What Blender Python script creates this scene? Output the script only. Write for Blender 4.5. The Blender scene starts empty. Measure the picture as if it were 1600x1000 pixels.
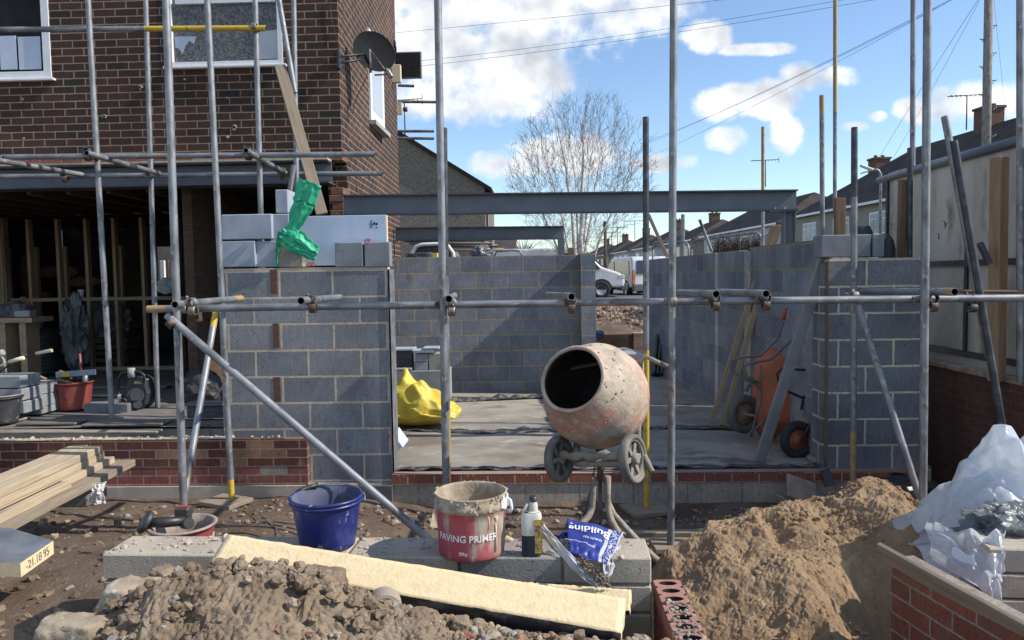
import bpy, bmesh, math, random
from mathutils import Vector, Matrix, noise, Quaternion
R = math.radians
random.seed(7)
sc = bpy.context.scene
COL = sc.collection

# ---------------------------------------------------------------- camera
F = 1160.0                      # focal length in pixels of a 1600 px wide picture
CAMZ = 1.87
_a = Vector((1, .0145, (35 + .0145 * 68) / F)).normalized()
_c = Vector((35 / F, 68 / F, -1)).normalized()
_a = (_a - _c * _a.dot(_c)).normalized()
_z = _a.cross(_c).normalized()
CM = Matrix((_a, _c, _z))
cam_d = bpy.data.cameras.new('camera'); cam = bpy.data.objects.new('camera', cam_d); COL.objects.link(cam)
cam.matrix_world = Matrix.Translation((0, 0, CAMZ)) @ CM.to_4x4()
cam_d.sensor_width = 36; cam_d.lens = F * 36 / 1600; cam_d.clip_start = .05; cam_d.clip_end = 3000
sc.camera = cam

# ---------------------------------------------------------------- sun, sky, exposure
SUN_EL, SUN_AZ = 41.0, 96.5      # azimuth measured clockwise from +Y (the view direction)
sd = bpy.data.lights.new('sun', 'SUN'); sd.energy = 4.2; sd.angle = R(.55); sd.color = (1, .93, .83)
sun = bpy.data.objects.new('sun', sd); COL.objects.link(sun)
sv = Vector((math.sin(R(SUN_AZ)) * math.cos(R(SUN_EL)), math.cos(R(SUN_AZ)) * math.cos(R(SUN_EL)), math.sin(R(SUN_EL))))
sun.rotation_euler = (-sv).to_track_quat('-Z', 'Y').to_euler(); sun.location = sv * 50
sc.view_settings.view_transform = 'Standard'; sc.view_settings.look = 'None'
sc.view_settings.exposure = .45; sc.view_settings.gamma = 1

def build_world():
    w = bpy.data.worlds.new('World'); sc.world = w; w.use_nodes = True
    nt = w.node_tree; N = nt.nodes; L = nt.links
    bg = N['Background']; bg.inputs[1].default_value = .14
    sky = N.new('ShaderNodeTexSky'); sky.sky_type = 'NISHITA'; sky.sun_disc = False
    sky.sun_elevation = R(SUN_EL); sky.sun_rotation = R(SUN_AZ); sky.air_density = 1.0; sky.dust_density = .15; sky.ozone_density = 3.2
    tc = N.new('ShaderNodeTexCoord')
    def mt(op, a, b=None, c=None, clamp=False):
        n = N.new('ShaderNodeMath'); n.operation = op; n.use_clamp = clamp
        for i, v in enumerate((a, b, c)):
            if v is None: continue
            if isinstance(v, (int, float)): n.inputs[i].default_value = v
            else: L.new(v, n.inputs[i])
        return n.outputs[0]
    sx = N.new('ShaderNodeSeparateXYZ'); L.new(tc.outputs['Generated'], sx.inputs[0])
    yy = mt('MAXIMUM', sx.outputs[1], .02)
    u = mt('DIVIDE', sx.outputs[0], yy); v = mt('DIVIDE', sx.outputs[2], yy)
    cb = N.new('ShaderNodeCombineXYZ'); L.new(u, cb.inputs[0]); L.new(v, cb.inputs[1])
    front = mt('MULTIPLY', mt('SUBTRACT', sx.outputs[1], .1), 5, clamp=True)
    # warp
    nz = N.new('ShaderNodeTexNoise'); nz.inputs['Scale'].default_value = 7; nz.inputs['Detail'].default_value = 9; nz.inputs['Roughness'].default_value = .6
    L.new(cb.outputs[0], nz.inputs['Vector'])
    nz2 = N.new('ShaderNodeTexNoise'); nz2.inputs['Scale'].default_value = 2.3; nz2.inputs['Detail'].default_value = 8; nz2.inputs['Roughness'].default_value = .55
    L.new(tc.outputs['Generated'], nz2.inputs['Vector'])
    # cumulus centres as (u, v, half width, half height) on the sky
    cl = [(-.06, .31, .15, .10), (-.04, .335, .12, .075), (.04, .36, .16, .06), (-.13, .295, .07, .05), (-.08, .235, .10, .035), (-.15, .24, .06, .04), (-.01, .27, .09, .04),
          (.19, .375, .08, .02), (.23, .31, .035, .022), (.29, .292, .05, .009), (.237, .22, .032, .022), (.275, .235, .03, .015), (.31, .23, .045, .026), (.375, .255, .05, .02),
          (.335, .178, .022, .028), (.255, .175, .03, .018), (.50, .21, .03, .018), (.565, .215, .05, .03), (.65, .215, .06, .03), (.452, .202, .014, .008),
          (.05, .16, .09, .028), (-.03, .15, .05, .02), (.17, .148, .05, .013), (.42, .19, .02, .008), (.78, .22, .1, .04), (-.3, .4, .2, .1), (-.6, .3, .25, .06), (1.1, .3, .2, .08)]
    acc = None
    for (cu, cv, a, b) in cl:
        s = N.new('ShaderNodeVectorMath'); s.operation = 'SUBTRACT'; L.new(cb.outputs[0], s.inputs[0]); s.inputs[1].default_value = (cu, cv, 0)
        m = N.new('ShaderNodeVectorMath'); m.operation = 'MULTIPLY'; L.new(s.outputs[0], m.inputs[0]); m.inputs[1].default_value = (1 / a, 1 / b, 1)
        d = N.new('ShaderNodeVectorMath'); d.operation = 'DOT_PRODUCT'; L.new(m.outputs[0], d.inputs[0]); L.new(m.outputs[0], d.inputs[1])
        e = mt('SUBTRACT', 1.0, d.outputs['Value'])
        acc = e if acc is None else mt('MAXIMUM', acc, e)
    acc = mt('MAXIMUM', acc, -1.6)
    nz5 = N.new('ShaderNodeTexNoise'); nz5.inputs['Scale'].default_value = 22; nz5.inputs['Detail'].default_value = 8; nz5.inputs['Roughness'].default_value = .6; L.new(cb.outputs[0], nz5.inputs['Vector'])
    dens = mt('ADD', mt('ADD', mt('MULTIPLY', mt('SUBTRACT', nz.outputs[0], .5), 4.4), mt('MULTIPLY', mt('SUBTRACT', nz5.outputs[0], .5), 2.8)), mt('MULTIPLY_ADD', acc, 1.15, .12))
    mr = N.new('ShaderNodeMapRange'); mr.interpolation_type = 'SMOOTHSTEP'; L.new(dens, mr.inputs[0]); mr.inputs[1].default_value = -.25; mr.inputs[2].default_value = 1.15
    mr2 = N.new('ShaderNodeMapRange'); mr2.interpolation_type = 'SMOOTHSTEP'; L.new(nz2.outputs[0], mr2.inputs[0]); mr2.inputs[1].default_value = .52; mr2.inputs[2].default_value = .66
    back = mt('MULTIPLY', mt('SUBTRACT', 1, front), mr2.outputs[0])
    up = mt('MULTIPLY', mt('ADD', sx.outputs[2], .0), 12, clamp=True)
    fac = mt('MULTIPLY', mt('ADD', mt('MULTIPLY', mr.outputs[0], front), back), up, clamp=True)
    # cloud tone: brighter where thin and towards the sun side, greyer inside
    mp = N.new('ShaderNodeMapping'); mp.inputs['Location'].default_value = (-.016, -.022, 0); L.new(cb.outputs[0], mp.inputs[0])
    nz3 = N.new('ShaderNodeTexNoise'); nz3.inputs['Scale'].default_value = 7; nz3.inputs['Detail'].default_value = 6; nz3.inputs['Roughness'].default_value = .5; L.new(mp.outputs[0], nz3.inputs['Vector'])
    nz4 = N.new('ShaderNodeTexNoise'); nz4.inputs['Scale'].default_value = 7; nz4.inputs['Detail'].default_value = 6; nz4.inputs['Roughness'].default_value = .5; L.new(cb.outputs[0], nz4.inputs['Vector'])
    sh = mt('ADD', mt('MULTIPLY', mt('SUBTRACT', nz4.outputs[0], nz3.outputs[0]), 4.0), mt('SUBTRACT', .85, mt('MULTIPLY', dens, .24)), clamp=True)
    cr = N.new('ShaderNodeMix'); cr.data_type = 'RGBA'; L.new(sh, cr.inputs[0])
    cr.inputs[6].default_value = (2.6, 2.85, 3.3, 1); cr.inputs[7].default_value = (6.6, 6.6, 6.5, 1)
    mx = N.new('ShaderNodeMix'); mx.data_type = 'RGBA'; L.new(mt('MULTIPLY', fac, .97), mx.inputs[0]); L.new(sky.outputs[0], mx.inputs[6]); L.new(cr.outputs[2], mx.inputs[7])
    L.new(mx.outputs[2], bg.inputs[0])
build_world()

# ---------------------------------------------------------------- projection helpers (photo pixel -> place in the world)
def ray(px, py): return CM @ Vector(((px - 800) / F, (500 - py) / F, -1))
def P(px, py, Y): d = ray(px, py); return Vector((0, 0, CAMZ)) + d * (Y / d.y)
def G(px, py, z): d = ray(px, py); return Vector((0, 0, CAMZ)) + d * ((z - CAMZ) / d.z)

# ---------------------------------------------------------------- materials
MATS = {}
def mat(name, c1, c2=None, scale=6, lo=.35, hi=.65, rough=.8, metal=0, bump=0, bscale=40, layers=(), stretch=(1, 1, 1), spec=.5, alpha=1, bdist=.01, detail=6, rr=.1, world=False, bdetail=6, coat=0, sub=0):
    if name in MATS: return MATS[name]
    m = bpy.data.materials.new(name); m.use_nodes = True; MATS[name] = m
    nt = m.node_tree; N = nt.nodes; L = nt.links; b = N['Principled BSDF']
    if world:
        g = N.new('ShaderNodeNewGeometry'); src = g.outputs['Position']
    else:
        t = N.new('ShaderNodeTexCoord'); src = t.outputs['Object']
    mp = N.new('ShaderNodeMapping'); mp.inputs['Scale'].default_value = stretch; L.new(src, mp.inputs[0])
    col = None
    def nz(s, d=detail, ro=.6):
        n = N.new('ShaderNodeTexNoise'); n.inputs['Scale'].default_value = s; n.inputs['Detail'].default_value = d; n.inputs['Roughness'].default_value = ro
        L.new(mp.outputs[0], n.inputs['Vector']); return n
    base = N.new('ShaderNodeRGB'); base.outputs[0].default_value = (*c1, 1); col = base.outputs[0]
    ls = ([(c2, scale, lo, hi)] if c2 else []) + list(layers)
    for (c, s, l, h) in ls:
        n = nz(s); r = N.new('ShaderNodeMapRange'); r.interpolation_type = 'SMOOTHSTEP'; L.new(n.outputs[0], r.inputs[0]); r.inputs[1].default_value = l; r.inputs[2].default_value = h
        x = N.new('ShaderNodeMix'); x.data_type = 'RGBA'; L.new(r.outputs[0], x.inputs[0]); L.new(col, x.inputs[6]); x.inputs[7].default_value = (*c, 1); col = x.outputs[2]
    L.new(col, b.inputs['Base Color'])
    b.inputs['Metallic'].default_value = metal; b.inputs['Specular IOR Level'].default_value = spec
    if rr:
        n = nz(scale * 2.3); r = N.new('ShaderNodeMapRange'); L.new(n.outputs[0], r.inputs[0]); r.inputs[1].default_value = .3; r.inputs[2].default_value = .7
        r.inputs[3].default_value = max(0, rough - rr); r.inputs[4].default_value = min(1, rough + rr); L.new(r.outputs[0], b.inputs['Roughness'])
    else: b.inputs['Roughness'].default_value = rough
    if bump:
        n = nz(bscale, bdetail, .65); bp = N.new('ShaderNodeBump'); bp.inputs['Strength'].default_value = bump; bp.inputs['Distance'].default_value = bdist
        L.new(n.outputs[0], bp.inputs['Height']); L.new(bp.outputs[0], b.inputs['Normal'])
    if coat: b.inputs['Coat Weight'].default_value = coat
    if alpha < 1: b.inputs['Alpha'].default_value = alpha
    return m

def masonry(name, w, h, mort, c1, c2, cm, org=(0, 0, 0), ang=0, rough=.88, bump=.6, stain=None, dist=.004, third=None, fine=1.0, offset=.5, spark=None, squash=None, mlayer=None):
    """courses of bricks or blocks laid along a wall of direction ang"""
    m = bpy.data.materials.new(name); m.use_nodes = True; MATS[name] = m
    nt = m.node_tree; N = nt.nodes; L = nt.links; b = N['Principled BSDF']
    def vm(op, a, c=None):
        n = N.new('ShaderNodeVectorMath'); n.operation = op
        for i, v in enumerate((a, c)):
            if v is None: continue
            if isinstance(v, (tuple, Vector)): n.inputs[i].default_value = v
            else: L.new(v, n.inputs[i])
        return n
    g = N.new('ShaderNodeNewGeometry')
    p = vm('SUBTRACT', g.outputs['Position'], tuple(org)).outputs[0]
    d = Vector((math.cos(ang) - math.sin(ang), math.sin(ang) + math.cos(ang), 0))
    U = vm('DOT_PRODUCT', p, tuple(d)).outputs['Value']
    sx = N.new('ShaderNodeSeparateXYZ'); L.new(p, sx.inputs[0])
    cb = N.new('ShaderNodeCombineXYZ'); L.new(U, cb.inputs[0]); L.new(sx.outputs[2], cb.inputs[1])
    n1 = N.new('ShaderNodeTexNoise'); n1.inputs['Scale'].default_value = 22; n1.inputs['Detail'].default_value = 5; L.new(p, n1.inputs['Vector'])
    o = vm('SUBTRACT', n1.outputs['Color'], (.5, .5, .5)).outputs[0]
    sc_ = N.new('ShaderNodeVectorMath'); sc_.operation = 'SCALE'; L.new(o, sc_.inputs[0]); sc_.inputs['Scale'].default_value = dist * 2.2
    q = vm('ADD', cb.outputs[0], sc_.outputs[0]).outputs[0]
    def brick(a, c, mo):
        t = N.new('ShaderNodeTexBrick'); L.new(q, t.inputs['Vector']); t.inputs['Scale'].default_value = 1
        t.inputs['Brick Width'].default_value = w; t.inputs['Row Height'].default_value = h; t.inputs['Mortar Size'].default_value = mort / 2
        t.inputs['Mortar Smooth'].default_value = .15; t.inputs['Bias'].default_value = 0; t.offset = offset
        t.inputs['Color1'].default_value = (*a, 1); t.inputs['Color2'].default_value = (*c, 1); t.inputs['Mortar'].default_value = (*mo, 1)
        return t
    t = brick(c1, c2, cm)
    col = t.outputs['Color']
    def mix(f, a, c, mode='MIX'):
        x = N.new('ShaderNodeMix'); x.data_type = 'RGBA'; x.blend_type = mode
        for i, v in ((0, f), (6, a), (7, c)):
            if isinstance(v, (int, float)): x.inputs[i].default_value = v
            elif isinstance(v, tuple): x.inputs[i].default_value = (*v, 1)
            else: L.new(v, x.inputs[i])
        return x.outputs[2]
    def rng(v, l, hh, o0=0, o1=1):
        r = N.new('ShaderNodeMapRange'); L.new(v, r.inputs[0]); r.inputs[1].default_value = l; r.inputs[2].default_value = hh; r.inputs[3].default_value = o0; r.inputs[4].default_value = o1; return r.outputs[0]
    if third:   # a few bricks of another colour
        t2 = brick((0, 0, 0), (1, 1, 1), (0, 0, 0)); t2.inputs['Vector']
        f = rng(t2.outputs['Color'], .8, .86)
        mnot = N.new('ShaderNodeMath'); mnot.operation = 'SUBTRACT'; mnot.inputs[0].default_value = 1; L.new(t.outputs['Fac'], mnot.inputs[1])
        mm = N.new('ShaderNodeMath'); mm.operation = 'MULTIPLY'; L.new(f, mm.inputs[0]); L.new(mnot.outputs[0], mm.inputs[1])
        col = mix(mm.outputs[0], col, third)
    nf = N.new('ShaderNodeTexNoise'); nf.inputs['Scale'].default_value = 95 * fine; nf.inputs['Detail'].default_value = 5; nf.inputs['Roughness'].default_value = .75; L.new(p, nf.inputs['Vector'])
    nl = N.new('ShaderNodeTexNoise'); nl.inputs['Scale'].default_value = 3.1; nl.inputs['Detail'].default_value = 6; nl.inputs['Roughness'].default_value = .62; L.new(p, nl.inputs['Vector'])
    col = mix(1, col, mix(rng(nf.outputs[0], .3, .7), (.62, .62, .62), (1.3, 1.3, 1.3)), 'MULTIPLY')
    col = mix(1, col, mix(rng(nl.outputs[0], .32, .68), (.82, .82, .83), (1.16, 1.155, 1.14)), 'MULTIPLY')
    mps = N.new('ShaderNodeMapping'); mps.inputs['Scale'].default_value = (55, 55, 9); L.new(p, mps.inputs[0])
    ns = N.new('ShaderNodeTexNoise'); ns.inputs['Scale'].default_value = 1; ns.inputs['Detail'].default_value = 3; L.new(mps.outputs[0], ns.inputs['Vector'])
    col = mix(1, col, mix(rng(ns.outputs[0], .35, .68), (.91, .91, .915), (1.11, 1.11, 1.105)), 'MULTIPLY')
    npit = N.new('ShaderNodeTexNoise'); npit.inputs['Scale'].default_value = 48; npit.inputs['Detail'].default_value = 3; L.new(p, npit.inputs['Vector'])
    col = mix(rng(npit.outputs[0], .66, .71), col, mix(.62, col, (.02, .02, .022)))
    nb = N.new('ShaderNodeTexNoise'); nb.inputs['Scale'].default_value = .7; nb.inputs['Detail'].default_value = 4; L.new(p, nb.inputs['Vector'])
    col = mix(1, col, mix(rng(nb.outputs[0], .35, .65), (.80, .79, .80), (1.15, 1.13, 1.1)), 'MULTIPLY')
    if stain:
        n5 = N.new('ShaderNodeTexNoise'); n5.inputs['Scale'].default_value = stain[1]; n5.inputs['Detail'].default_value = 8; n5.inputs['Roughness'].default_value = .7; L.new(p, n5.inputs['Vector'])
        col = mix(rng(n5.outputs[0], stain[2], stain[3]), col, stain[0])
    if spark:
        n6 = N.new('ShaderNodeTexVoronoi'); n6.inputs['Scale'].default_value = 60; L.new(p, n6.inputs['Vector'])
        col = mix(rng(n6.outputs['Distance'], .16, .10), col, spark)
    L.new(col, b.inputs['Base Color']); b.inputs['Roughness'].default_value = rough; b.inputs['Specular IOR Level'].default_value = .3
    hgt = N.new('ShaderNodeMath'); hgt.operation = 'MULTIPLY_ADD'; L.new(t.outputs['Fac'], hgt.inputs[0]); hgt.inputs[1].default_value = -1; L.new(rng(nf.outputs[0], .2, .8, 0, .45), hgt.inputs[2])
    bp = N.new('ShaderNodeBump'); bp.inputs['Strength'].default_value = bump; bp.inputs['Distance'].default_value = .008; L.new(hgt.outputs[0], bp.inputs['Height']); L.new(bp.outputs[0], b.inputs['Normal'])
    return m

galv = mat('galvanised_steel', (.28, .295, .315), (.15, .155, .165), 9, .40, .68, rough=.52, metal=.5, bump=.12, bscale=60, layers=[((.42, .40, .36), 26, .60, .70), ((.13, .085, .055), 11, .62, .74), ((.36, .33, .28), 55, .66, .72)], rr=.14, stretch=(.5, 1, 1))
galv_dark = mat('weathered_black_steel', (.055, .06, .07), (.11, .12, .13), 9, .45, .7, rough=.5, metal=.45, bump=.12, bscale=60, layers=[((.3, .28, .25), 38, .66, .76)])
yellow_p = mat('worn_yellow_paint', (.55, .38, .035), (.40, .29, .07), 14, .45, .7, rough=.6, bump=.15, bscale=50, layers=[((.22, .20, .18), 26, .60, .66), ((.25, .09, .04), 40, .68, .75)])
ochre_p = mat('faded_ochre_paint', (.40, .27, .09), (.26, .20, .12), 14, .42, .7, rough=.65, layers=[((.22, .22, .22), 22, .58, .66)])
dark_in = mat('tube_inside', (.02, .02, .02), rough=.9, rr=0)
rust_m = mat('rusty_fitting', (.085, .055, .04), (.20, .18, .16), 30, .4, .65, rough=.7, metal=.4, bump=.3, bscale=60)
fit_m = mat('zinc_fitting', (.28, .27, .25), (.13, .10, .08), 40, .4, .7, rough=.5, metal=.6, bump=.3, bscale=70)
timber = mat('weathered_timber', (.29, .235, .17), (.20, .165, .125), 3, .3, .7, rough=.85, bump=.35, bscale=16, stretch=(1.2, 14, 14), layers=[((.13, .10, .075), 9, .62, .76)], bdist=.004)
timber_new = mat('pale_sawn_timber', (.47, .38, .26), (.36, .285, .19), 3, .3, .7, rough=.8, bump=.3, bscale=14, stretch=(1.1, 16, 16), layers=[((.30, .21, .13), 6, .60, .74), ((.25, .215, .175), 1.5, .52, .70), ((.12, .09, .065), 11, .70, .76)], bdist=.003)
timber_dk = mat('brown_post_timber', (.215, .135, .085), (.14, .09, .06), 3, .3, .7, rough=.85, bump=.35, bscale=16, stretch=(1, 9, 9), layers=[((.09, .06, .045), 5, .66, .74)])
stud_m = mat('stud_timber', (.42, .31, .21), (.30, .215, .145), 3, .3, .7, rough=.85, bump=.3, bscale=16, stretch=(1, 12, 12))
steelgrey = mat('primed_steel_beam', (.115, .13, .155), (.145, .16, .185), 3, .35, .65, rough=.62, bump=.08, bscale=50, layers=[((.20, .19, .18), 14, .66, .76)])
steeldark = mat('dark_primer', (.045, .05, .062), (.07, .075, .09), 5, .35, .65, rough=.6)
blockm = mat('concrete_block', (.235, .25, .275), (.18, .195, .22), 7, .35, .65, rough=.93, bump=.5, bscale=130, layers=[((.34, .35, .36), 70, .60, .72), ((.10, .11, .12), 110, .62, .70)], bdist=.004, spec=.2)
aircrete = mat('aircrete_block', (.36, .40, .47), (.30, .34, .405), 8, .35, .65, rough=.95, bump=.25, bscale=150, layers=[((.25, .26, .27), 45, .66, .74)], bdist=.003, spec=.15)
denseblk = mat('dense_beige_block', (.45, .39, .315), (.36, .32, .265), 6, .35, .65, rough=.95, bump=.7, bscale=90, layers=[((.20, .19, .17), 60, .60, .70), ((.52, .47, .40), 25, .64, .76)], bdist=.006, spec=.2)
mortar = mat('cream_mortar', (.47, .41, .33), (.38, .33, .27), 20, .35, .65, rough=.95, bump=.6, bscale=90)
mud = mat('muddy_ground', (.105, .073, .052), (.16, .118, .088), 2.2, .38, .62, rough=.95, bump=.9, bscale=34, layers=[((.075, .052, .037), 1.1, .55, .72), ((.27, .22, .17), 9, .61, .74), ((.33, .29, .25), 60, .64, .70)], bdist=.02, world=True, spec=.2, bdetail=9)
sand = mat('builders_sand', (.31, .222, .138), (.25, .172, .105), 4, .38, .62, rough=.97, bump=1.0, bscale=48, layers=[((.17, .108, .06), 2.2, .56, .72), ((.40, .285, .175), 14, .60, .74), ((.15, .095, .055), 26, .62, .72)], bdist=.012, world=True, spec=.1, bdetail=9)
clay = mat('clay_spoil', (.27, .21, .15), (.195, .145, .10), 5, .38, .62, rough=.95, bump=.9, bscale=45, layers=[((.13, .09, .06), 3, .56, .72), ((.40, .34, .27), 12, .62, .74)], bdist=.015, world=True, spec=.15, bdetail=9)
stone_m = mat('limestone_rubble', (.37, .31, .23), (.27, .21, .15), 9, .35, .65, rough=.9, bump=.7, bscale=40, layers=[((.55, .50, .42), 16, .58, .7), ((.14, .10, .07), 7, .62, .74)], spec=.25)
stone_g = mat('grey_flint', (.20, .18, .16), (.30, .275, .245), 14, .4, .65, rough=.8, bump=.5, bscale=50)
concrete = mat('slab_concrete', (.33, .305, .265), (.235, .218, .19), 1.3, .40, .60, rough=.85, bump=.35, bscale=30, layers=[((.145, .12, .098), 1.9, .52, .66), ((.40, .375, .33), 7, .58, .72), ((.10, .085, .07), 38, .66, .74), ((.17, .13, .095), .8, .55, .70)], stretch=(.8, 1.15, 1), world=True, spec=.3, bdist=.006)
concrete_d = mat('dusty_dark_floor', (.165, .155, .145), (.11, .105, .10), 2.2, .38, .62, rough=.9, bump=.3, bscale=30, layers=[((.27, .25, .22), 4, .60, .74), ((.06, .055, .05), 1.4, .6, .7)], world=True, spec=.3, bdist=.005)
asphalt = mat('asphalt', (.14, .135, .13), (.11, .105, .10), 3, rough=.9, bump=.3, bscale=60, world=True)
black_pl = mat('black_plastic', (.018, .018, .02), (.03, .03, .032), 8, rough=.45)
dpc = mat('polythene_membrane', (.05, .052, .056), (.16, .16, .165), 12, .48, .62, rough=.45, bump=.6, bscale=30, layers=[((.30, .30, .30), 18, .62, .72)], world=True)
white_pl = mat('white_upvc', (.74, .76, .78), (.66, .68, .70), 5, rough=.4, bump=0)
cream_pl = mat('cream_plastic', (.62, .55, .40), rough=.5)
glass_dk = mat('dark_window_glass', (.008, .009, .011), (.014, .015, .018), 3, .45, .6, rough=.12, rr=.03, spec=.12)
pir = mat('cream_insulation_foam', (.74, .60, .37), (.66, .52, .31), 26, .45, .7, rough=.92, bump=.4, bscale=70, layers=[((.50, .38, .24), 5, .60, .74), ((.42, .30, .19), 40, .68, .74), ((.60, .32, .22), 14, .70, .76)], spec=.15)
foil = mat('grey_foil', (.08, .085, .095), (.20, .21, .23), 12, .5, .6, rough=.42, metal=.4, bump=.5, bscale=25)
eps = mat('white_insulation_board', (.50, .585, .74), (.45, .535, .69), 6, rough=.75, bump=.1, bscale=120, spec=.25)
ink = mat('black_ink', (.012, .012, .014), rough=.7, rr=0)
redbrick = mat('red_brick', (.30, .095, .065), (.21, .07, .05), 9, .35, .65, rough=.9, bump=.5, bscale=60, layers=[((.36, .27, .2), 20, .66, .76)])

# masonry materials
brick_house = masonry('house_brickwork', .225, .075, .0115, (.045, .027, .022), (.078, .044, .034), (.30, .225, .17), org=P(535, 243, 7.48), bump=.55, stain=((.05, .038, .033), 1.3, .60, .8), third=(.036, .028, .025), dist=.0035)
PIER_Y = 6.2
pier_org = P(610, 750, PIER_Y)
blk_pier = masonry('block_courses', .45, .2238, .019, (.185, .20, .222), (.245, .26, .285), (.56, .48, .38), org=(pier_org.x - .095, 0, pier_org.z), bump=.6, dist=.004, fine=1.4, stain=((.115, .125, .145), 2.2, .56, .75), spark=(.40, .42, .44))
EX = P(1290, 0, 6.2).x

# ---------------------------------------------------------------- mesh tools
class MB:
    def __init__(s): s.v = []; s.f = []; s.m = []; s.sm = []
    def add(s, vs, fs, mi=0, smooth=False):
        o = len(s.v); s.v += [tuple(v) for v in vs]
        for f in fs: s.f.append([i + o for i in f]); s.m.append(mi); s.sm.append(smooth)
        return s
    def box(s, c, d, rot=None, mi=0, bev=0):
        x, y, z = d[0] / 2, d[1] / 2, d[2] / 2; c = Vector(c)
        if bev:
            b = min(bev, x * .9, y * .9, z * .9)
            vs = []
            for sx in (-1, 1):
                for sy in (-1, 1):
                    for sz in (-1, 1):
                        vs += [(sx * (x - b), sy * (y - b), sz * z), (sx * (x - b), sy * y, sz * (z - b)), (sx * x, sy * (y - b), sz * (z - b))]
            bm = bmesh.new()
            for q in vs: bm.verts.new(q)
            bmesh.ops.convex_hull(bm, input=bm.verts); bm.verts.ensure_lookup_table(); bm.verts.index_update()
            vs = [v.co.copy() for v in bm.verts]; fs = [[v.index for v in f.verts] for f in bm.faces]; bm.free()
        else:
            vs = [Vector(q) for q in ((-x, -y, -z), (x, -y, -z), (x, y, -z), (-x, y, -z), (-x, -y, z), (x, -y, z), (x, y, z), (-x, y, z))]
            fs = [(0, 3, 2, 1), (4, 5, 6, 7), (0, 1, 5, 4), (1, 2, 6, 5), (2, 3, 7, 6), (3, 0, 4, 7)]
        if rot is not None: vs = [rot @ v for v in vs]
        return s.add([v + c for v in vs], fs, mi)
    def b2(s, lo, hi, mi=0, bev=0):
        lo = Vector(lo); hi = Vector(hi); return s.box((lo + hi) / 2, hi - lo, None, mi, bev)
    def cyl(s, p0, p1, r0, r1=None, n=16, mi=0, caps=True, smooth=True):
        p0 = Vector(p0); p1 = Vector(p1); r1 = r0 if r1 is None else r1
        q = (p1 - p0).to_track_quat('Z', 'Y'); vs = []
        for p, r in ((p0, r0), (p1, r1)):
            for i in range(n): a = 2 * math.pi * i / n; vs.append(p + q @ Vector((r * math.cos(a), r * math.sin(a), 0)))
        s.add(vs, [(i, (i + 1) % n, n + (i + 1) % n, n + i) for i in range(n)], mi, smooth)
        if caps: s.add(vs, [tuple(range(n))[::-1], tuple(range(n, 2 * n))], mi)
        return s
    def path(s, pts, r, n=8, mi=0, caps=True, closed=False):
        pts = [Vector(p) for p in pts]; k = len(pts); rs = r if isinstance(r, (list, tuple)) else [r] * k
        vs = []; up = None
        for i, p in enumerate(pts):
            d = (pts[(i + 1) % k] - pts[i - 1]) if (closed or 0 < i < k - 1) else ((pts[1] - pts[0]) if i == 0 else (pts[-1] - pts[-2]))
            d.normalize()
            if up is None: up = d.orthogonal().normalized()
            up = (up - d * up.dot(d)).normalized(); sd_ = d.cross(up)
            for j in range(n): a = 2 * math.pi * j / n; vs.append(p + (up * math.cos(a) + sd_ * math.sin(a)) * rs[i])
        m = k if closed else k - 1
        fs = [(i * n + j, i * n + (j + 1) % n, ((i + 1) % k) * n + (j + 1) % n, ((i + 1) % k) * n + j) for i in range(m) for j in range(n)]
        s.add(vs, fs, mi, True)
        if caps and not closed: s.add(vs, [tuple(range(n))[::-1], tuple(range((k - 1) * n, k * n))], mi)
        return s
    def lathe(s, prof, c=(0, 0, 0), rot=None, n=32, mi=0, smooth=True, wob=0, oval=1, mis=None):
        c = Vector(c); vs = []
        for k, (r, z) in enumerate(prof):
            for i in range(n):
                a = 2 * math.pi * i / n; rr = r * (1 + wob * noise.noise(Vector((math.cos(a) * 1.5, math.sin(a) * 1.5, z * 6 + k * .01))))
                v = Vector((rr * math.cos(a) * oval, rr * math.sin(a), z)); vs.append((rot @ v if rot else v) + c)
        for k in range(len(prof) - 1):
            s.add([], [], 0); o = 0
        fs = []; 
        base = len(s.v); s.v += [tuple(v) for v in vs]
        for k in range(len(prof) - 1):
            for i in range(n):
                s.f.append([base + k * n + i, base + k * n + (i + 1) % n, base + (k + 1) * n + (i + 1) % n, base + (k + 1) * n + i]); s.m.append(mis[k] if mis else mi); s.sm.append(smooth)
        if prof[0][0] > 1e-6 and len(prof) > 2: pass
        return s
    def disc(s, c, r, axis=(0, 0, 1), n=24, mi=0):
        q = Vector(axis).to_track_quat('Z', 'Y'); c = Vector(c)
        return s.add([c + q @ Vector((r * math.cos(2 * math.pi * i / n), r * math.sin(2 * math.pi * i / n), 0)) for i in range(n)], [tuple(range(n))], mi)
    def prism(s, poly, d, mi=0):
        """poly: list of 3D points, extruded by vector d"""
        n = len(poly); d = Vector(d); vs = [Vector(p) for p in poly] + [Vector(p) + d for p in poly]
        return s.add(vs, [tuple(range(n))[::-1], tuple(range(n, 2 * n))] + [(i, (i + 1) % n, n + (i + 1) % n, n + i) for i in range(n)], mi)
    def grid(s, fn, nu, nv, mi=0, smooth=True):
        vs = [fn(i / (nu - 1), j / (nv - 1)) for j in range(nv) for i in range(nu)]
        return s.add(vs, [(j * nu + i, j * nu + i + 1, (j + 1) * nu + i + 1, (j + 1) * nu + i) for j in range(nv - 1) for i in range(nu - 1)], mi, smooth)
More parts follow.
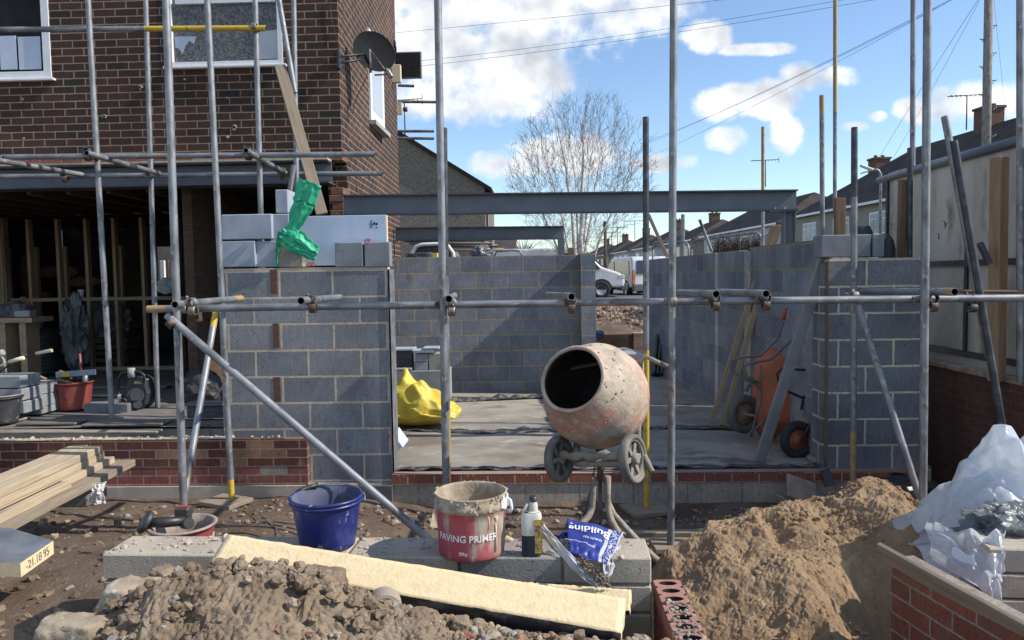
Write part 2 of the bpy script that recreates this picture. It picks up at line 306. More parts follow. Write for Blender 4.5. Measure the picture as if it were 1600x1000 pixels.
    def build(s, name, mats, parent=None, origin=None, fix=True, basis=None):
        me = bpy.data.meshes.new(name)
        if not isinstance(mats, (list, tuple)): mats = [mats]
        off = Vector((0, 0, 0))
        if parent is not None:
            p = parent
            while p is not None: off += p.location; p = p.parent
        elif basis is None:
            if origin is None:
                xs = [v[0] for v in s.v]; ys = [v[1] for v in s.v]; zs = [v[2] for v in s.v]
                origin = Vector(((min(xs) + max(xs)) / 2, (min(ys) + max(ys)) / 2, min(zs)))
            off = Vector(origin)
        if basis is None: vs = [(v[0] - off.x, v[1] - off.y, v[2] - off.z) for v in s.v]
        else: vs = s.v
        me.from_pydata(vs, [], s.f); me.polygons.foreach_set('material_index', s.m); me.polygons.foreach_set('use_smooth', s.sm)
        for m in mats: me.materials.append(m)
        if fix:
            bm = bmesh.new(); bm.from_mesh(me); bmesh.ops.remove_doubles(bm, verts=bm.verts, dist=1e-6); bmesh.ops.recalc_face_normals(bm, faces=bm.faces); bm.to_mesh(me); bm.free()
        me.update()
        o = bpy.data.objects.new(name, me); COL.objects.link(o)
        if parent is not None: o.parent = parent
        elif basis is None: o.location = off
        if basis is not None:
            if parent is None: o.matrix_world = basis
            else:
                b = basis.copy(); b.translation -= sumloc(parent); o.matrix_basis = b
        return o
def sumloc(p):
    off = Vector((0, 0, 0))
    while p is not None: off += p.location; p = p.parent
    return off
def tag(o, label, cat, group=None):
    o['label'] = label; o['category'] = cat
    if group: o['group'] = group
    return o
def thing(name, label, cat, loc, group=None):
    o = bpy.data.objects.new(name, None); o.empty_display_size = .1; COL.objects.link(o); o.location = loc
    return tag(o, label, cat, group)
def struct(o): o['kind'] = 'structure'; return o
def stuff(o, label, cat): o['kind'] = 'stuff'; return tag(o, label, cat)
def frame(p0, p1, up=(0, 0, 1)):
    """matrix with local X from p0 to p1, local Z near up, origin p0"""
    x = (Vector(p1) - Vector(p0)).normalized(); u = Vector(up); z = (u - x * u.dot(x)).normalized(); y = z.cross(x)
    m = Matrix((x, y, z)).transposed().to_4x4(); m.translation = Vector(p0); return m
def board(name, p0, p1, w, h, m, label=None, cat=None, group=None, up=(0, 0, 1), parent=None, bev=.003, rag=0):
    """a length of timber w wide (local Y) and h thick (local Z), grain along its length"""
    L_ = (Vector(p1) - Vector(p0)).length; mb = MB(); mb.box((L_ / 2, 0, 0), (L_, w, h), bev=bev)
    o = mb.build(name, m, parent, basis=frame(p0, p1, up))
    if label: tag(o, label, cat, group)
    return o
RP = .02415
def pole(p0, p1, label, group, mats=None, bands=None, r=RP, name='scaffold_pole', parent=None, cat='scaffold pole', n=18, inner=True):
    """hollow steel tube from p0 to p1; bands = [(t0, t1, material index)]"""
    p0 = Vector(p0); p1 = Vector(p1); L_ = (p1 - p0).length
    mats = mats or [galv]
    ts = {0, 1}
    for b in bands or []: ts |= {b[0], b[1]}
    ts = sorted(ts); mb = MB(); ri = r * .83
    def ring(rr, t): return [Vector((t * L_, rr * math.cos(2 * math.pi * i / n), rr * math.sin(2 * math.pi * i / n))) for i in range(n)]
    for a, b in zip(ts, ts[1:]):
        mi = 0
        for q in bands or []:
            if q[0] <= (a + b) / 2 <= q[1]: mi = q[2]
        mb.add(ring(r, a) + ring(r, b), [(i, (i + 1) % n, n + (i + 1) % n, n + i) for i in range(n)], mi, True)
    if inner:
        for t, tt in ((0, min(.15 / L_, .5)), (1, 1 - min(.15 / L_, .5))):
            mb.add(ring(r, t) + ring(ri, t), [(i, (i + 1) % n, n + (i + 1) % n, n + i) for i in range(n)], 0)
            mb.add(ring(ri, t) + ring(ri, tt), [(i, (i + 1) % n, n + (i + 1) % n, n + i) for i in range(n)], len(mats), True)
            mb.add(ring(ri, tt), [tuple(range(n))], len(mats))
    d = (p1 - p0).normalized(); up = (0, 0, 1) if abs(d.z) < .9 else (0, 1, 0)
    o = mb.build(name, list(mats) + [dark_in], parent, basis=frame(p0, p1, up), fix=False)
    if label: tag(o, label, cat, group)
    return o
def textmesh(s, size, ext=.0006, bold=False, space=1.0):
    cu = bpy.data.curves.new('t', 'FONT'); cu.body = s; cu.size = size; cu.extrude = ext; cu.align_x = 'CENTER'; cu.align_y = 'CENTER'; cu.space_character = space; cu.resolution_u = 3
    if bold: cu.offset = size * .018
    o = bpy.data.objects.new('t', cu); COL.objects.link(o)
    dg = bpy.context.evaluated_depsgraph_get(); me = bpy.data.meshes.new_from_object(o.evaluated_get(dg))
    bm = bmesh.new(); bm.from_mesh(me)
    bmesh.ops.triangulate(bm, faces=bm.faces); 
    vs = [v.co.copy() for v in bm.verts]; fs = [[v.index for v in f.verts] for f in bm.faces]; bm.free()
    bpy.data.objects.remove(o); bpy.data.curves.remove(cu); bpy.data.meshes.remove(me)
    return vs, fs
def lettering(s, size, mtx, m, parent, bend=None, name='lettering', **k):
    vs, fs = textmesh(s, size, **k); out = []
    for v in vs:
        if bend: a = v.x / bend; v = Vector((math.sin(a) * (bend + v.z), v.y, math.cos(a) * (bend + v.z) - bend))
        out.append(mtx @ v)
    return MB().add(out, fs).build(name, m, parent, fix=False)
def rock(mb, c, r, seed=0, sub=2, mi=0, flat=1, rough=.35):
    bm = bmesh.new(); bmesh.ops.create_icosphere(bm, subdivisions=sub, radius=1)
    sv_ = Vector((seed * 3.17, seed * 1.31, seed * 2.7)); rx = Quaternion((random.random() - .5, random.random() - .5, random.random() - .5, random.random() - .5)).normalized()
    sc3 = Vector((random.uniform(.7, 1.2), random.uniform(.7, 1.2), random.uniform(.6, 1) * flat)); vs = []
    for v in bm.verts:
        p = v.co.copy(); k = 1 + rough * noise.noise(p * 1.3 + sv_) * 1.6 + .12 * noise.noise(p * 4 + sv_)
        if sub > 2: k += .07 * noise.noise(p * 9 + sv_)
        p = rx @ Vector((p.x * k, p.y * k, p.z * k)); vs.append(Vector(c) + Vector((p.x * sc3.x, p.y * sc3.y, p.z * sc3.z)) * r)
    fs = [[v.index for v in f.verts] for f in bm.faces]; bm.free()
    mb.add(vs, fs, mi, sub > 2)
def sst(a, b, x): t = max(0, min(1, (x - a) / (b - a))); return t * t * (3 - 2 * t)
def lerp(a, b, t): return a + (b - a) * t
def interp(xs, ys, x):
    if x <= xs[0]: return ys[0]
    for i in range(len(xs) - 1):
        if x <= xs[i + 1]:
            t = (x - xs[i]) / (xs[i + 1] - xs[i]); t = t * t * (3 - 2 * t); return ys[i] + (ys[i + 1] - ys[i]) * t
    return ys[-1]
def fbm(p, o=5): return noise.fractal(p, 1.0, 2.1, o)

# ================================================================ GROUND
def H(x, y, fine=True):
    Lf = sst(.7, 1.9, -x)
    z = Lf * (.11 + .39 * sst(6.0, 3.3, y)) * sst(7, 5.9, y) if y < 8 else 0
    z -= .05 * sst(3.6, 4.6, y) * sst(7, 6, y)
    z += sst(11.2, 17, y) * .93
    z += sst(30, 80, y) * .1
    # front of the low block wall the ground is made up with spoil
    if y < 3.4: z = max(z, lerp(z, .40, sst(3.2, 2.7, y) * sst(1.0, .2, x)))
    if fine:
        n = fbm(Vector((x * .9, y * .9, 0)), 4) * .035 + fbm(Vector((x * 5, y * 5, 2)), 4) * .014
        z += n if y < 12 else n * 1.6 * sst(30, 18, y)
    return z
def ground():
    mb = MB()
    xs = [-900, -300, -90, -40, -22, -13, -9] + [-6.5 + i * .045 for i in range(245)] + [5.2, 7, 10, 16, 26, 50, 120, 400, 900]
    ys = [-60, -20, -6, 0, 1.0] + [1.6 + i * .045 for i in range(105)] + [6.6, 7.2, 9, 10.4, 11] + [11.3 + i * .16 for i in range(50)] + [20, 23, 26, 30, 40, 60, 80, 130, 250, 600, 1500]
    vs = [(x, y, H(x, y) if abs(x) < 7 and 1 < y < 30 else H(x, y, False)) for y in ys for x in xs]; nu = len(xs)
    mb.add(vs, [(j * nu + i, j * nu + i + 1, (j + 1) * nu + i + 1, (j + 1) * nu + i) for j in range(len(ys) - 1) for i in range(nu - 1)], 0, True)
    # hide the ground under the slabs by lowering it
    mb.v = [(x, y, min(z, -.25)) if (6.25 < y < 11.0 and -9 < x < 3.0) else (x, y, z) for (x, y, z) in mb.v]
    struct(mb.build('ground', mud, fix=False, origin=(0, 0, 0)))
ground()
def scatter(name, label, cat, n, region, size, mats, seed=1, hfn=H, sub=1, sink=.25):
    rnd = random.Random(seed); mb = MB()
    for i in range(n):
        for _ in range(30):
            x = rnd.uniform(region[0], region[1]); y = rnd.uniform(region[2], region[3])
            if len(region) < 5 or region[4](x, y): break
        r = size[0] + (size[1] - size[0]) * rnd.random() ** 3.2
        random.seed(i + seed * 1000); rock(mb, (x, y, hfn(x, y) + r * sink), r, seed=i, sub=sub if r < .02 else 2, mi=rnd.randrange(len(mats)), flat=.8)
    return stuff(mb.build(name, mats, fix=False), label, cat)
def openground(x, y): return not (-1.85 < x < .52 and 2.6 < y < 3.2) and H(x, y, False) < .62
scatter('rubble', 'small stones and broken brick lying loose over the muddy ground', 'rubble', 2600, (-4.2, 2.6, 2.2, 5.95, openground), (.004, .030), [stone_m, stone_g, clay, clay, mud, mud], 3)
scatter('rubble_bank', 'low bank of stones and lumps of mortar along the foot of the plinth', 'rubble', 900, (-2.2, 2.4, 5.55, 6.0), (.004, .030), [stone_m, stone_g, clay, clay, mud, mud, mat('dull_brick_bits', (.15, .07, .05), (.22, .15, .11), 8, rough=.95)], 5)

# ================================================================ SLABS AND FLOORS
ZS = G(900, 733, 0).z; ZS = P(950, 733, 6.25).z       # extension slab level
FY = 6.12                                              # front face of the footing
ZH = .63                                               # house floor level
def slab_sheet(name, x0, x1, y0, y1, z, m, amp=.006, nx=90, ny=90, skirt=.3):
    mb = MB()
    def fn(u, v):
        x = lerp(x0, x1, u); y = lerp(y0, y1, v); return (x, y, z + amp * fbm(Vector((x * 1.7, y * 1.7, 5)), 5))
    mb.grid(fn, nx, ny)
    mb.b2((x0, y0, z - skirt), (x1, y1, z - amp * 2))
    return struct(mb.build(name, m, fix=False, origin=(0, 0, 0)))
XL = P(612, 700, 6.2).x; XR = P(1284, 700, 6.2).x
slab_sheet('extension_floor', -1.9, 3.3, 6.24, 13.4, ZS, concrete)
slab_sheet('house_floor', -8.5, P(480, 700, 6.2).x + .1, 6.23, 13.4, ZH, concrete_d, amp=.010)

def strip(name, pts, w, z, m, label, seed=0, h=.02, cat='membrane', thick=.012):
    """a wrinkled strip of membrane lying on the floor along pts"""
    mb = MB(); pts = [Vector(p) for p in pts]; seg = []
    for a, b in zip(pts, pts[1:]):
        n = max(2, int((b - a).length / .05))
        for i in range(n): seg.append(a.lerp(b, i / n))
    seg.append(pts[-1]); K = 7; vs = []
    for i, p in enumerate(seg):
        d = (seg[min(i + 1, len(seg) - 1)] - seg[max(i - 1, 0)]).normalized(); s = d.cross(Vector((0, 0, 1)))
        for k in range(K):
            t = (k / (K - 1) - .5) * w * (1 + .45 * noise.noise(Vector((i * .23, seed, 0)))); q = p + s * (t + .02 * noise.noise(Vector((i * .3, k, seed))))
            vs.append((q.x, q.y, z + h * abs(noise.noise(Vector((i * .22, k * .7, seed)))) + .003))
    mb.add(vs, [(i * K + k, i * K + k + 1, (i + 1) * K + k + 1, (i + 1) * K + k) for i in range(len(seg) - 1) for k in range(K - 1)], 0, True)
    return tag(mb.build(name, m, fix=False), label, cat)
strip('damp_membrane', [P(618, 739, 6.27), P(1278, 727, 6.27)], .10, ZS, dpc, 'black polythene damp course running along the front edge of the slab', 1, .05)
strip('damp_membrane', [G(640, 672, ZS), G(760, 676, ZS), G(900, 672, ZS), G(1060, 668, ZS), G(1150, 671, ZS)], .17, ZS, dpc, 'torn black membrane strip lying across the middle of the slab', 4, .05)
strip('damp_membrane', [G(715, 627, ZS), G(905, 620, ZS)], .14, ZS, dpc, 'grey membrane edge at the foot of the far block wall', 6, .09)
strip('damp_membrane', [G(1035, 578, ZS), G(1135, 632, ZS), G(1190, 660, ZS)], .09, ZS, dpc, 'pale membrane edge at the foot of the long right hand block wall', 9, .07)

# boards and slabs lying over the house floor
fb = [mat('dusty_board', (.20, .18, .155), (.12, .11, .095), 3, rough=.9, stretch=(1, 8, 8), bump=.3, bscale=20, layers=[((.07, .06, .052), 5, .56, .68)]), mat('pale_board', (.33, .29, .235), (.22, .19, .155), 3, rough=.9, stretch=(1, 6, 6), bump=.3, bscale=20, layers=[((.10, .085, .07), 4, .56, .68)])]
for k, (x0, x1, yy, w, m_, lab) in enumerate(((-60, 120, 605, .14, 0, 'farthest left dusty board on the open house floor'), (130, 265, 607, .16, 0, 'farthest dusty board behind the disc cutter'), (70, 190, 621, .10, 1, 'narrow pale board under the red bucket'), (-60, 34, 660, .26, 1, 'pale slab by the black bucket on the house floor'),
        (36, 128, 663, .20, 0, 'grey board directly in front of the small block stack'), (140, 262, 664, .24, 0, 'wide grey board under the standard base plate'), (-60, 250, 677, .10, 1, 'long pale strip along the broken edge of the house floor'))):
    p0 = G(x0, yy, ZH); p1 = G(x1, yy - 1, ZH); board('floor_board', p0 + Vector((0, 0, .018 if k != 6 else .012)), p1 + Vector((0, 0, .018 if k != 6 else .012)), w, .02, fb[m_], lab, 'board', 'boards on the house floor', bev=.006)
_a, _b = P(-80, 694, 6.17), P(345, 690, 6.17)
mb = MB()
for i in range(30):
    x = lerp(_a.x, _b.x, i / 30) + random.uniform(-.01, .01); mb.box((x + .07, 6.20 + random.uniform(-.01, .01), _a.z + .015), (.15 + random.uniform(-.03, .01), .07, random.uniform(.025, .05)), Matrix.Rotation(random.uniform(-.05, .05), 3, 'Y'), bev=.008)
tag(mb.build('broken_concrete_edge', mortar), 'rough pale concrete lip on top of the left brick plinth', 'concrete edge')['kind'] = 'stuff'

# ================================================================ FOOTINGS
def zat(py, Y=FY, px=900): return P(px, py, Y).z
# right footing: beige block base, one course of red brick, perforated bricks on top
xa, xb = P(480, 760, FY).x, P(1445, 760, FY).x
zt = ZS + .005
footr = masonry('footing_brick', .225, .2, .012, (.30, .105, .075), (.235, .085, .062), (.42, .37, .31), org=(xa, 0, zt - .088 - .2), bump=.6, stain=((.33, .27, .22), 4, .6, .75))
footb = masonry('footing_block', .45, .3, .012, (.40, .365, .31), (.34, .31, .265), (.24, .22, .19), org=(xa + .1, 0, zt - .088 - .29), bump=.6, stain=((.19, .165, .14), 3, .55, .75))
t = thing('footing_wall', 'low footing of beige blocks capped by one course of red brick', 'wall', (1, FY, 0))
MB().b2((XL + .012, FY, zt - .088), (xb, FY + .10, zt - .02)).build('brick_course', footr, t)
mb = MB(); mb.b2((P(480, 740, FY).x, FY + .012, -.2), (xb, FY + .10, zt - .088)); mb.build('block_course', footb, t)
perf = mat('perforated_brick_top', (.35, .18, .13), (.28, .22, .17), 10, rough=.9, bump=.5)
mb = MB(); x = XL + .02
mb.b2((XL + .012, FY + .004, zt - .02), (xb, FY + .10, zt - .004))
while x < xb - 1.0:
    if random.random() < .92: mb.b2((x, FY + .001, zt - .018), (x + .011, FY + .004, zt - .006), 1)
    x += .0225
mb.build('perforated_brick_edge', [perf, dark_in], t)
# left plinth of red brick
pz1 = zat(689, 6.14, 300)
plm = masonry('plinth_brick', .225, .0745, .011, (.115, .045, .036), (.165, .062, .048), (.30, .25, .205), org=(P(480, 700, 6.14).x, 0, pz1), third=(.30, .17, .11), bump=.7, stain=((.30, .25, .20), 3.0, .60, .78))
plp = masonry('pink_plinth_brick', .225, .0745, .011, (.27, .095, .082), (.20, .07, .058), (.32, .27, .22), org=(P(480, 700, 6.14).x, 0, pz1), third=(.28, .26, .22), bump=.7, stain=((.33, .28, .23), 5.0, .58, .74))
t = thing('plinth_wall', 'red brick plinth under the edge of the house floor, lower courses pinker', 'wall', (-3, 6.14, 0))
mb = MB(); mb.b2((-8.5, 6.14, pz1 - .0745 * 3), (P(480, 720, 6.14).x, 6.24, pz1 + .012)); mb.build('upper_brickwork', plm, t)
mb = MB(); mb.b2((-8.5, 6.143, pz1 - .0745 * 5.2), (P(480, 720, 6.14).x, 6.24, pz1 - .0745 * 3)); mb.build('lower_brickwork', plp, t)
mb = MB(); mb.b2((-8.5, 6.12, -.2), (P(480, 720, 6.14).x, 6.24, pz1 - .0745 * 5.2)); mb.build('concrete_footing', denseblk, t)
mb = MB()
for i in range(70):
    x = random.uniform(-4.6, -2.2); rock(mb, (x, 6.2 + random.uniform(-.04, .05), pz1 + .015), random.uniform(.008, .03), i, 1)
mb.build('mortar_crumbs', mortar, t)['kind'] = 'stuff'

# ================================================================ LEFT PIER
PB = pier_org.z; CH = .2238
xl0, xm, xr0 = P(347, 600, 6.2).x, P(480, 700, 6.2).x, P(610.5, 600, 6.2).x
t = thing('block_pier', 'grey concrete block pier with flush cream joints left of the opening', 'wall', ((xl0 + xr0) / 2, 6.2, 0))
mb = MB(); ztop = PB + CH * 8
mb.b2((xm, 6.2, PB - .22), (xr0, 6.415, ztop)); mb.b2((xl0, 6.2, pz1 + .012), (xm - .0005, 6.415, ztop))
mb.build('block_work', blk_pier, t)
# brick slips in the toothed joint
for k, (y0, y1, x0, x1) in enumerate(((419, 461, 423, 433), (503, 545, 427, 436), (587, 629, 428, 438))):
    mb = MB(); a = P(x0, y1 - 2, 6.197); b = P(x1, y0 + 2, 6.197); mb.b2((a.x, 6.196, a.z), (b.x, 6.25, b.z), bev=.003); mb.build('brick_slip', mat('slip_brick', (.14, .07, .05), (.10, .055, .04), 20, rough=.9, bump=.4), t)
# galvanised bead on the pier edge
mb = MB(); mb.b2((xr0 - .006, 6.19, PB - .02), (xr0 + .012, 6.2, ztop)); mb.b2((xr0, 6.19, PB - .02), (xr0 + .012, 6.415, ztop)); mb.build('corner_bead', galv, t)
# tanking below the pier
mb = MB(); a = P(482, 777, 6.1); mb.b2((xm, 6.08, -.1), (xr0 + .01, 6.196, PB - .02)); mb.build('black_tanking', mat('bitumen', (.05, .055, .06), (.09, .09, .09), 4, rough=.8, bump=.4), t)

# loose and laid blocks on top of the pier
def blk(x0, y0, x1, y1, Y, depth, m, label, name='loose_block', group='blocks on top of the left pier', rz=0, bev=.006):
    a = P(x0, y1, Y); b = P(x1, y0, Y); mb = MB(); w = b.x - a.x; h = b.z - a.z
    rot = Matrix.Rotation(R(rz), 3, 'Z')
    mb.box(((a.x + b.x) / 2, Y + depth / 2, (a.z + b.z) / 2), (w, depth, h), rot, bev=bev)
    return tag(mb.build(name, m), label, 'block', group)
blk(347, 334, 424, 374.5, 6.21, .10, aircrete, 'long pale block in the topmost row on the left pier')
blk(422, 334, 451, 376, 6.25, .30, aircrete, 'short pale block end right of the long block, topmost row')
blk(348, 376, 398, 417.5, 6.21, .10, aircrete, 'pale square block with a small hole, lower row at the left end of the pier')
blk(400, 376, 432, 417.5, 6.24, .10, aircrete, 'narrow pale block behind the green plastic, lower row of the pier')
blk(431, 296, 449, 333, 6.26, .3, aircrete, 'pale block standing on end on the very top behind the green plastic')
blk(434, 379, 472, 418, 6.2, .10, mat('sooty_block', (.16, .15, .145), (.26, .25, .24), 12, .45, .65, rough=.93, bump=.5, bscale=100, layers=[((.36, .27, .18), 14, .6, .68)]), 'dark stained cut block under the green plastic on the pier')
blk(524, 378, 566.5, 417.5, 6.19, .10, blockm, 'grey half block in front of the white insulation board, left one of two')
blk(570, 377.5, 608.5, 417.5, 6.19, .10, blockm, 'grey half block at the right end of the pier top, right one of two')
_zb = P(500, 417.5, 6.21).z
MB().b2((xl0 + .02, 6.205, ztop), (xr0 - .02, 6.40, _zb - .001)).build('mortar_bed', mortar, bpy.data.objects['block_pier'])
t = thing('insulation_board', 'pale blue white foam insulation board standing on the left pier', 'insulation board', P(532, 418, 6.33))
mb = MB(); a = P(459, 415, 6.33); b = P(603, 335.5, 6.33); mb.b2((a.x, 6.33, a.z - .004), (b.x, 6.38, b.z), bev=.003); mb.build('foam_sheet', eps, t)
mb = MB(); mb.b2((b.x + .0005, 6.332, a.z), (b.x + .004, 6.378, b.z - .002)); mb.build('cream_edge', pir, t)
c = P(584, 350, 6.327)
mb = MB()
for (dx, dz, w, h) in ((-.025, 0, .006, .06), (-.018, .027, .016, .006), (-.018, -.027, .016, .006), (.002, 0, .045, .009), (.025, 0, .016, .02), (.025, -.03, .01, .01), (.005, .012, .012, .012)): mb.box((c.x + dx, 6.3285, c.z + dz), (w, .002, h))
mb.build('printed_mark', ink, t)
# red wall ties
def squiggle(px, py, Y, s, label):
    c = P(px, py, Y); pts = []
    for i in range(26): a = i * .62; pts.append(c + Vector((s * (.6 * math.cos(a) + .03 * i - .4), .012 * math.sin(a * .7), s * .5 * math.sin(a * 1.3))))
    return tag(MB().path(pts, .0028, 6).build('wall_tie', mat('red_plastic', (.42, .07, .05), rough=.6)), label, 'wall tie', 'red wall ties')
squiggle(575, 377, 6.27, .045, 'twisted red plastic wall tie behind the right hand half blocks'); squiggle(486, 414, 6.24, .05, 'twisted red plastic wall tie beside the foot of the insulation board')

# green plastic sleeve
def ribbon(name, pts, ws, m, label, cat, seed=0, amp=.02, dirs=None, nv=11):
    """crumpled sheet following pts with half widths ws"""
    mb = MB(); n = 60; k = len(pts) - 1
    def fn(u, v):
        s = u * k; i = min(int(s), k - 1); f = s - i; f = f * f * (3 - 2 * f)
        p = Vector(pts[i]).lerp(Vector(pts[i + 1]), f); w = lerp(ws[i], ws[i + 1], f)
        d = (Vector(pts[i + 1]) - Vector(pts[i])).normalized(); sd_ = d.cross(Vector((0, 1, 0))).normalized()
        t = (v - .5) * 2
        q = p + sd_ * w * t + Vector((0, -1, 0)) * (w * .35 * (1 - t * t))
        q += Vector((noise.noise(Vector((u * 9, v * 3, seed))), noise.noise(Vector((u * 8, v * 7, seed + 5))) * 1.6, noise.noise(Vector((u * 9, v * 3, seed + 9))))) * amp
        q.y += min(.012, w * .12) * math.sin(v * 14 + u * 3)
        return q
    mb.grid(fn, n, nv * 3)
    o = mb.build(name, m, fix=False); md = o.modifiers.new('s', 'SOLIDIFY'); md.thickness = .002
    return tag(o, label, cat)
def sheetmat(name, c, rough=.25, trans=.4, alpha=1.0, bump=.5, bscale=18, c2=None, film=False):
    m = mat(name, c, c2 or tuple(x * .8 for x in c), 6, rough=rough, bump=bump, bscale=bscale, bdist=.02)
    nt = m.node_tree; N = nt.nodes; L = nt.links; b = N['Principled BSDF']; out = N['Material Output']
    tr = N.new('ShaderNodeBsdfTranslucent'); tr.inputs[0].default_value = (*c, 1)
    mx = N.new('ShaderNodeMixShader'); mx.inputs[0].default_value = trans; L.new(b.outputs[0], mx.inputs[1]); L.new(tr.outputs[0], mx.inputs[2])
    last = mx.outputs[0]
    if alpha < 1:
        tp = N.new('ShaderNodeBsdfTransparent'); mz = N.new('ShaderNodeMixShader'); mz.inputs[0].default_value = alpha
        L.new(tp.outputs[0], mz.inputs[1]); L.new(last, mz.inputs[2]); last = mz.outputs[0]
    L.new(last, out.inputs[0]); return m
green_m = sheetmat('green_polythene', (.06, .60, .36), .3, .45, c2=(.09, .68, .44))
t = thing('green_plastic_sleeve', 'bright green crumpled plastic sleeve draped over the blocks of the pier', 'plastic sheet', P(460, 415, 6.2))
o = ribbon('upper_fold', [P(484, 284, 6.12), P(474, 318, 6.14), P(453, 368, 6.15)], [.10, .095, .045], green_m, 'x', 'x', 1, .012); 
o2 = ribbon('lower_fold', [P(440, 366, 6.15), P(462, 378, 6.08), P(496, 398, 6.10)], [.075, .10, .06], green_m, 'x', 'x', 3, .014)
o3 = ribbon('hanging_tail', [P(437, 362, 6.17), P(433, 390, 6.17), P(432, 416, 6.185)], [.02, .014, .008], green_m, 'x', 'x', 5, .008)
for q in (o, o2, o3):
    for kk in ('label', 'category'): del q[kk]
    q.parent = t; q.location -= t.location

# ================================================================ RIGHT PIER
rx0, rx1 = P(1294, 600, 6.2).x, P(1437, 600, 6.2).x
blk_r = masonry('right_block_courses', .45, .2205, .018, (.155, .17, .192), (.215, .23, .258), (.66, .57, .45), org=(rx0 - .245, 0, P(1360, 742, 6.2).z + .03), bump=.65, stain=((.26, .28, .30), 3.2, .58, .72), spark=(.36, .38, .40), dist=.0055)
t = thing('block_pier', 'darker grey concrete block pier right of the opening', 'wall', (rx0, 6.2, 0))
zr0, zr1 = P(1360, 742, 6.2).z, P(1360, 405.5, 6.2).z
MB().b2((rx0, 6.2, zr0), (rx1, 6.42, zr1)).build('block_work', blk_r, t)
MB().b2((rx0 - .035, 6.24, zr0), (rx0 - .001, 6.45, zr1 - .03)).build('block_return', blk_r, t)
MB().b2((rx0 - .012, 6.196, zr0 + .1), (rx0 - .0005, 6.26, zr1 - .01)).build('brown_edge_strip', timber_dk, t)
MB().b2((rx0 + .01, 6.21, zr1), (rx1 - .02, 6.41, zr1 + .012)).build('mortar_bed', mortar, t)
blk(1284, 366, 1361, 402, 6.22, .2, blockm, 'grey concrete block lying on top of the right pier', group='blocks on top of the right pier')
blk(1364, 365, 1382.5, 401, 6.22, .2, blockm, 'short cut block end at the right on top of the right pier', group='blocks on top of the right pier')

# ================================================================ FAR WALL AND RIGHT LONG WALL
FW = 10.65
fx0, fx1 = P(606, 500, FW).x, P(906, 500, FW).x
fz1 = P(760, 400.5, FW).z
blk_f = masonry('far_block_courses', .45, .2262, .021, (.20, .228, .27), (.285, .315, .36), (.42, .34, .25), org=(fx0 + .02, 0, fz1), bump=.5, dist=.004, stain=((.105, .12, .15), 2.4, .6, .78), fine=.8)
t = thing('block_wall', 'blue grey block wall across the back of the extension', 'wall', ((fx0 + fx1) / 2, FW, 0))
MB().b2((fx0 - .3, FW, ZS - .02), (fx1 - .001, FW + .1, fz1)).build('block_work', blk_f, t)
e1 = P(931, 500, 10.3).x
MB().b2((fx1, 10.3, ZS - .02), (e1, FW + .2, P(918, 395, 10.3).z)).build('end_pier', blk_f, t)
# right long wall
wa = Vector((XR + .055, 6.46, 0)); wb = P(1014, 408, 13.0); wb.z = 0
ang = math.atan2(wb.y - wa.y, wb.x - wa.x)
wz = P(1014, 406, 13.0).z
blk_s = masonry('side_block_courses', .30, .2262, .020, (.17, .20, .25), (.26, .295, .35), (.32, .28, .22), org=(wa.x, wa.y, wz), ang=ang, bump=.55, dist=.005, stain=((.10, .115, .145), 2.6, .6, .78), fine=.8)
d = (wb - wa).normalized(); nrm = Vector((d.y, -d.x, 0))
if nrm.x < 0: nrm = -nrm
t = thing('block_wall', 'long block wall running back along the right of the extension', 'wall', wa)
Lw = (wb - wa).length
def wseg(s0, s1, z0, z1, name, off=0, th=.1, m=None):
    a = wa + d * s0 + nrm * off; b = wa + d * s1 + nrm * off
    MB().prism([(a.x, a.y, z0), (b.x, b.y, z0), (b.x, b.y, z1), (a.x, a.y, z1)], nrm * th).build(name, m or blk_s, t)
sA = .5; 
def s_at(px):   # distance along the wall at which it crosses pixel column px
    best = min(range(0, 700), key=lambda i: abs((lambda q: q)(project(wa + d * (i * .01))) - px)); return best * .01
def project(p):
    v = CM.transposed() @ (Vector((p.x, p.y, p.z if p.z else 1.6)) - Vector((0, 0, CAMZ))); return 800 + F * v.x / -v.z
s1, s2, s3 = s_at(1173), s_at(1156), s_at(1122)
wseg(0, s1, ZS - .02, wz + .02, 'near_section'); wseg(s1 + .03, s2, ZS - .02, wz - .02, 'pillar_section', -.06, .2); wseg(s2 + .02, s3, ZS - .02, wz, 'middle_section'); wseg(s3 + .06, Lw, ZS - .02, wz, 'far_section', -.02)
s4 = s_at(1240)
for k, (ss, oo) in enumerate(((s1 + .015, .03), (s3 + .03, .05))):
    q = wa + d * ss + nrm * oo
    board('wall_post', Vector((q.x, q.y, ZS)), Vector((q.x, q.y, wz + (.55 if k == 0 else .05))), .055, .075, timber_dk, ('tall brown timber post rising out of the long right wall', 'brown batten standing in the gap of the long right wall')[k], 'post', 'posts in the right wall')

# ================================================================ STEEL BEAMS
def ibeam(name, p0, p1, hgt, w, label, tf=.014, tw=.01, mats=(None,), cat='steel beam', parent=None, up=(0, 0, 1)):
    L_ = (Vector(p1) - Vector(p0)).length; mb = MB()
    mb.box((L_ / 2, 0, hgt / 2 - tf / 2), (L_, w, tf), mi=1); mb.box((L_ / 2, 0, -hgt / 2 + tf / 2), (L_, w, tf), mi=1); mb.box((L_ / 2, 0, 0), (L_, tw, hgt - 2 * tf - .0005))
    o = mb.build(name, [steelgrey, steeldark], parent, basis=frame(p0, p1, up))
    if label: tag(o, label, cat, 'steel beams')
    return o
BY = 7.35
ha = P(538, 306, BY).z - P(538, 336, BY).z
t = thing('steel_beam', 'long grey steel I beam spanning the extension above the opening', 'steel beam', P(540, 330, BY), 'steel beams')
ibeam('girder', P(537, 321, BY), P(1244, 313, BY), ha + .012, .11, None, parent=t)
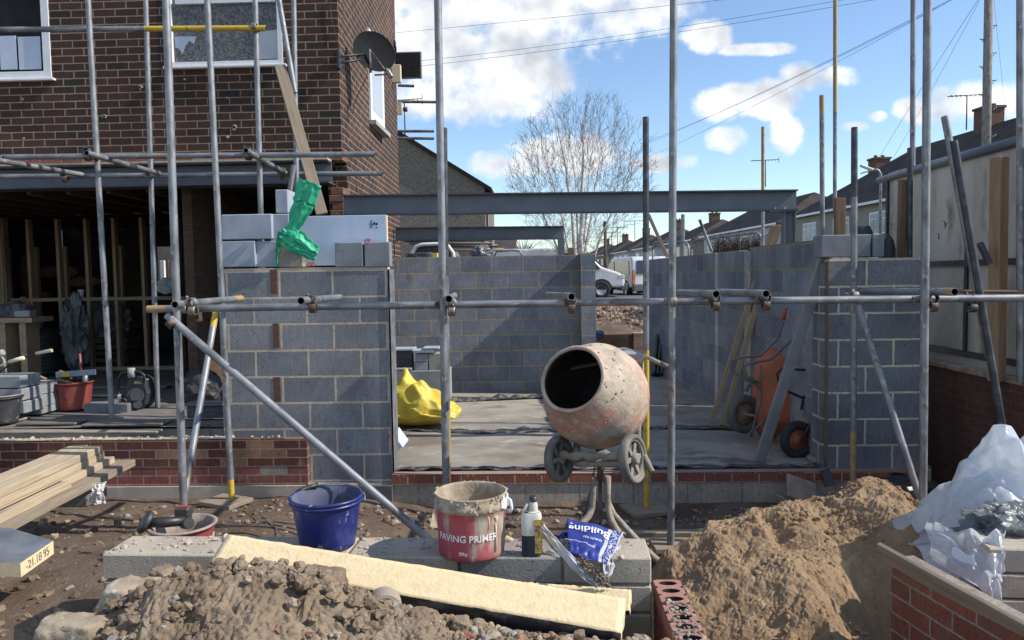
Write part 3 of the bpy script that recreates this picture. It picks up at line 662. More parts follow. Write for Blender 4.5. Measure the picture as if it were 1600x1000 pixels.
t = thing('steel_post', 'grey steel post carrying the right end of the long beam', 'steel post', P(1232, 380, BY))
pa = P(1232, 331, BY); pb = P(1232, 382, BY)
mb = MB(); mb.b2((pa.x - .055, BY - .05, pb.z - .03), (pa.x - .045, BY + .05, pa.z)); mb.b2((pa.x + .045, BY - .05, pb.z - .03), (pa.x + .055, BY + .05, pa.z)); mb.b2((pa.x - .0445, BY - .01, pb.z - .03), (pa.x + .0445, BY, pa.z)); mb.build('column', steelgrey, t)
mb = MB(); mb.b2((pa.x - .2, BY - .055, pa.z), (pa.x + .07, BY + .055, pa.z + .012)); mb.build('cap_plate', steeldark, t)
for dx in (-.14, -.05):
    mb = MB(); mb.cyl((pa.x + dx, BY - .04, pa.z + .012), (pa.x + dx, BY - .04, pa.z + .04), .007, n=8); mb.cyl((pa.x + dx, BY - .04, pa.z + .012), (pa.x + dx, BY - .04, pa.z + .024), .013, n=6); mb.build('bolt', fit_m, t)
ibeam('steel_beam', P(618, 366, 10.7), P(881, 363.5, 10.7), .19, .10, 'short grey steel beam low over the far block wall')
c = P(877, 385, 10.7); ztop_ = P(877, 373, 10.7).z
mb = MB(); mb.b2((c.x - .05, 10.65, fz1), (c.x + .045, 10.66, ztop_)); mb.b2((c.x - .05, 10.74, fz1), (c.x + .045, 10.75, ztop_)); mb.b2((c.x - .005, 10.661, fz1), (c.x + .005, 10.739, ztop_)); tag(mb.build('steel_post', steelgrey), 'short steel post under the end of the small far beam', 'steel post')
# house lintel beam
hz0, hz1 = P(200, 293, 7.42).z, P(200, 258, 7.42).z
t = thing('lintel_beam', 'heavy steel beam carrying the upper brick wall over the open house front', 'steel beam', (-3.5, 7.4, hz0))
mb = MB(); xg = P(516, 270, 7.42).x
mb.b2((-8.5, 7.35, hz1 - .016), (xg, 7.60, hz1), 1); mb.b2((-8.5, 7.35, hz0), (xg, 7.60, hz0 + .016), 1); mb.b2((-8.5, 7.47, hz0 + .0165), (xg, 7.485, hz1 - .0165)); mb.build('girder', [steelgrey, steeldark], t)
for px_ in (470,):
    x = P(px_, 270, 7.4).x; MB().b2((x, 7.36, hz0 + .017), (x + .01, 7.469, hz1 - .017)).build('stiffener', steelgrey, t)
mb = MB(); mb.b2((-8.5, 7.33, hz1 + .0005), (xg, 7.475, hz1 + .02)); mb.build('mortar_bed', mortar, t)

# ================================================================ THE HOUSE
FH = 7.48; GX = P(533, 200, 7.48).x                 # gable plane
def gx(Y): return GX - .033 * (Y - FH)
ZBW = hz1 + .02                           # bottom of the upper brickwork
t = thing('brick_house', 'brown brick house with its ground floor front knocked out', 'house', (-4, 7.48, 0))
GE = 11.35
win1 = (P(-30, 60, FH).x, P(78, 60, FH).x, P(30, 124, FH).z, 6.0)
win2 = (P(262, 60, FH).x, P(442, 90, FH).x, P(350, 103, FH).z, 6.0)
# front wall with window holes built as panels with one continuous brick pattern
def panel(mb, x0, x1, z0, z1): mb.b2((x0, FH, z0), (x1, FH + .22, z1))
mb = MB(); zb = ZBW + .0745
ZT = 8.6
panel(mb, -8.5, win1[0], zb, ZT); panel(mb, win1[0], win1[1], zb, win1[2]); panel(mb, win1[1], win2[0], zb, ZT); panel(mb, win2[0], win2[1], zb, win2[2]); panel(mb, win1[0], win1[1], 6.0, ZT); panel(mb, win2[0], win2[1], 6.0, ZT); panel(mb, win2[1], GX, zb, ZT)
# flank wall
mb.build('wall', brick_house, t)
brick_flank = masonry('flank_brickwork', .225, .075, .0115, (.045, .027, .022), (.078, .044, .034), (.30, .225, .17), org=P(535, 243, 7.48), ang=math.radians(91.9), bump=.55, stain=((.05, .038, .033), 1.3, .60, .8), third=(.036, .028, .025), dist=.0035)
mb = MB()
for (ya_, z0_, z1_) in ((FH + .2205, 2.45, ZT), (8.2, .3, 2.4495)): mb.prism([(gx(ya_), ya_, z0_), (gx(GE), GE, z0_), (gx(GE), GE, z1_), (gx(ya_), ya_, z1_)], (-.2, 0, 0))
mb.build('flank_wall', brick_flank, t)
mb = MB(); mb.b2((-8.5, FH, ZBW), (GX, FH + .22, zb)); mb.build('broken_brick_course', masonry('pink_course', .225, .0745, .011, (.30, .10, .085), (.14, .085, .065), (.34, .27, .21), org=(GX, 0, ZBW), third=(.3, .27, .22), bump=.8, stain=((.30, .25, .19), 6, .55, .7)), t)
# ragged cut brick edge under the corner
mb = MB(); z = 1.0; k = 0
x5 = P(524, 300, FH).x
for k in range(14):
    z = 2.80 - k * .0755; w = random.uniform(.03, .11) + (.05 if k % 2 else 0)
    if z < 2.2: break
    mb.b2((GX - .10 - w * .4, FH + .002 + random.uniform(0, .02), z - .07), (GX - .001, FH + .3, z), bev=.006)
mb.build('broken_brick_edge', mat('broken_brick', (.22, .10, .07), (.13, .075, .055), 14, rough=.9, bump=.7, bscale=40, layers=[((.36, .29, .22), 12, .6, .7)]), t)
# flank window
def flank_y(px): # y where flank plane X=GX is seen at pixel column px
    return min((i * .01 for i in range(700, 1200)), key=lambda Y: abs(project(Vector((gx(Y), Y, 2.5))) - px))
ya, yb = flank_y(582), flank_y(600)
za = P(590, 205, (ya + yb) / 2).z
mb = MB(); mb.b2((gx((ya + yb) / 2) + .001, ya, za + .06), (gx((ya + yb) / 2) + .035, yb, za + 1.15)); w = mb.build('side_window', white_pl, t)
MB().b2((gx((ya + yb) / 2) + .036, ya + .12, za + .2), (gx((ya + yb) / 2) + .038, yb - .12, za + 1.1)).build('pane', mat('pale_pane', (.45, .48, .52), rough=.2), w)
MB().b2((gx((ya + yb) / 2) + .001, ya - .03, za), (gx((ya + yb) / 2) + .10, yb + .05, za + .05)).build('sill', mat('sill_grey', (.35, .34, .33), rough=.7), w)
# front windows
def window(x0, x1, z0, z1, name, frosted, fr=.075):
    w = MB(); y = FH - .012
    w.b2((x0, y, z0), (x0 + fr, y + .07, z1)); w.b2((x1 - fr, y, z0), (x1, y + .07, z1)); w.b2((x0 + fr, y, z0), (x1 - fr, y + .07, z0 + fr))
    wo = w.build(name, white_pl, t)
    MB().b2((x0 - .04, y - .035, z0 - .025), (x1 + .04, y + .09, z0 - .001), bev=.004).build('sill', white_pl, wo)
    MB().b2((x0 + fr, y + .04, z0 + fr), (x1 - fr, y + .046, z1)).build('pane', frosted, wo)
    return wo
wo = window(*win1, 'window', glass_dk)
a = P(2, 109, FH + .02); b = P(25, 56, FH + .02); MB().b2((a.x, FH + .012, a.z), (b.x, FH + .02, b.z)).build('protective_film', mat('frosted_blue', (.50, .58, .70), (.44, .52, .64), 4, rough=.5), wo)
a = P(31, 109, FH + .02); b = P(63, 57, FH + .02); MB().b2((a.x, FH + .012, a.z), (b.x, FH + .02, b.z)).build('protective_film', MATS['frosted_blue'], wo)
patt = mat('patterned_glass', (.06, .06, .062), (.16, .165, .17), 55, .45, .58, rough=.3, rr=.05, bump=.6, bscale=60)
wo = window(win2[0], win2[1], win2[2], win2[3], 'bathroom_window', patt, fr=.045)
a = P(262, 7, FH); b = P(442, -6, FH); MB().b2((a.x + .076, FH - .006, a.z), (b.x - .076, FH + .05, b.z)).build('transom', white_pl, wo)
mb = MB(); pl = [P(x, y, FH + .026) for (x, y) in ((273, 57), (306, 57), (303, 69), (296, 64), (290, 72), (285, 85), (280, 76), (274, 74))]; mb.prism(pl, (0, -.002, 0)); mb.build('protective_film', mat('torn_film', (.34, .42, .55), rough=.4), wo)
mb = MB(); pl = [P(x, y, FH + .02) for (x, y) in ((404, 50), (436, 46), (440, 92), (404, 92))]; mb.prism(pl, (0, -.004, 0)); mb.build('protective_film', mat('pale_film', (.46, .50, .53), (.40, .44, .48), 5, rough=.4), wo)
# eaves at the back, roof, soffit above the frame
MB().b2((-8.9, FH - .4, ZT + .001), (GX, GE, ZT + .1)).build('soffit', white_pl, t)
mb = MB(); mb.prism([(-8.9, FH - .4, ZT + .101), (-8.9, GE, ZT + .101), (-8.9, (FH + GE) / 2, 10.4)], (8.9 + GX, 0, 0)); mb.build('roof', mat('brown_tile', (.07, .05, .042), (.10, .075, .06), 8, rough=.9, bump=.5), t)
# drilled holes and patches
for (x, y, r, pc) in ((163, 182, .014, 1), (219, 136, .012, 1), (366, 199, .016, 2), (354, 153, .006, 3), (355, 214, .008, 3), (37, 216, .008, 3), (288, 124, .006, 3), (35, 155, .008, 3), (361, 189, .01, 0)):
    c = P(x, y, FH)
    if pc: 
        mb = MB(); rock(mb, (c.x + .004, FH - .0, c.z), r * 1.9, seed=x, sub=2, rough=.5); mb.v = [(vx, FH - .003 + (vy - FH) * .12, vz) for (vx, vy, vz) in mb.v]; mb.build('mortar_patch', mortar, t, fix=False)
    if pc in (1, 2): mb = MB(); mb.disc((c.x, FH - .008, c.z), r, (0, -1, 0), 10); mb.build('drilled_hole', dark_in, t, fix=False)
# gable fittings
dish = thing('satellite_dish', 'black satellite dish on a bracket near the corner of the brick house', 'satellite dish', P(583, 85, 8.0))
c = P(583, 84, 7.9); dn = Vector((.50, -.82, .25)).normalized()
dq = dn.to_track_quat('Z', 'Y').to_matrix()
mb = MB(); R0 = .222
prof = [(R0 * k / 10, .05 * (k / 10) ** 2) for k in range(11)]
mb.lathe(prof + [(R0 + .006, .055), (R0 + .006, .048), (R0 * .9, .036), (0.001, -.006)], c - Vector((.0, .0, 0)), dq, 40); 
# the concave side looks away from the wall; we see the back and rim
dishm = mat('black_dish', (.014, .015, .018), (.02, .021, .024), 5, rough=.9, spec=.12)
mb.build('reflector', dishm, dish)
wallp = Vector((gx(flank_y(537)) - .01, flank_y(537), P(537, 93, flank_y(537)).z))
mb = MB(); mb.b2((gx(wallp.y) - .01, wallp.y - .05, wallp.z - .09), (gx(wallp.y) + .012, wallp.y + .05, wallp.z + .09)); mb.path([wallp + Vector((.01, 0, .03)), c - dn * .05 + Vector((0, 0, .03))], .012, 8); mb.path([wallp + Vector((.01, 0, -.03)), c - dn * .05 + Vector((0, 0, -.02))], .012, 8); mb.build('wall_bracket', black_pl, dish)
lnb = P(607, 116, 7.75)
mb = MB(); mb.path([c - Vector((.0, 0, .24)) + dn * .04, lnb], .009, 8); mb.path([c + Vector((-.02, -.08, .02)), c + Vector((-.01, -.10, -.22))], .014, 8); mb.path([c + Vector((0, -.09, .0)), lnb], .004, 6); mb.build('feed_arm', fit_m, dish)
mb = MB(); mb.box(lnb + Vector((.01, 0, 0)), (.05, .05, .085), Matrix.Rotation(R(-30), 3, 'Y'), bev=.01); mb.cyl(lnb + Vector((-.03, 0, .05)), lnb + Vector((.0, 0, .03)), .022, n=14); mb.build('receiver', fit_m, dish)
mb = MB(); pts = [P(574, 116, 7.8), P(566, 135, 7.85), P(558, 150, 7.9), Vector((GX + .02, 7.95, P(553, 165, 7.95).z)), P(551, 200, 7.75), P(554, 245, 7.72), P(557, 290, 7.70), P(560, 332, 7.70)]
mb.path(pts, .0035, 6); mb.path([P(515, 0, 7.47), P(518, 30, 7.47), P(526, 60, 7.47), P(531, 90, 7.50)], .003, 6); mb.build('cable', black_pl, dish)
# box and lamp on the far corner
yb2 = GE - .06
t2 = thing('floodlight', 'flat black rectangular panel sticking out from the back corner of the house', 'floodlight', P(640, 105, GE))
mb = MB(); a = P(619, 126, GE); b = P(660, 83, GE); mb.b2((a.x, GE - .1, a.z), (b.x, GE - .06, b.z), bev=.012); mb.build('panel', mat('panel_grey', (.18, .19, .20), rough=.4), t2)
mb = MB(); mb.b2((a.x + .02, GE - .105, a.z + .02), (b.x - .02, GE - .101, b.z - .02)); mb.build('screen', mat('black_screen', (.012, .012, .014), rough=.3), t2)
mb = MB(); a = P(616, 78, GE); b = P(621, 69, GE); mb.b2((gx(GE), GE - .2, a.z), (b.x, GE - .1, b.z)); mb.b2((gx(GE), GE - .1, P(0, 100, GE).z + .0), (a.x + .05, GE - .07, P(0, 93, GE).z)); mb.build('bracket', black_pl, t2)
mb = MB(); a = P(619, 129, GE - .4); b = P(626, 101, GE - .4); mb.b2((gx(GE), GE - .42, a.z), (b.x, GE - .34, b.z), bev=.006); tag(mb.build('alarm_box', cream_pl), 'cream box fixed to the house flank below the black panel', 'alarm box')
mb = MB(); a = P(626, 180, GE); b = P(628, 160, GE); mb.b2((gx(GE), GE - .04, a.z), (b.x, GE, b.z)); tag(mb.build('vent_cover', cream_pl), 'small tan cover plate low on the back corner of the house', 'vent')
mb = MB(); c = P(630, 171, GE); mb.cyl(c, c + Vector((.06, 0, 0)), .03, .04, 14); tag(mb.build('camera_lamp', black_pl), 'small round black lamp on the back corner of the house', 'lamp')
# scaffold stubs behind the house corner
for k, (x0, y0, x1, y1) in enumerate(((622, 133.5, 647, 134.5), (622, 159, 692, 159.5), (622, 205, 678, 205), (622, 216, 678, 216.5))):
    pole(P(x0, y0, 12.6), P(x1, y1, 12.6), ('highest', 'second highest', 'third', 'lowest')[k] + ' of four scaffold tube ends poking out behind the house corner', 'tube ends behind the house', n=10)

# ---- interior of the house
room = thing('house_room', 'dark gutted room behind the open front of the brick house', 'room', (-5, 9, ZH))
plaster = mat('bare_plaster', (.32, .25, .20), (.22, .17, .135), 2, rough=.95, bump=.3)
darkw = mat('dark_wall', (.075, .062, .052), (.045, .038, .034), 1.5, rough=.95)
xrw = P(345, 450, 8.6).x; wbk = 13.2
hole = (P(243, 420, wbk).x, P(276, 420, wbk).x, P(260, 448, wbk).z, P(260, 385, wbk).z)
mb = MB(); x0 = -8.5
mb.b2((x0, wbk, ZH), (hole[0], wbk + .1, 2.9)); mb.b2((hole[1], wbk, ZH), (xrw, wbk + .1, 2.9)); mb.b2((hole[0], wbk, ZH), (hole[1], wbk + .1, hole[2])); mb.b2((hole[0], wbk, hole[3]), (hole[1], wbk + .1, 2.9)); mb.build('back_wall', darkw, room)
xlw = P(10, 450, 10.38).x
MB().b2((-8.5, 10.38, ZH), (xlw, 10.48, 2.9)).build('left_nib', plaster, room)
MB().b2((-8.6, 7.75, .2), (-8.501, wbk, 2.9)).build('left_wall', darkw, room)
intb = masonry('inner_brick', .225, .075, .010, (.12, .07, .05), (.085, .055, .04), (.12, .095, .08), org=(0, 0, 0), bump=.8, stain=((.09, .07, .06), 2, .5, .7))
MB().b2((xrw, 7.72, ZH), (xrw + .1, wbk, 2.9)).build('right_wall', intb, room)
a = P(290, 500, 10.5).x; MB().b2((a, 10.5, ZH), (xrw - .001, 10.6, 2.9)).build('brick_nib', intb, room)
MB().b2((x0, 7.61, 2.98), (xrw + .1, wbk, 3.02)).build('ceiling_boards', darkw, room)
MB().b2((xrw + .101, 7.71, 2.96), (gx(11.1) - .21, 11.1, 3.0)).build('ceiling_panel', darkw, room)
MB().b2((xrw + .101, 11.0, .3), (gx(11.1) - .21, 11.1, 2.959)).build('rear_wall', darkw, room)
mb = MB()
for i in range(16): 
    xx = -8.2 + i * .42
    if xx > xrw - .06: break
    mb.b2((xx, 7.62, 2.80), (xx + .045, wbk, 2.979))
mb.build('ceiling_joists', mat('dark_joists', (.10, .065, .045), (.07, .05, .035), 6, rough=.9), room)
sw = thing('stud_partition', 'timber stud partition standing across the dark room', 'partition', (-5, 10.4, ZH))
def stud(px, Y, y0, y1, w=.045):
    a = P(px, y1, Y); a.z = ZH + .002; b = Vector((a.x, Y, 2.79)); board('stud', a, b, .09, w, stud_m, parent=sw, up=(1, 0, 0), bev=.002)
SY = 10.4
for px_ in (14, 57, 102, 146, 189, 232, 287): stud(px_, SY, 0, 575)
for px_ in (22, 66, 111, 197): 
    a = P(px_, 570, SY + .9); a.z = ZH; board('stud', a, Vector((a.x, a.y, 2.45)), .07, .05, stud_m, parent=sw, up=(1, 0, 0), bev=.002)
board('top_plate', P(8, 335, SY - .002), P(286, 331, SY - .002), .09, .05, stud_m, parent=sw, bev=.002)
board('noggin', P(20, 469, SY - .003), P(290, 465, SY - .003), .094, .05, stud_m, parent=sw, bev=.002)
a = P(8, 575, SY); b = P(290, 572, SY); a.z = b.z = ZH + .027; board('sole_plate', a, b, .10, .05, stud_m, parent=sw, bev=.002)
# seen through the back opening: fence and a pale wall
mb = MB(); a = P(240, 420, 15).x; b = P(285, 420, 15).x
for i in range(9): x = lerp(a - .3, b + .1, i / 9); mb.b2((x, 15, .5), (x + .055, 15.02, P(260, 407, 15).z + .01 * (i % 2)))
tag(mb.build('board_fence', mat('fence_brown', (.24, .13, .07), (.18, .10, .06), 8, rough=.9)), 'brown upright board fence seen through the back opening of the room', 'fence')
mb = MB(); a = P(225, 420, 17).x; b = P(300, 420, 17).x; mb.b2((a, 17, .5), (b, 17.1, 3.2)); tag(mb.build('garage_wall', mat('garage_render', (.16, .155, .145), (.12, .115, .11), 3, rough=.95)), 'plain grey wall beyond the brown fence behind the room', 'wall')
mb = MB(); a = P(251, 440, 14.6); b = P(256, 407, 14.6); mb.b2((a.x, 14.6, .5), (b.x, 14.66, b.z), bev=.004); tag(mb.build('white_post', white_pl), 'slim white post in front of the brown fence beyond the room', 'post')
# clutter in the room
def crumple(name, c, r, m, label, cat, seed=0, amp=.5, sub=4, freq=1.6, squash=(1, 1, 1), parent=None, power=1.0):
    bm = bmesh.new(); bmesh.ops.create_icosphere(bm, subdivisions=sub, radius=1); vs = []
    so = Vector((seed * 7.1, seed * 3.3, seed))
    for v in bm.verts:
        p = v.co.copy(); q = p * freq + so
        k = 1 + amp * (.5 - abs(noise.noise(q)) * 1.6) + amp * .45 * (.4 - abs(noise.noise(q * 2.7))) + amp * .18 * (.4 - abs(noise.noise(q * 6)))
        vs.append(Vector((p.x * squash[0], p.y * squash[1], p.z * squash[2])) * k * r + Vector(c))
    fs = [[v.index for v in f.verts] for f in bm.faces]; bm.free()
    o = MB().add(vs, fs, 0, False).build(name, m, parent, fix=False)
    if label: tag(o, label, cat)
    return o
silver = sheetmat('clear_polythene', (.16, .17, .18), .15, .15, bump=.8, bscale=10)
crumple('polythene_roll', P(118, 520, 9.6), .2, silver, 'shiny crumpled polythene roll leaning behind the studs of the dark room', 'plastic sheet', 3, .5, 5, 1.8, (.7, .7, 2.1))
crumple('polythene_bag', P(172, 500, 11.2), .26, silver, 'bulging grey polythene bag hanging behind the partition studs', 'bag', 5, .5, 4, 1.8, (1, .7, 1.1))
crumple('polythene_bag', P(20, 492, 9.4), .17, silver, 'crumpled grey bag at the left end of the dark room', 'bag', 9, .5, 4, 1.8, (1.2, .7, .9))
pk = mat('pinkish_insulation', (.34, .19, .13), (.25, .14, .10), 6, rough=.95, bump=.5)
for k, (x, y, YY, s) in enumerate(((45, 430, 12.0, (.9, .5, 1.9)), (90, 425, 12.2, (2.0, .5, .6)), (130, 440, 12.3, (1.7, .5, .5)), (60, 462, 12, (1.2, .5, .35)), (38, 490, 9.6, (.7, .5, 1.2)))):
    crumple('insulation_roll', P(x, y, YY), .16, pk, ('upright brown pink insulation roll behind the left studs', 'folded insulation batt lying high behind the partition', 'folded insulation batt beside the paper cup', 'small insulation piece low behind the left studs', 'pink brown roll beside the grey bag at far left')[k], 'insulation', k, .3, 4, 1.3, s)
for k in range(6):
    mb = MB(); a = P(180, 575 - k * 11, 11.3); mb.b2((a.x - .35, 11.2, ZH + .02 + k * .10), (a.x + .25, 11.6, ZH + .095 + k * .10), bev=.01); tag(mb.build('stored_box', mat('cardboard%d' % (k % 3), ((.20, .11, .06), (.07, .07, .075), (.15, .12, .09))[k % 3], rough=.9)), ('lowest', 'second', 'third', 'fourth', 'fifth', 'topmost')[k] + ' flat box of the pile behind the right hand studs', 'box', 'pile of boxes in the dark room')
# white cup on the noggin
c = P(127, 462, SY - .03); mb = MB(); mb.lathe([(.0, -.0), (.03, 0), (.042, .10), (.045, .105), (.0, .106)], (c.x, c.y, P(127, 466.5, SY).z + .023), None, 18); tag(mb.build('paper_cup', white_pl), 'white paper cup standing on the middle rail of the studs', 'cup')
# black stacked drum
c = G(68, 586, ZH); mb = MB(); pr = [(.0, 0), (.30, 0)]
for i in range(10): z = .02 + i * .055; pr += [(.30, z), (.312, z + .012), (.312, z + .03), (.30, z + .04)]
pr += [(.30, .62), (.285, .62), (.28, .5), (0, .5)]
mb.lathe(pr, (c.x, c.y, ZH + .012), None, 36); tag(mb.build('black_drum', mat('ribbed_black', (.022, .022, .024), (.035, .034, .033), 8, rough=.5)), 'large round ribbed black drum standing in the dark room', 'drum')
# silver duct piece at the opening
crumple('foil_sheet', P(262, 447, 9.8), .10, sheetmat('foil_blue', (.45, .50, .58), .25, .1), 'crumpled silver foil sheet on the rail by the back opening', 'foil', 12, .6, 4, 1.4, (1.2, .6, .9))
# workbench clutter at far left
mb = MB(); a = P(-20, 505, 8.8); b = P(50, 499, 8.8); mb.b2((a.x, 8.8, a.z), (b.x, 9.2, b.z + .02)); mb.b2((b.x - .2, 8.85, ZH), (b.x - .12, 9.1, a.z)); mb.b2((a.x + .1, 8.85, ZH), (a.x + .18, 9.1, a.z)); tag(mb.build('workbench', stud_m), 'dark wooden workbench at the far left of the room', 'workbench')
mb = MB(); a = P(16, 498, 8.75); b = P(40, 492, 8.75); mb.b2((a.x, 8.82, a.z + .015), (b.x, 8.95, b.z + .05), bev=.008); tag(mb.build('small_radio', mat('grey_box', (.30, .30, .30), rough=.5)), 'small grey radio lying on the dark workbench', 'radio')

# ================================================================ SCAFFOLD
GY = [galv, yellow_p, ochre_p, galv_dark]
def gz(x, y): return H(x, y, False)
def vpole(x0, y0, x1, y1, Y, label, bands=None, z0=None, group='scaffold standards', name='scaffold_standard', mats=None, Yt=None):
    """upright tube through two photo points at depth Y; z0 = level its foot stands on"""
    a = P(x1, y1, Y); b = P(x0, y0, Yt or Y)
    if z0 is not None:
        d = (b - a); a = a - d * ((a.z - z0) / d.z)
    return pole(a, b, label, group, mats or GY, bands, name=name)
F1, F2 = 4.68, 5.92
def plate(cx, cy, z, w, l, rz, label, m=timber, h=.035):
    mb = MB(); mb.box((cx, cy, z + h / 2), (w, l, h), Matrix.Rotation(R(rz), 3, 'Z'), bev=.004)
    return tag(mb.build('sole_board', m), label, 'sole board', 'sole boards under the scaffold')
# front row
A = vpole(258, -40, 288, 815, F1, 'front standard at the left end of the long rail, foot behind the red tub', z0=gz(-2.2, 4.68) - .02)
Bp = vpole(683.5, -40, 697, 760, F1, 'front standard rising behind the pink and white primer bucket', z0=-.02)
z3 = P(1048, 850, 4.78).z
C3 = vpole(1053, -60, 1048, 850, 4.78, 'front standard right of the cement mixer on a small sole board', z0=z3)
D4 = vpole(1450, -60, 1442, 780, F1, 'front standard along the right edge of the dark block pier', z0=0)
p_ = P(1048, 852, 4.78)
plate(p_.x + .03, p_.y + .02, z3 - .036, .30, .20, 4, 'small muddy sole board under the standard by the sand heap')
# inner row, yellow feet
z2 = P(362, 779, F2).z
E1 = vpole(322, -40, 362, 779, F2, 'standard with a yellow foot in front of the left end of the left block pier', bands=[(0, .038, 1)], z0=z2)
plate(P(355, 781, F2).x, F2 - .02, z2 - .036, .34, .26, -24, 'sole board under the yellow footed standard by the left pier')
z2 = P(1010, 792, F2).z
E2 = vpole(1009, 183, 1010, 792, F2, 'dark topped standard with a long yellow foot just right of the mixer', bands=[(0, .41, 1), (.66, 1, 3)], z0=z2)
plate(P(1011, 793, F2).x, F2, z2 - .037, .36, .30, 18, 'wooden sole board under the yellow standard beside the mixer')
E3 = vpole(694, 200, 700, 745, F2, 'dark standard with a yellow streaked lower half behind the primer bucket standard', bands=[(0, .27, 2), (.62, 1, 3)], z0=-.02)
E4 = vpole(1335, 199, 1333, 776, F2 + .03, 'standard with an ochre foot in front of the dark block pier', bands=[(0, .20, 2), (.82, 1, 3)], z0=0)
# house side
q = G(163, 658, ZH + .018)
L1 = pole(Vector((q.x, 6.55, ZH + .018)), P(134, -60, 6.5), 'standard standing on a steel plate on the open house floor', 'scaffold standards', GY, name='scaffold_standard')
mb = MB(); mb.box((q.x, 6.55, ZH + .014), (.15, .15, .008)); tag(mb.build('base_plate', galv), 'small steel base plate on the open house floor', 'base plate')
q2 = P(246, 628, 7.22)
L2 = pole(Vector((q2.x, 7.22, ZH)), P(226, -60, 7.22), 'thin standard close against the brick front left of the bathroom window', 'scaffold standards', GY, name='scaffold_standard')
L3 = vpole(397, -60, 407.5, 330, 6.62, 'standard in front of the bathroom window rising from behind the left pier', z0=ZH)
L4 = vpole(458, -60, 464, 330, 7.0, 'standard against the brickwork just right of the bathroom window', z0=ZH)
L5 = pole(P(461, 145, 6.9), P(429, -40, 6.9), 'sloping tube crossing the right edge of the bathroom window', 'braces', GY, name='scaffold_tube')
L6 = pole(P(453, 298, 6.95), P(459, 258, 6.95), 'short light tube behind the green plastic sleeve', 'braces', GY, name='scaffold_tube')
# horizontals
pole(P(-60, 46.5, 6.56), P(416, 44, 6.56), 'upper guard rail across the house, yellow on its right half', 'ledgers', GY, bands=[(.605, 1, 1)], name='scaffold_ledger')
LA = pole(P(-60, 246, 6.44), P(586, 241, 6.44), 'higher of the two long tubes in front of the lintel beam', 'ledgers', GY, name='scaffold_ledger')
LB = pole(P(-60, 276.5, 7.14), P(598, 271, 7.14), 'lower of the two long tubes in front of the lintel beam', 'ledgers', GY, name='scaffold_ledger')
LM = pole(P(231, 483, 4.78), P(900, 473.5, 4.74), 'long chest high rail from the left end to beyond the mixer', 'ledgers', GY, bands=[(0, .045, 2)], name='scaffold_ledger')
LM2 = pole(P(895, 473, 4.845), P(1680, 464.5, 4.78), 'long chest high rail from the mixer to the right edge', 'ledgers', GY, name='scaffold_ledger')
# braces
BR1 = pole(P(692, 862, 4.35), P(261, 493, 4.66), 'long bright brace slanting down from the left rail end to the primer bucket', 'braces', GY, name='scaffold_brace')
BR2 = pole(P(283, 806, 5.0), P(338, 482, 5.75), 'steep brace with a yellow top behind the left front standard', 'braces', GY, bands=[(.90, 1, 1)], name='scaffold_brace')
BR3 = pole(P(1440, 788, 5.1), P(1341, 478, 5.55), 'steep brace slanting across the face of the dark block pier', 'braces', GY, name='scaffold_brace')
# transoms seen end on
def transom(x0, y0, x1, y1, Ya, Yb, label, bands=None): return pole(P(x0, y0, Ya), P(x1, y1, Yb), label, 'transoms', GY, bands, name='scaffold_transom')
transom(273, 476, 377, 466, 4.58, 5.9, 'short cross tube with an ochre far end at the left end of the long rail', [(.86, 1, 2)])
transom(470, 470, 531, 464.5, 4.52, 5.75, 'short cross tube in front of the left block pier')
transom(701, 467, 710, 462, 4.5, 5.75, 'short cross tube right of the primer bucket standards')
transom(893, 463.5, 856, 461, 4.55, 5.7, 'short cross tube in front of the far block wall')
transom(1119, 459.5, 1060, 457, 4.55, 5.7, 'left one of the two short cross tubes right of the mixer')
transom(1197, 459, 1122, 456, 4.55, 5.75, 'right one of the two short cross tubes, in front of the long side wall')
transom(1492, 456, 1348, 455, 4.5, 5.85, 'cross tube with a rusty open end in front of the dark block pier', [(0, .05, 2)])
# cross tubes at the lintel
transom(-30, 246, 128, 273, 6.0, 7.1, 'cross tube at the far left running back to the lintel beam')
transom(135, 239, 248, 271, 6.2, 7.1, 'second cross tube running back beside the standard on the house floor')
transom(384, 235, 446, 271, 6.2, 7.1, 'third cross tube running back above the left block pier')

def coupler(pos, d1, d2, label, m=None, off=None, parent=None):
    """swivel coupler: one band round each of two tubes plus bolts"""
    pos = Vector(pos); t = thing('scaffold_coupler', label, 'coupler', pos, 'scaffold couplers')
    m = m or fit_m; d1 = Vector(d1).normalized(); d2 = Vector(d2).normalized(); off = Vector(off) if off is not None else d1.cross(d2).normalized() * .05
    if off.y > 0: off = -off
    for k, (dd, c) in enumerate(((d1, pos - off * .5), (d2, pos + off * .5))):
        q = dd.to_track_quat('Z', 'Y').to_matrix(); mb = MB()
        mb.lathe([(.0245, -.022), (.031, -.022), (.033, -.015), (.033, .015), (.031, .022), (.0245, .022)], c, q, 18)
        mb.box(c + q @ Vector((.036, 0, 0)), (.022, .030, .04), q, bev=.004)
        mb.build('band', m, t)
        mb = MB(); mb.cyl(c + q @ Vector((.036, -.03, 0)), c + q @ Vector((.036, .045, 0)), .006, n=8); mb.cyl(c + q @ Vector((.036, .028, 0)), c + q @ Vector((.036, .04, 0)), .012, n=6); mb.build('bolt', m, t)
    return t
V = Vector
up = V((0, 0, 1)); rt = V((1, 0, -.012)); bk = V((.03, 1, 0))
coupler(P(291, 482, 4.73), up, rt, 'coupler at the left end of the long rail on the front standard')
coupler(P(271, 505, 4.66), rt, V((.66, 0, -.75)), 'coupler gripping the top of the long bright brace', rust_m)
coupler(P(301, 479, 4.7), rt, bk, 'shiny coupler holding the leftmost short cross tube')
coupler(P(489, 475, 4.72), rt, bk, 'coupler under the cross tube in front of the left pier', rust_m)
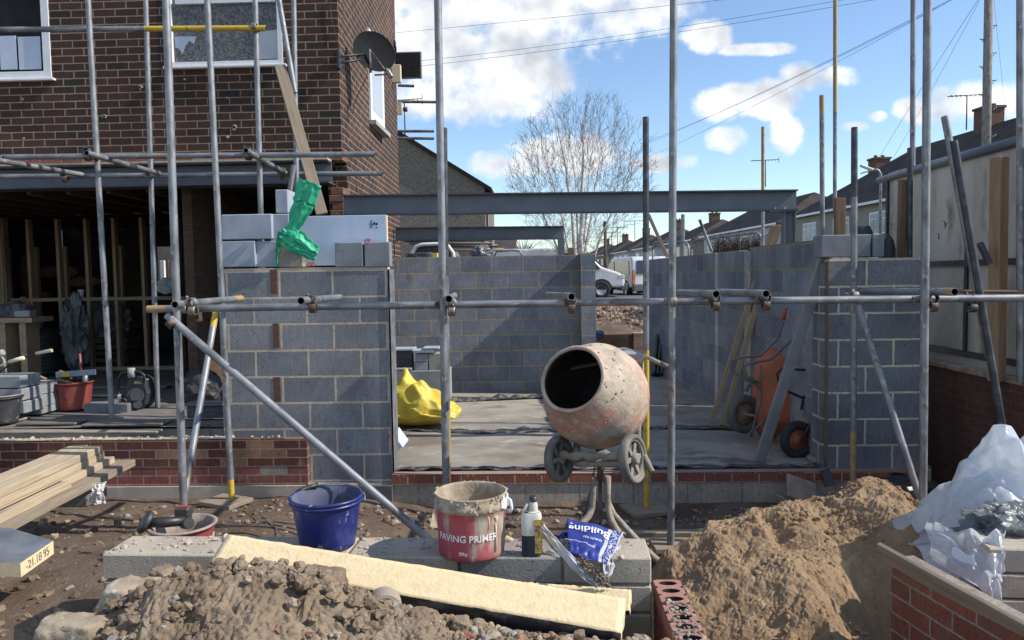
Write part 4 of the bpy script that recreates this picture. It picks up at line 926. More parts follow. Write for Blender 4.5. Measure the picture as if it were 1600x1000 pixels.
coupler(P(691, 476, 4.72), up, rt, 'rusty coupler where the long rail meets the primer bucket standard', rust_m)
coupler(P(706, 480, 4.66), rt, bk, 'coupler hanging under the cross tube beside the primer bucket standard')
coupler(P(893, 476, 4.70), rt, bk, 'coupler under the cross tube in front of the far block wall', rust_m)
coupler(P(1050, 471, 4.80), up, rt, 'shiny coupler on the front standard right of the mixer')
coupler(P(1118, 472, 4.75), rt, bk, 'rusty coupler under the left one of the paired cross tubes', rust_m)
coupler(P(1197, 471, 4.75), rt, bk, 'rusty coupler under the right one of the paired cross tubes', rust_m)
coupler(P(1333, 462, 5.4), up, rt, 'coupler on the ochre footed standard in front of the dark pier')
coupler(P(1441, 468, 4.75), up, rt, 'coupler on the front standard at the right edge of the dark pier')
coupler(P(1458, 473, 4.72), rt, bk, 'coupler just right of the dark pier standard under the rusty ended tube', rust_m)
coupler(P(1519, 474, 4.8), rt, bk, 'small dark coupler under the rail near the right edge', galv_dark)
coupler(P(146, 245, 6.46), up, rt, 'coupler where the upper tube meets the standard on the house floor')
coupler(P(137, 241, 6.4), rt, bk, 'coupler holding the second cross tube at the lintel', galv_dark)
coupler(P(235, 271, 7.16), up, rt, 'rusty coupler on the thin standard in front of the lintel beam', rust_m)
coupler(P(102, 276, 7.1), rt, bk, 'small coupler under the lower tube at the far left of the lintel', rust_m)
coupler(P(400, 242, 6.5), up, rt, 'dark coupler above the left pier on the bathroom window standard', galv_dark)
coupler(P(388, 240, 6.4), rt, bk, 'dark coupler holding the third cross tube above the left pier', galv_dark)
coupler(P(456, 272, 7.0), up, rt, 'coupler on the lower tube just left of the leaning board', rust_m)
coupler(P(441, 271, 7.1), rt, bk, 'coupler at the end of the third cross tube in front of the lintel', rust_m)
coupler(P(399, 43, 6.58), up, rt, 'coupler at the end of the yellow guard rail', fit_m)
coupler(P(5, 248, 6.45), up, rt, 'dark coupler at the far left on the upper tube', galv_dark)

# tubes beyond the right hand wall and by the hoarding
pole(P(1304.5, 330, 9.6), P(1305, -50, 9.6), 'very tall thin tube with an ochre upper part behind the dark pier', 'tubes behind the right wall', GY, [(.42, 1, 2)], name='scaffold_tube')
pole(P(1285, 380, 7.9), P(1284, 149, 7.9), 'tube with an ochre tip rising behind the left edge of the dark pier', 'tubes behind the right wall', GY, [(.88, 1, 2)], name='scaffold_tube')
a = P(1193, 350, 11.2); pole(V((a.x, a.y, ZS - .3)), P(1192, 198, 11.2), 'thin ochre tube standing behind the long beam near its right end', 'tubes behind the right wall', GY, [(.75, 1, 2)], name='scaffold_tube')
a = P(1067, 335, 40)
pole(V((a.x, 40, 1)), a, 'distant thin grey lamp column behind the long side wall', 'tubes behind the right wall', [galv], r=.10, name='lamp_column', cat='lamp post', inner=False)
pole(P(1425, 500, 7.4), P(1427, -50, 7.4), 'tall tube rising directly left of the right pier front standard', 'tubes by the hoarding', GY, name='scaffold_tube')
pole(P(1421, 500, 6.9), P(1422, 231, 6.9), 'dark cut off tube in front of the pale hoarding', 'tubes by the hoarding', [galv_dark], name='scaffold_tube')
pole(P(1594, 597, 5.45), P(1594, -50, 5.45), 'tall tube at the right edge of the view by the hoarding', 'tubes by the hoarding', GY, name='scaffold_tube')
a = P(1568, 690, 4.85); pole(P(1572, 700, 5.0), P(1490, 220, 5.0), 'thick dark sloping tube in front of the hoarding', 'tubes by the hoarding', [galv_dark], name='scaffold_tube')
pole(P(1546, 560, 5.1), P(1476, 182, 5.3), 'paler sloping tube just behind the thick dark sloping tube', 'tubes by the hoarding', [galv], name='scaffold_tube')
pole(P(1546, 412, 5.6), P(1531, 380, 5.6), 'short dark tube stub beside the tall timber post', 'tubes by the hoarding', [galv_dark], name='scaffold_tube')
# timber
board('raking_board', P(503, 335, 6.66), P(438, 104, 6.9), .10, .045, timber, 'long weathered board leaning up against the bathroom window sill', 'board', up=(.3, -1, .2))
board('straight_edge', G(1186, 722, ZS) + V((0, 0, .003)), P(1288, 402, 6.33), .09, .04, mat('grey_straight_edge', (.25, .26, .27), (.20, .21, .22), 4, rough=.55, metal=.3), 'long grey straight edge leaning against the right block pier', 'straight edge', up=(.2, -1, .3))
for k, (x0, y0, x1, y1, Yt) in enumerate(((1111, 660, 1209, 352, 7.9), (1129, 664, 1218, 352, 7.8))):
    a = G(x0, y0, ZS); b = P(x1, y1, Yt)
    board('batten', a, b, .055, .03, mat('tan_batten', (.46, .35, .23), (.34, .26, .17), 3, .3, .7, rough=.85, bump=.3, bscale=16, stretch=(1, 12, 12)), ('left one of two thin battens leaning against the long side wall', 'right one of two thin battens leaning against the long side wall')[k], 'batten', 'battens leaning on the side wall', up=(0, -1, .3))
a = P(1173, 360, 7.5); 
pole(P(1112, 392, 12.4), P(1093, 343, 12.4), 'short tube with a dark end sticking up behind the long side wall', 'tubes behind the right wall', [galv, galv_dark], [(.7, 1, 1)], name='scaffold_tube')
board('leaning_batten', P(1043, 402, 12.6), P(1013, 335, 12.6), .05, .05, timber, 'dark batten leaning behind the long side wall near the dark topped standard', 'batten')
a = P(1318, 455, 6.9); board('timber_stub', V((P(1312, 400, 6.9).x, 6.9, 2.0)), P(1312, 309.5, 6.9), .06, .09, timber_dk, 'short brown timber stub standing behind the block on the right pier', 'post', up=(1, 0, 0))
a = P(1411, 404, 6.9); board('timber_post', V((a.x, 6.95, 1.1)), P(1411, 281, 6.95), .05, .07, timber_dk, 'brown timber post in front of the left half of the hoarding', 'post', up=(1, 0, 0))
zc = P(1560, 592, 5.75).z
board('timber_post', V((P(1559, 500, 5.65).x, 5.65, zc)), P(1562, 246, 5.65), .085, .095, mat('tall_post_timber', (.34, .23, .14), (.25, .165, .10), 3, .3, .7, rough=.85, bump=.3, bscale=16, stretch=(1.1, 12, 12), layers=[((.12, .075, .05), 6, .66, .74)]), 'thick pale timber post in front of the right half of the hoarding', 'post', up=(1, .45, 0))

# ================================================================ HOARDING AND RIGHT BRICK WALL
HX = 3.55
capz = 1.06
rbw = masonry('right_wall_brick', .225, .075, .008, (.13, .058, .042), (.10, .048, .036), (.15, .10, .08), org=(HX, 0, capz - .03), bump=.5, stain=((.06, .04, .03), 1.6, .5, .75))
t = thing('garden_wall', 'dark red brick boundary wall below the hoarding with a pale flat cap', 'wall', (HX, 7, 0))
MB().b2((HX, 1.0, -.3), (HX + .22, 11.5, capz - .045)).build('brickwork', rbw, t)
MB().b2((HX - .015, 1.0, capz - .0445), (HX + .235, 11.5, capz), bev=.006).build('cap', mat('cap_mortar', (.40, .33, .25), (.26, .17, .12), 7, .4, .6, rough=.9, bump=.5), t)
t = thing('hoarding', 'tall pale board hoarding in a black metal frame on the right boundary wall', 'hoarding', (3.7, 7, capz))
y0, y1 = 5.15, 7.85; hz = 2.79; X = 3.66
pan = mat('dirty_pale_sheet', (.58, .53, .44), (.46, .42, .35), 1.4, .35, .65, rough=.6, layers=[((.30, .275, .235), 1.1, .48, .66), ((.22, .195, .16), 3.1, .54, .70), ((.66, .61, .52), 5, .6, .75), ((.30, .19, .12), 22, .70, .8)], stretch=(1, 1.3, .5))
mb = MB(); mb.b2((X, y0, 1.18), (X + .02, y1, hz)); mb.build('panel', pan, t)
mb = MB()
for yy_ in (7.83, 6.4, 5.66): mb.b2((X - .02, yy_ - .02, 1.17), (X - .001, yy_ + .02, hz if yy_ > 7 else 2.15))
mb.b2((X - .03, y0, 1.90), (X - .0205, y1 - .75, 1.95)); mb.b2((X - .03, y0, 1.13), (X + .03, y1, 1.18)); mb.build('black_frame', black_pl, t)
mb = MB(); mb.b2((X - .02, y0, capz + .001), (X + .06, y1, 1.129)); mb.build('pale_batten', mat('pale_batten', (.40, .37, .32), rough=.8), t)
mb = MB(); mb.path([(X - .02, y0, hz + .03), (X - .02, y1 + .15, hz + .03)], .035, 12); mb.path([(X + .03, y0, hz + .06), (X + .03, y1, hz + .06)], .03, 12); mb.build('top_rail', mat('blue_grey_tube', (.13, .15, .18), rough=.4, metal=.4), t)
mb = MB()
for (px_, py_, a_, l_) in ((1476, 348, 60, .05), (1478, 352, -50, .06), (1467, 368, 75, .04), (1467, 372, -10, .03), (1395, 350, 5, .05)):
    d_ = ray(px_, py_); k_ = X / d_.x; c = V((0, 0, CAMZ)) + d_ * k_; mb.box((X - .002, c.y, c.z), (.003, l_, .008), Matrix.Rotation(R(a_), 3, 'X'))
mb.build('pen_marks', ink, t)
pole(P(1455, 455.5, 5.2), P(1680, 456, 5.2), 'thin brown batten rail behind the long rail at the right', 'tubes by the hoarding', [timber_dk], r=.012, name='batten', cat='batten', inner=False)
mb = MB(); c = P(1346, 366, 6.7); mb.lathe([(0, .02), (.06, .06), (.085, .0), (.09, -.06), (.0, -.06)], P(1348, 364, 6.8), None, 20); tag(mb.build('black_hat', black_pl), 'black rounded cap shape just above the block on the right pier', 'lid')
mb = MB(); a = P(1388, 403, 6.8); mb.lathe([(0.0, .22), (.04, .16), (.06, .08), (.06, 0)], a, None, 16); tag(mb.build('black_cone', black_pl), 'small black cone top behind the right pier blocks', 'cone')

# ================================================================ CEMENT MIXER
cement = (.36, .31, .25)
drum_m = mat('cement_caked_drum', (.46, .385, .30), (.34, .28, .22), 8, .38, .64, rough=.9, bump=1.0, bscale=42, layers=[((.54, .24, .18), 2.3, .49, .66), ((.50, .43, .35), 17, .50, .66), ((.24, .18, .13), 26, .71, .78), ((.55, .48, .40), 60, .64, .74)], bdist=.006, spec=.25)
drum_red = mat('pink_red_paint', (.45, .15, .13), (.50, .27, .21), 9, .4, .62, rough=.7, bump=.5, bscale=50, layers=[((.42, .35, .27), 12, .50, .60), ((.36, .06, .08), 20, .6, .7)], bdist=.003)
drum_orange = mat('orange_faded_paint', (.50, .27, .18), (.42, .33, .25), 12, .42, .62, rough=.8, bump=.6, bscale=50, layers=[((.42, .36, .29), 8, .48, .6)])
cem = mat('caked_cement', (.34, .30, .245), (.25, .22, .18), 14, .36, .64, rough=.95, bump=1.0, bscale=36, layers=[((.45, .40, .33), 20, .58, .72), ((.14, .12, .10), 30, .64, .74)], bdist=.008, spec=.15)
grey_p = mat('grey_dusty_metal', (.27, .28, .28), (.35, .33, .29), 8, .4, .65, rough=.75, bump=.3, bscale=40)
t = thing('cement_mixer', 'small cement mixer caked in cement with faded pink and orange drum', 'cement mixer', G(940, 850, .15))
oc = P(894, 592, 4.22); ax = V((-.47, -.78, .42)).normalized(); Ld = .612
bc = oc - ax * Ld
qz = ax.to_track_quat('Z', 'Y').to_matrix()
inn = mat('dark_drum_inside', (.035, .022, .016), (.06, .04, .03), 6, rough=.8, bump=.8, bscale=20)
prof = [(.0, -.02), (.10, -.015), (.185, .02), (.25, .075), (.295, .15), (.312, .215), (.316, .225), (.316, .245), (.312, .255), (.314, .31), (.314, .335), (.300, .385), (.275, .44), (.245, .50), (.215, .555), (.196, .588), (.190, .600), (.198, .604), (.203, .612), (.198, .620), (.188, .622), (.178, .612), (.183, .58), (.23, .50), (.29, .37), (.29, .2), (.2, .05), (0, .02)]
mis = []
for k in range(len(prof) - 1):
    zc_ = (prof[k][1] + prof[k + 1][1]) / 2
    mis.append(3 if k > 20 else (1 if zc_ < .215 else (2 if .24 < zc_ < .34 and k < 14 and k % 2 == 0 else 0)))
mb = MB(); mb.lathe(prof, bc, qz, 56, wob=.02, mis=mis); mb.build('drum', [drum_m, drum_red, drum_orange, inn], t)
mb = MB(); mb.box(bc + qz @ V((-.03, .155, .40)), (.21, .012, .075), qz @ Matrix.Rotation(R(14), 3, 'Z') @ Matrix.Rotation(R(35), 3, 'X'), bev=.003)
mb.build('mixing_blade', mat('caked_blade', (.12, .085, .06), (.08, .055, .04), 12, rough=.9, bump=.8), t)
mb = MB()   # dried lumps round the lip and shoulder
for i in range(150):
    a_ = random.uniform(0, 6.28); z_ = random.uniform(.44, .60) if i % 3 else random.uniform(.57, .615); rr_ = interp([.38, .44, .5, .555, .6], [.302, .275, .245, .215, .192], z_)
    rock(mb, bc + qz @ V((rr_ * math.cos(a_), rr_ * math.sin(a_), z_)), random.uniform(.003, .009), i, 1)
mb.build('dried_lumps', cem, t)['kind'] = 'stuff'
# worn lettering on the far shoulder
lm = Matrix.Translation(P(992, 604, 4.18)) 
# wheels
axl = V((.86, -.50, 0)).normalized()
w1 = P(874, 717, 4.42); w2 = P(989, 717, 4.42 - .26)
axl = (w2 - w1).normalized(); wq = axl.to_track_quat('Z', 'Y').to_matrix()
for c in (w1, w2):
    mb = MB(); r = .139
    mb.lathe([(r * .80, -.024), (r * .93, -.028), (r, -.016), (r, .016), (r * .93, .028), (r * .80, .024), (r * .78, .0), (r * .80, -.024)], c, wq, 36); w_ = mb.build('wheel', mat('dusty_rubber', (.13, .125, .115), (.22, .20, .175), 9, .4, .62, rough=.9, bump=.5, bscale=50), t)
    mb = MB(); mb.lathe([(r * .72, -.016), (r * .80, -.020), (r * .80, .020), (r * .72, .016), (r * .72, -.016)], c, wq, 32); mb.lathe([(0, -.03), (.03, -.03), (.032, .03), (.02, .036), (0, .036)], c, wq, 18)
    for k in range(6):
        a_ = k * math.pi / 3; d_ = V((math.cos(a_), math.sin(a_), 0)); mb.box(c + wq @ (d_ * r * .48), (r * .55, .028, .012), wq @ Matrix.Rotation(a_, 3, 'Z'), bev=.002)
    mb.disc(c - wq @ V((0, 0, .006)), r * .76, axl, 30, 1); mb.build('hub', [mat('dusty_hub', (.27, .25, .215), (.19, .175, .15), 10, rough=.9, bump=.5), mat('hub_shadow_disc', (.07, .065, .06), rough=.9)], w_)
mb = MB(); n_ = 14; pts = [w1.lerp(w2, i / n_) + V((0, 0, .018 + .006 * math.sin(i * 1.7))) for i in range(n_ - 1)]; mb.path(pts, [.027 + .007 * math.sin(i * 2.3) for i in range(len(pts))], 12)
pts = [w1.lerp(w2, i / n_) + V((.01, .03, -.032)) for i in range(3, n_)]; mb.path(pts, .022, 12); mb.build('axle', cem, t)
mid = w1.lerp(w2, .55)
mb = MB(); top = V((mid.x, mid.y + .12, w1.z - .03)); 
zg = P(945, 845, 4.35).z
def PX(px, py, Y=4.42): return P(px, py, Y)
mb.path([PX(938, 700), PX(938, 750)], .02, 12); mb.box(PX(938, 775, 4.45), (.022, .022, .24), bev=.003); mb.build('column', mat('dark_cem', (.10, .095, .085), (.20, .18, .15), 12, .45, .65, rough=.9, bump=.5), t)
for nm, pts in (('leg', [PX(927, 745), PX(927, 772), PX(926, 792), PX(920, 806, 4.40), PX(905, 822, 4.34), PX(893, 838, 4.28)]),
                ('leg', [PX(950, 744), PX(949, 775), PX(951, 798), PX(956, 815, 4.38), PX(966, 832, 4.30), PX(974, 850, 4.22)]),
                ('leg', [PX(950, 785, 4.47), PX(958, 803, 4.47), PX(975, 822, 4.44), PX(996, 845, 4.38), PX(1012, 862, 4.32), PX(1030, 878, 4.27)])):
    MB().path(pts, [.019, .020, .019, .021, .020, .020], 12).build(nm, cem, t)
mb = MB(); mb.path([P(996, 705, 4.35), P(998, 640, 4.55), P(1002, 585, 4.6), P(1001, 562, 4.6)], .019, 10); mb.build('yoke_frame', cem, t); MB().path([P(903, 685, 4.55), P(901, 700, 4.5), w1.lerp(w2, .25) + V((0, 0, .02))], .022, 10).build('yoke_strut', cem, t); MB().path([P(995, 690, 4.3), P(1008, 715, 4.25), P(1019, 738, 4.2)], .018, 10).build('tow_handle', cem, t)
mb = MB(); a = P(953, 556, 4.75); b = P(1005, 554, 4.72)
hull = [P(948, 551, 4.75), P(982, 548, 4.75), P(1008, 555, 4.70), P(1001, 579, 4.68), P(978, 585, 4.72), P(955, 570, 4.75)]
mb.prism(hull, (0, .22, 0)); mb.build('motor_housing', grey_p, t)
mb = MB(); mb.path([P(1001, 577, 4.5), P(1002, 563, 4.48), P(1008, 557, 4.48), P(1020, 562, 4.45), P(1034, 569, 4.42)], .013, 10); mb.build('tipping_handle', cem, t)
MB().path([P(1032, 568, 4.42), P(1044, 573, 4.41)], .015, 10).build('grip', mat('rubber_grip', (.06, .06, .06), (.16, .15, .13), 12, rough=.8), t)
mb = MB(); mb.path([P(932, 697, 4.6), P(931, 720, 4.7), P(925, 755, 4.6), P(915, 800, 4.6), P(900, 835, 4.6)], .005, 6); mb.build('power_cable', black_pl, t)
mb = MB()
cc = P(990, 603, 4.3)
for k in range(5): mb.box(P(987 + k * 1.6, 588 + k * 7, 4.30), (.014, .004, .018), Matrix.Rotation(R(-20), 3, 'Y'))
#mb.build('worn_badge', mat('badge_navy', (.03, .04, .09), rough=.6), t)

# ================================================================ FRONT LOW BLOCK WALL
TZ = .803; _l, _r = G(157, 866, TZ), G(1020, 873, TZ); wl, wr = V((_l.x, _l.y)), V((_r.x, _r.y))
wd = (wr - wl).normalized(); wn = V((-wd.y, wd.x)); LW = (wr - wl).length; TZ = .803
def lw(s, n, z): p = wl + wd * s + wn * n; return V((p.x, p.y, z))
wrot = Matrix.Rotation(math.atan2(wd.y, wd.x), 3, 'Z')
def s_px(px): # distance along wall whose front top edge appears at pixel column px
    return min((i * .005 for i in range(-60, 600)), key=lambda s: abs(project(lw(s, 0, TZ)) - px))
t = thing('low_block_wall', 'low foreground wall of beige dense blocks laid flat', 'wall', lw(1.1, .1, 0))
joints = [s_px(x) for x in (157, 338, 541, 717, 878, 1021)]
random.seed(4)
for course in range(6):
    z1 = TZ - course * .109; js = joints if course % 2 == 0 else [joints[0]] + [(a + b) / 2 for a, b in zip(joints, joints[1:])] + [joints[-1]]
    mb = MB()
    for k, (a, b) in enumerate(zip(js, js[1:])):
        n0 = random.uniform(-.004, .004); c = lw((a + b) / 2, .107 + n0, z1 - .0495); mb.box(c, (b - a - .011, .213, .099), wrot, mi=random.choice((0, 0, 1)), bev=.005)
        if course == 1 and k == 0: mb.m[-6:] = mb.m[-6:]
    mb.build('block_course', [denseblk, mat('dense_grey_block', (.27, .265, .25), (.21, .205, .19), 6, rough=.95, bump=.7, bscale=90, layers=[((.12, .12, .115), 60, .6, .7)])], t)
mb = MB(); s0_, s1_ = joints[0] + .02, joints[-1] - .012
mb.box(lw((s0_ + s1_) / 2, .107, TZ - .33), (s1_ - s0_, .195, .645), wrot); mb.build('mortar_core', mat('brown_mortar', (.17, .135, .105), (.26, .22, .17), 20, rough=.95, bump=.6), t)
mb = MB(); a = s_px(196); b = s_px(233); mb.box(lw((a + b) / 2, .004, TZ - .16), (b - a, .02, .07), wrot, bev=.003); mb.build('brick_piece', redbrick, t)
mb = MB()
for i in range(240):
    s_ = random.uniform(.02, 2.1); rock(mb, lw(s_, random.uniform(.01, .2), TZ + .003), random.uniform(.002, .009) if i % 9 else random.uniform(.01, .022), i, 1)
mb.build('mortar_crumbs', mortar, t)['kind'] = 'stuff'

# ================================================================ BUCKETS AND TUBS
def bucket(name, label, c, rt_, rb_, h, mats, cat='bucket', tilt=(0, 0, 0), rim=.008, wall=.004, oval=1.0, ribs=True, group=None, wob=.0, inner=1, dustyrim=False):
    t = thing(name, label, cat, c, group); rot = Matrix.Rotation(tilt[0], 3, 'X') @ Matrix.Rotation(tilt[1], 3, 'Y')
    pr = [(0, .0), (rb_ - .006, .0), (rb_, .006)]
    for k in range(1, 6): f = k / 6; pr.append((lerp(rb_, rt_, f), h * f))
    if ribs: pr += [(rt_ - .004, h * .88), (rt_ + rim, h * .885), (rt_ + rim, h * .92), (rt_, h * .925)]
    pr += [(rt_, h - .012), (rt_ + rim, h - .010), (rt_ + rim * 1.2, h - .002), (rt_ + rim * .6, h + .002), (rt_ - wall, h)]
    nout = len(pr) - 1
    pr += [(lerp(rb_, rt_, .6) - wall, h * .6), (rb_ - wall, h * .15), (0, h * .13)]
    mis = [0] * (nout - (4 if dustyrim else 0)) + [1] * (3 + (4 if dustyrim else 0))
    MB().lathe(pr, c, rot, 48, mis=mis, oval=oval, wob=wob).build('shell', mats, t); return t, rot
blue = mat('blue_bucket_plastic', (.022, .030, .16), (.018, .024, .12), 5, rough=.35, bump=.05, layers=[((.05, .07, .24), 7, .56, .70), ((.26, .28, .33), 30, .62, .67), ((.30, .31, .33), 5, .70, .76)], stretch=(1, 1, .6))
blue_in = mat('blue_bucket_inside', (.05, .06, .11), (.11, .115, .13), 7, .4, .6, rough=.7, layers=[((.015, .02, .11), 9, .58, .66)])
c = G(501, 858, TZ); c = V((G(502, 866, TZ).x, G(502, 867, TZ).y + .10, TZ))
hb = .205
t, rot = bucket('bucket', 'dark blue builder bucket standing on the low block wall', V((c.x, c.y, TZ + .002)), .138, .108, hb, [blue, blue_in])
bc_ = V((c.x, c.y, TZ + hb))
pts = []
for i in range(15):
    a_ = math.pi * (i / 14); pts.append(bc_ + V((-.153 * math.cos(a_), .125 * math.sin(a_), -.02 + .035 * math.sin(a_))))
mb = MB(); mb.path(pts, .003, 6); mb.build('wire_handle', galv, t)
mb = MB(); mb.path(pts[2:6], .010, 10); mb.build('hand_grip', black_pl, t)
pink = mat('pink_paint_tub', (.45, .065, .09), (.40, .10, .11), 6, rough=.6, bump=.3, bscale=40, layers=[((.40, .34, .27), 8, .50, .62), ((.27, .22, .17), 13, .60, .70), ((.50, .45, .38), 30, .64, .72)], stretch=(1, 1, .35))
pink_in = mat('crusted_inside', (.42, .33, .21), (.30, .24, .17), 11, .4, .6, rough=.9, bump=.9, bscale=30, layers=[((.16, .13, .10), 9, .6, .7)])
pc = V((G(733, 881, TZ).x, G(733, 881, TZ).y + .127, TZ + .002)); hp = .298
t = thing('paint_tub', 'pink and white paving primer tub crusted with cement on the low wall', 'tub', pc)
pr = [(0, 0), (.122, 0), (.127, .006), (.1285, .02), (.130, .10), (.133, .15), (.1345, .182), (.141, .186), (.142, .212), (.138, .214), (.139, .232), (.1415, .238), (.134, .240), (.131, .23), (.128, .17), (.124, .09), (0, .085)]
mis = [0] * 6 + [1] * 8 + [2] * 2
tubrim = mat('crusted_rim', (.30, .24, .17), (.42, .36, .27), 16, .4, .6, rough=.9, bump=1.0, bscale=45, layers=[((.60, .58, .54), 7, .60, .66)], bdist=.006)
MB().lathe(pr, pc, Matrix.Rotation(R(0), 3, 'X'), 56, mis=mis).build('shell', [pink, tubrim, pink_in], t)
mb = MB()
for i in range(110):
    a_ = random.uniform(0, 6.28); z_ = random.uniform(.185, .24); rock(mb, pc + V((.140 * math.cos(a_), .140 * math.sin(a_), z_)), random.uniform(.003, .009), i, 1)
mb.build('crust', tubrim, t)['kind'] = 'stuff'
whitep = mat('white_label_ink', (.74, .70, .66), rough=.8, rr=0)
m4 = Matrix.Translation(pc) @ Matrix.Rotation(R(-3), 4, 'Z') @ Matrix.Translation((0, -.1325, .113)) @ Matrix.Rotation(R(90), 4, 'X')
lettering('PAVING PRIMER', .036, Matrix.Translation((0, 0, 0)) @ Matrix.Translation(pc) @ Matrix.Rotation(R(-4), 4, 'Z') @ Matrix.Translation((0, -.1330, .090)) @ Matrix.Rotation(R(90), 4, 'X'), whitep, t, bend=.133, bold=True)
lettering('20kg', .017, Matrix.Translation(pc) @ Matrix.Rotation(R(-10), 4, 'Z') @ Matrix.Translation((0, -.1318, .034)) @ Matrix.Rotation(R(90), 4, 'X'), whitep, t, bend=.131, bold=True)
lettering('Surface preparation', .009, Matrix.Translation(pc) @ Matrix.Rotation(R(-8), 4, 'Z') @ Matrix.Translation((0, -.1350, .186)) @ Matrix.Rotation(R(90), 4, 'X'), whitep, t, bend=.134) if False else None
# white torn lip and lug on the right
mb = MB(); 
for i in range(7): a_ = R(-30 + i * 5); mb.box(pc + V((.1435 * math.cos(a_), .1435 * math.sin(a_), .205 + .006 * math.sin(i * 2))), (.004, .0125, .030 + .02 * abs(math.sin(i * 1.9))), Matrix.Rotation(a_, 3, 'Z'), bev=.001)
mb.build('white_torn_lip', white_pl, t)
mb = MB(); pts = [pc + V((.143, -.02, .215)), pc + V((.155, -.03, .208)), pc + V((.160, -.035, .18)), pc + V((.155, -.035, .165)), pc + V((.147, -.03, .172))]; mb.path(pts, .006, 8); mb.build('handle_lug', white_pl, t)
# drip of cement
mb = MB(); 
for (a_, z0_, z1_, r_) in ((R(-42), .14, .03, .005), (R(-56), .17, .12, .003), (R(-41), .165, .13, .009)):
    mb.path([pc + V((.134 * math.cos(a_), .134 * math.sin(a_), z0_)), pc + V((.1325 * math.cos(a_ + .02), .1325 * math.sin(a_ + .02), (z0_ + z1_) / 2)), pc + V((.131 * math.cos(a_), .131 * math.sin(a_), z1_))], [r_, r_ * .6, r_ * .8], 8)
mb.build('cement_drip', mat('pale_drip', (.55, .46, .34), rough=.9), t)

redp = mat('dusty_red_plastic', (.33, .055, .065), (.27, .05, .055), 6, rough=.6, layers=[((.33, .25, .2), 9, .54, .66)])
rimp = mat('dusty_tub_rim', (.34, .29, .25), (.24, .2, .18), 12, rough=.85, bump=.6, layers=[((.32, .10, .09), 14, .58, .68)])
c = P(279, 822, 3.58)
t, rot = bucket('bucket', 'wide pink red mortar tub holding black power tools, left foreground', V((c.x, 3.62, c.z - .20)), .150, .12, .20, [redp, rimp], ribs=False, rim=.014, dustyrim=True)
cm_ = V((c.x, 3.62, c.z))
g = thing('angle_grinder', 'black angle grinder leaning over the left rim of the pink red tub', 'power tool', cm_)
mb = MB(); mb.path([cm_ + V((-.13, -.08, .03)), cm_ + V((-.06, -.04, .02)), cm_ + V((0.02, 0, .015))], [.022, .026, .024], 12); mb.build('motor_body', black_pl, g)
mb = MB(); dd = V((-.6, -.35, .5)).normalized(); qq = dd.to_track_quat('Z', 'Y').to_matrix(); mb.lathe([(0, -.012), (.055, -.012), (.058, .0), (.055, .012), (0, .012)], cm_ + V((-.145, -.08, .035)), qq, 24); mb.build('disc_guard', galv_dark, g)
g = thing('cordless_drill', 'black cordless tool with battery standing in the pink red tub', 'power tool', cm_ + V((.0, .03, 0)))
mb = MB(); mb.box(cm_ + V((0.0, .02, .055)), (.075, .06, .05), bev=.008); mb.box(cm_ + V((0.0, .02, .02)), (.065, .05, .05), bev=.006); mb.build('battery', mat('tool_grey', (.05, .045, .045), rough=.5), g)
mb = MB(); mb.path([cm_ + V((.01, .0, .0)), cm_ + V((.05, -.03, .01))], .028, 12); mb.build('handle', black_pl, g)
mb = MB(); mb.box(cm_ + V((0.0, .02, .081)), (.06, .03, .004)); mb.build('red_latch', mat('latch_red', (.35, .05, .04), rough=.5), g)

# ================================================================ BOTTLE AND BAG
bx = G(831, 871, TZ); bw = .074
t = thing('bottle', 'clear white plastic bottle half full of black liquid with yellow label', 'bottle', V((bx.x, 2.93, TZ)))
cx, cy = bx.x, bx.y + .03; k_ = .85
clear = mat('milky_plastic', (.62, .60, .54), (.55, .52, .46), 8, rough=.35)
liq = mat('dark_liquid_behind_plastic', (.035, .04, .05), (.05, .055, .065), 5, rough=.3)
def rbox(mb, cx, cy, w, d, z0, z1, mi, w1=None, d1=None, n=24, p=5):
    w1 = w1 or w; d1 = d1 or d; vs = []
    for (ww, dd_, zz) in ((w, d, z0), (w1, d1, z1)):
        for i in range(n):
            a_ = 2 * math.pi * i / n; cx_, sx_ = math.cos(a_), math.sin(a_); k = (abs(cx_) ** p + abs(sx_) ** p) ** (-1 / p); vs.append((cx + ww / 2 * k * cx_, cy + dd_ / 2 * k * sx_, zz))
    mb.add(vs, [(i, (i + 1) % n, n + (i + 1) % n, n + i) for i in range(n)], mi, True); return mb
mb = MB(); z0 = TZ + .001
rbox(mb, cx, cy, .068, .055, z0, z0 + .006, 1, .078, .06); rbox(mb, cx, cy, .078, .06, z0 + .006, z0 + .082, 1); rbox(mb, cx, cy, .078, .06, z0 + .082, z0 + .155, 0); rbox(mb, cx, cy, .078, .06, z0 + .155, z0 + .168, 0, .06, .05); rbox(mb, cx + .006, cy, .05, .045, z0 + .168, z0 + .172, 0, .036, .034, p=2)
rbox(mb, cx + .008, cy, .036, .034, z0 + .172, z0 + .196, 0, .034, .032, p=2); rbox(mb, cx + .008, cy, .034, .032, z0 + .196, z0 + .208, 0, .022, .022, p=2)
mb.build('body', [clear, liq], t)
mb = MB(); mb.path([(cx - .032, cy - .005, z0 + .15), (cx - .026, cy - .005, z0 + .175), (cx - .012, cy - .005, z0 + .20)], .007, 8); mb.build('moulded_handle', clear, t)
mb = MB(); rbox(mb, cx + .008, cy, .03, .03, z0 + .208, z0 + .228, 0, .029, .029, p=2); mb.disc((cx + .008, cy, z0 + .228), .0145); mb.build('screw_cap', black_pl, t)
lab = mat('yellow_label', (.60, .43, .04), (.52, .35, .04), 6, rough=.6); 
mb = MB(); mb.b2((cx + .012, cy - .0315, z0 + .015), (cx + .0375, cy - .0302, z0 + .145)); lb = mb.build('label', lab, t)
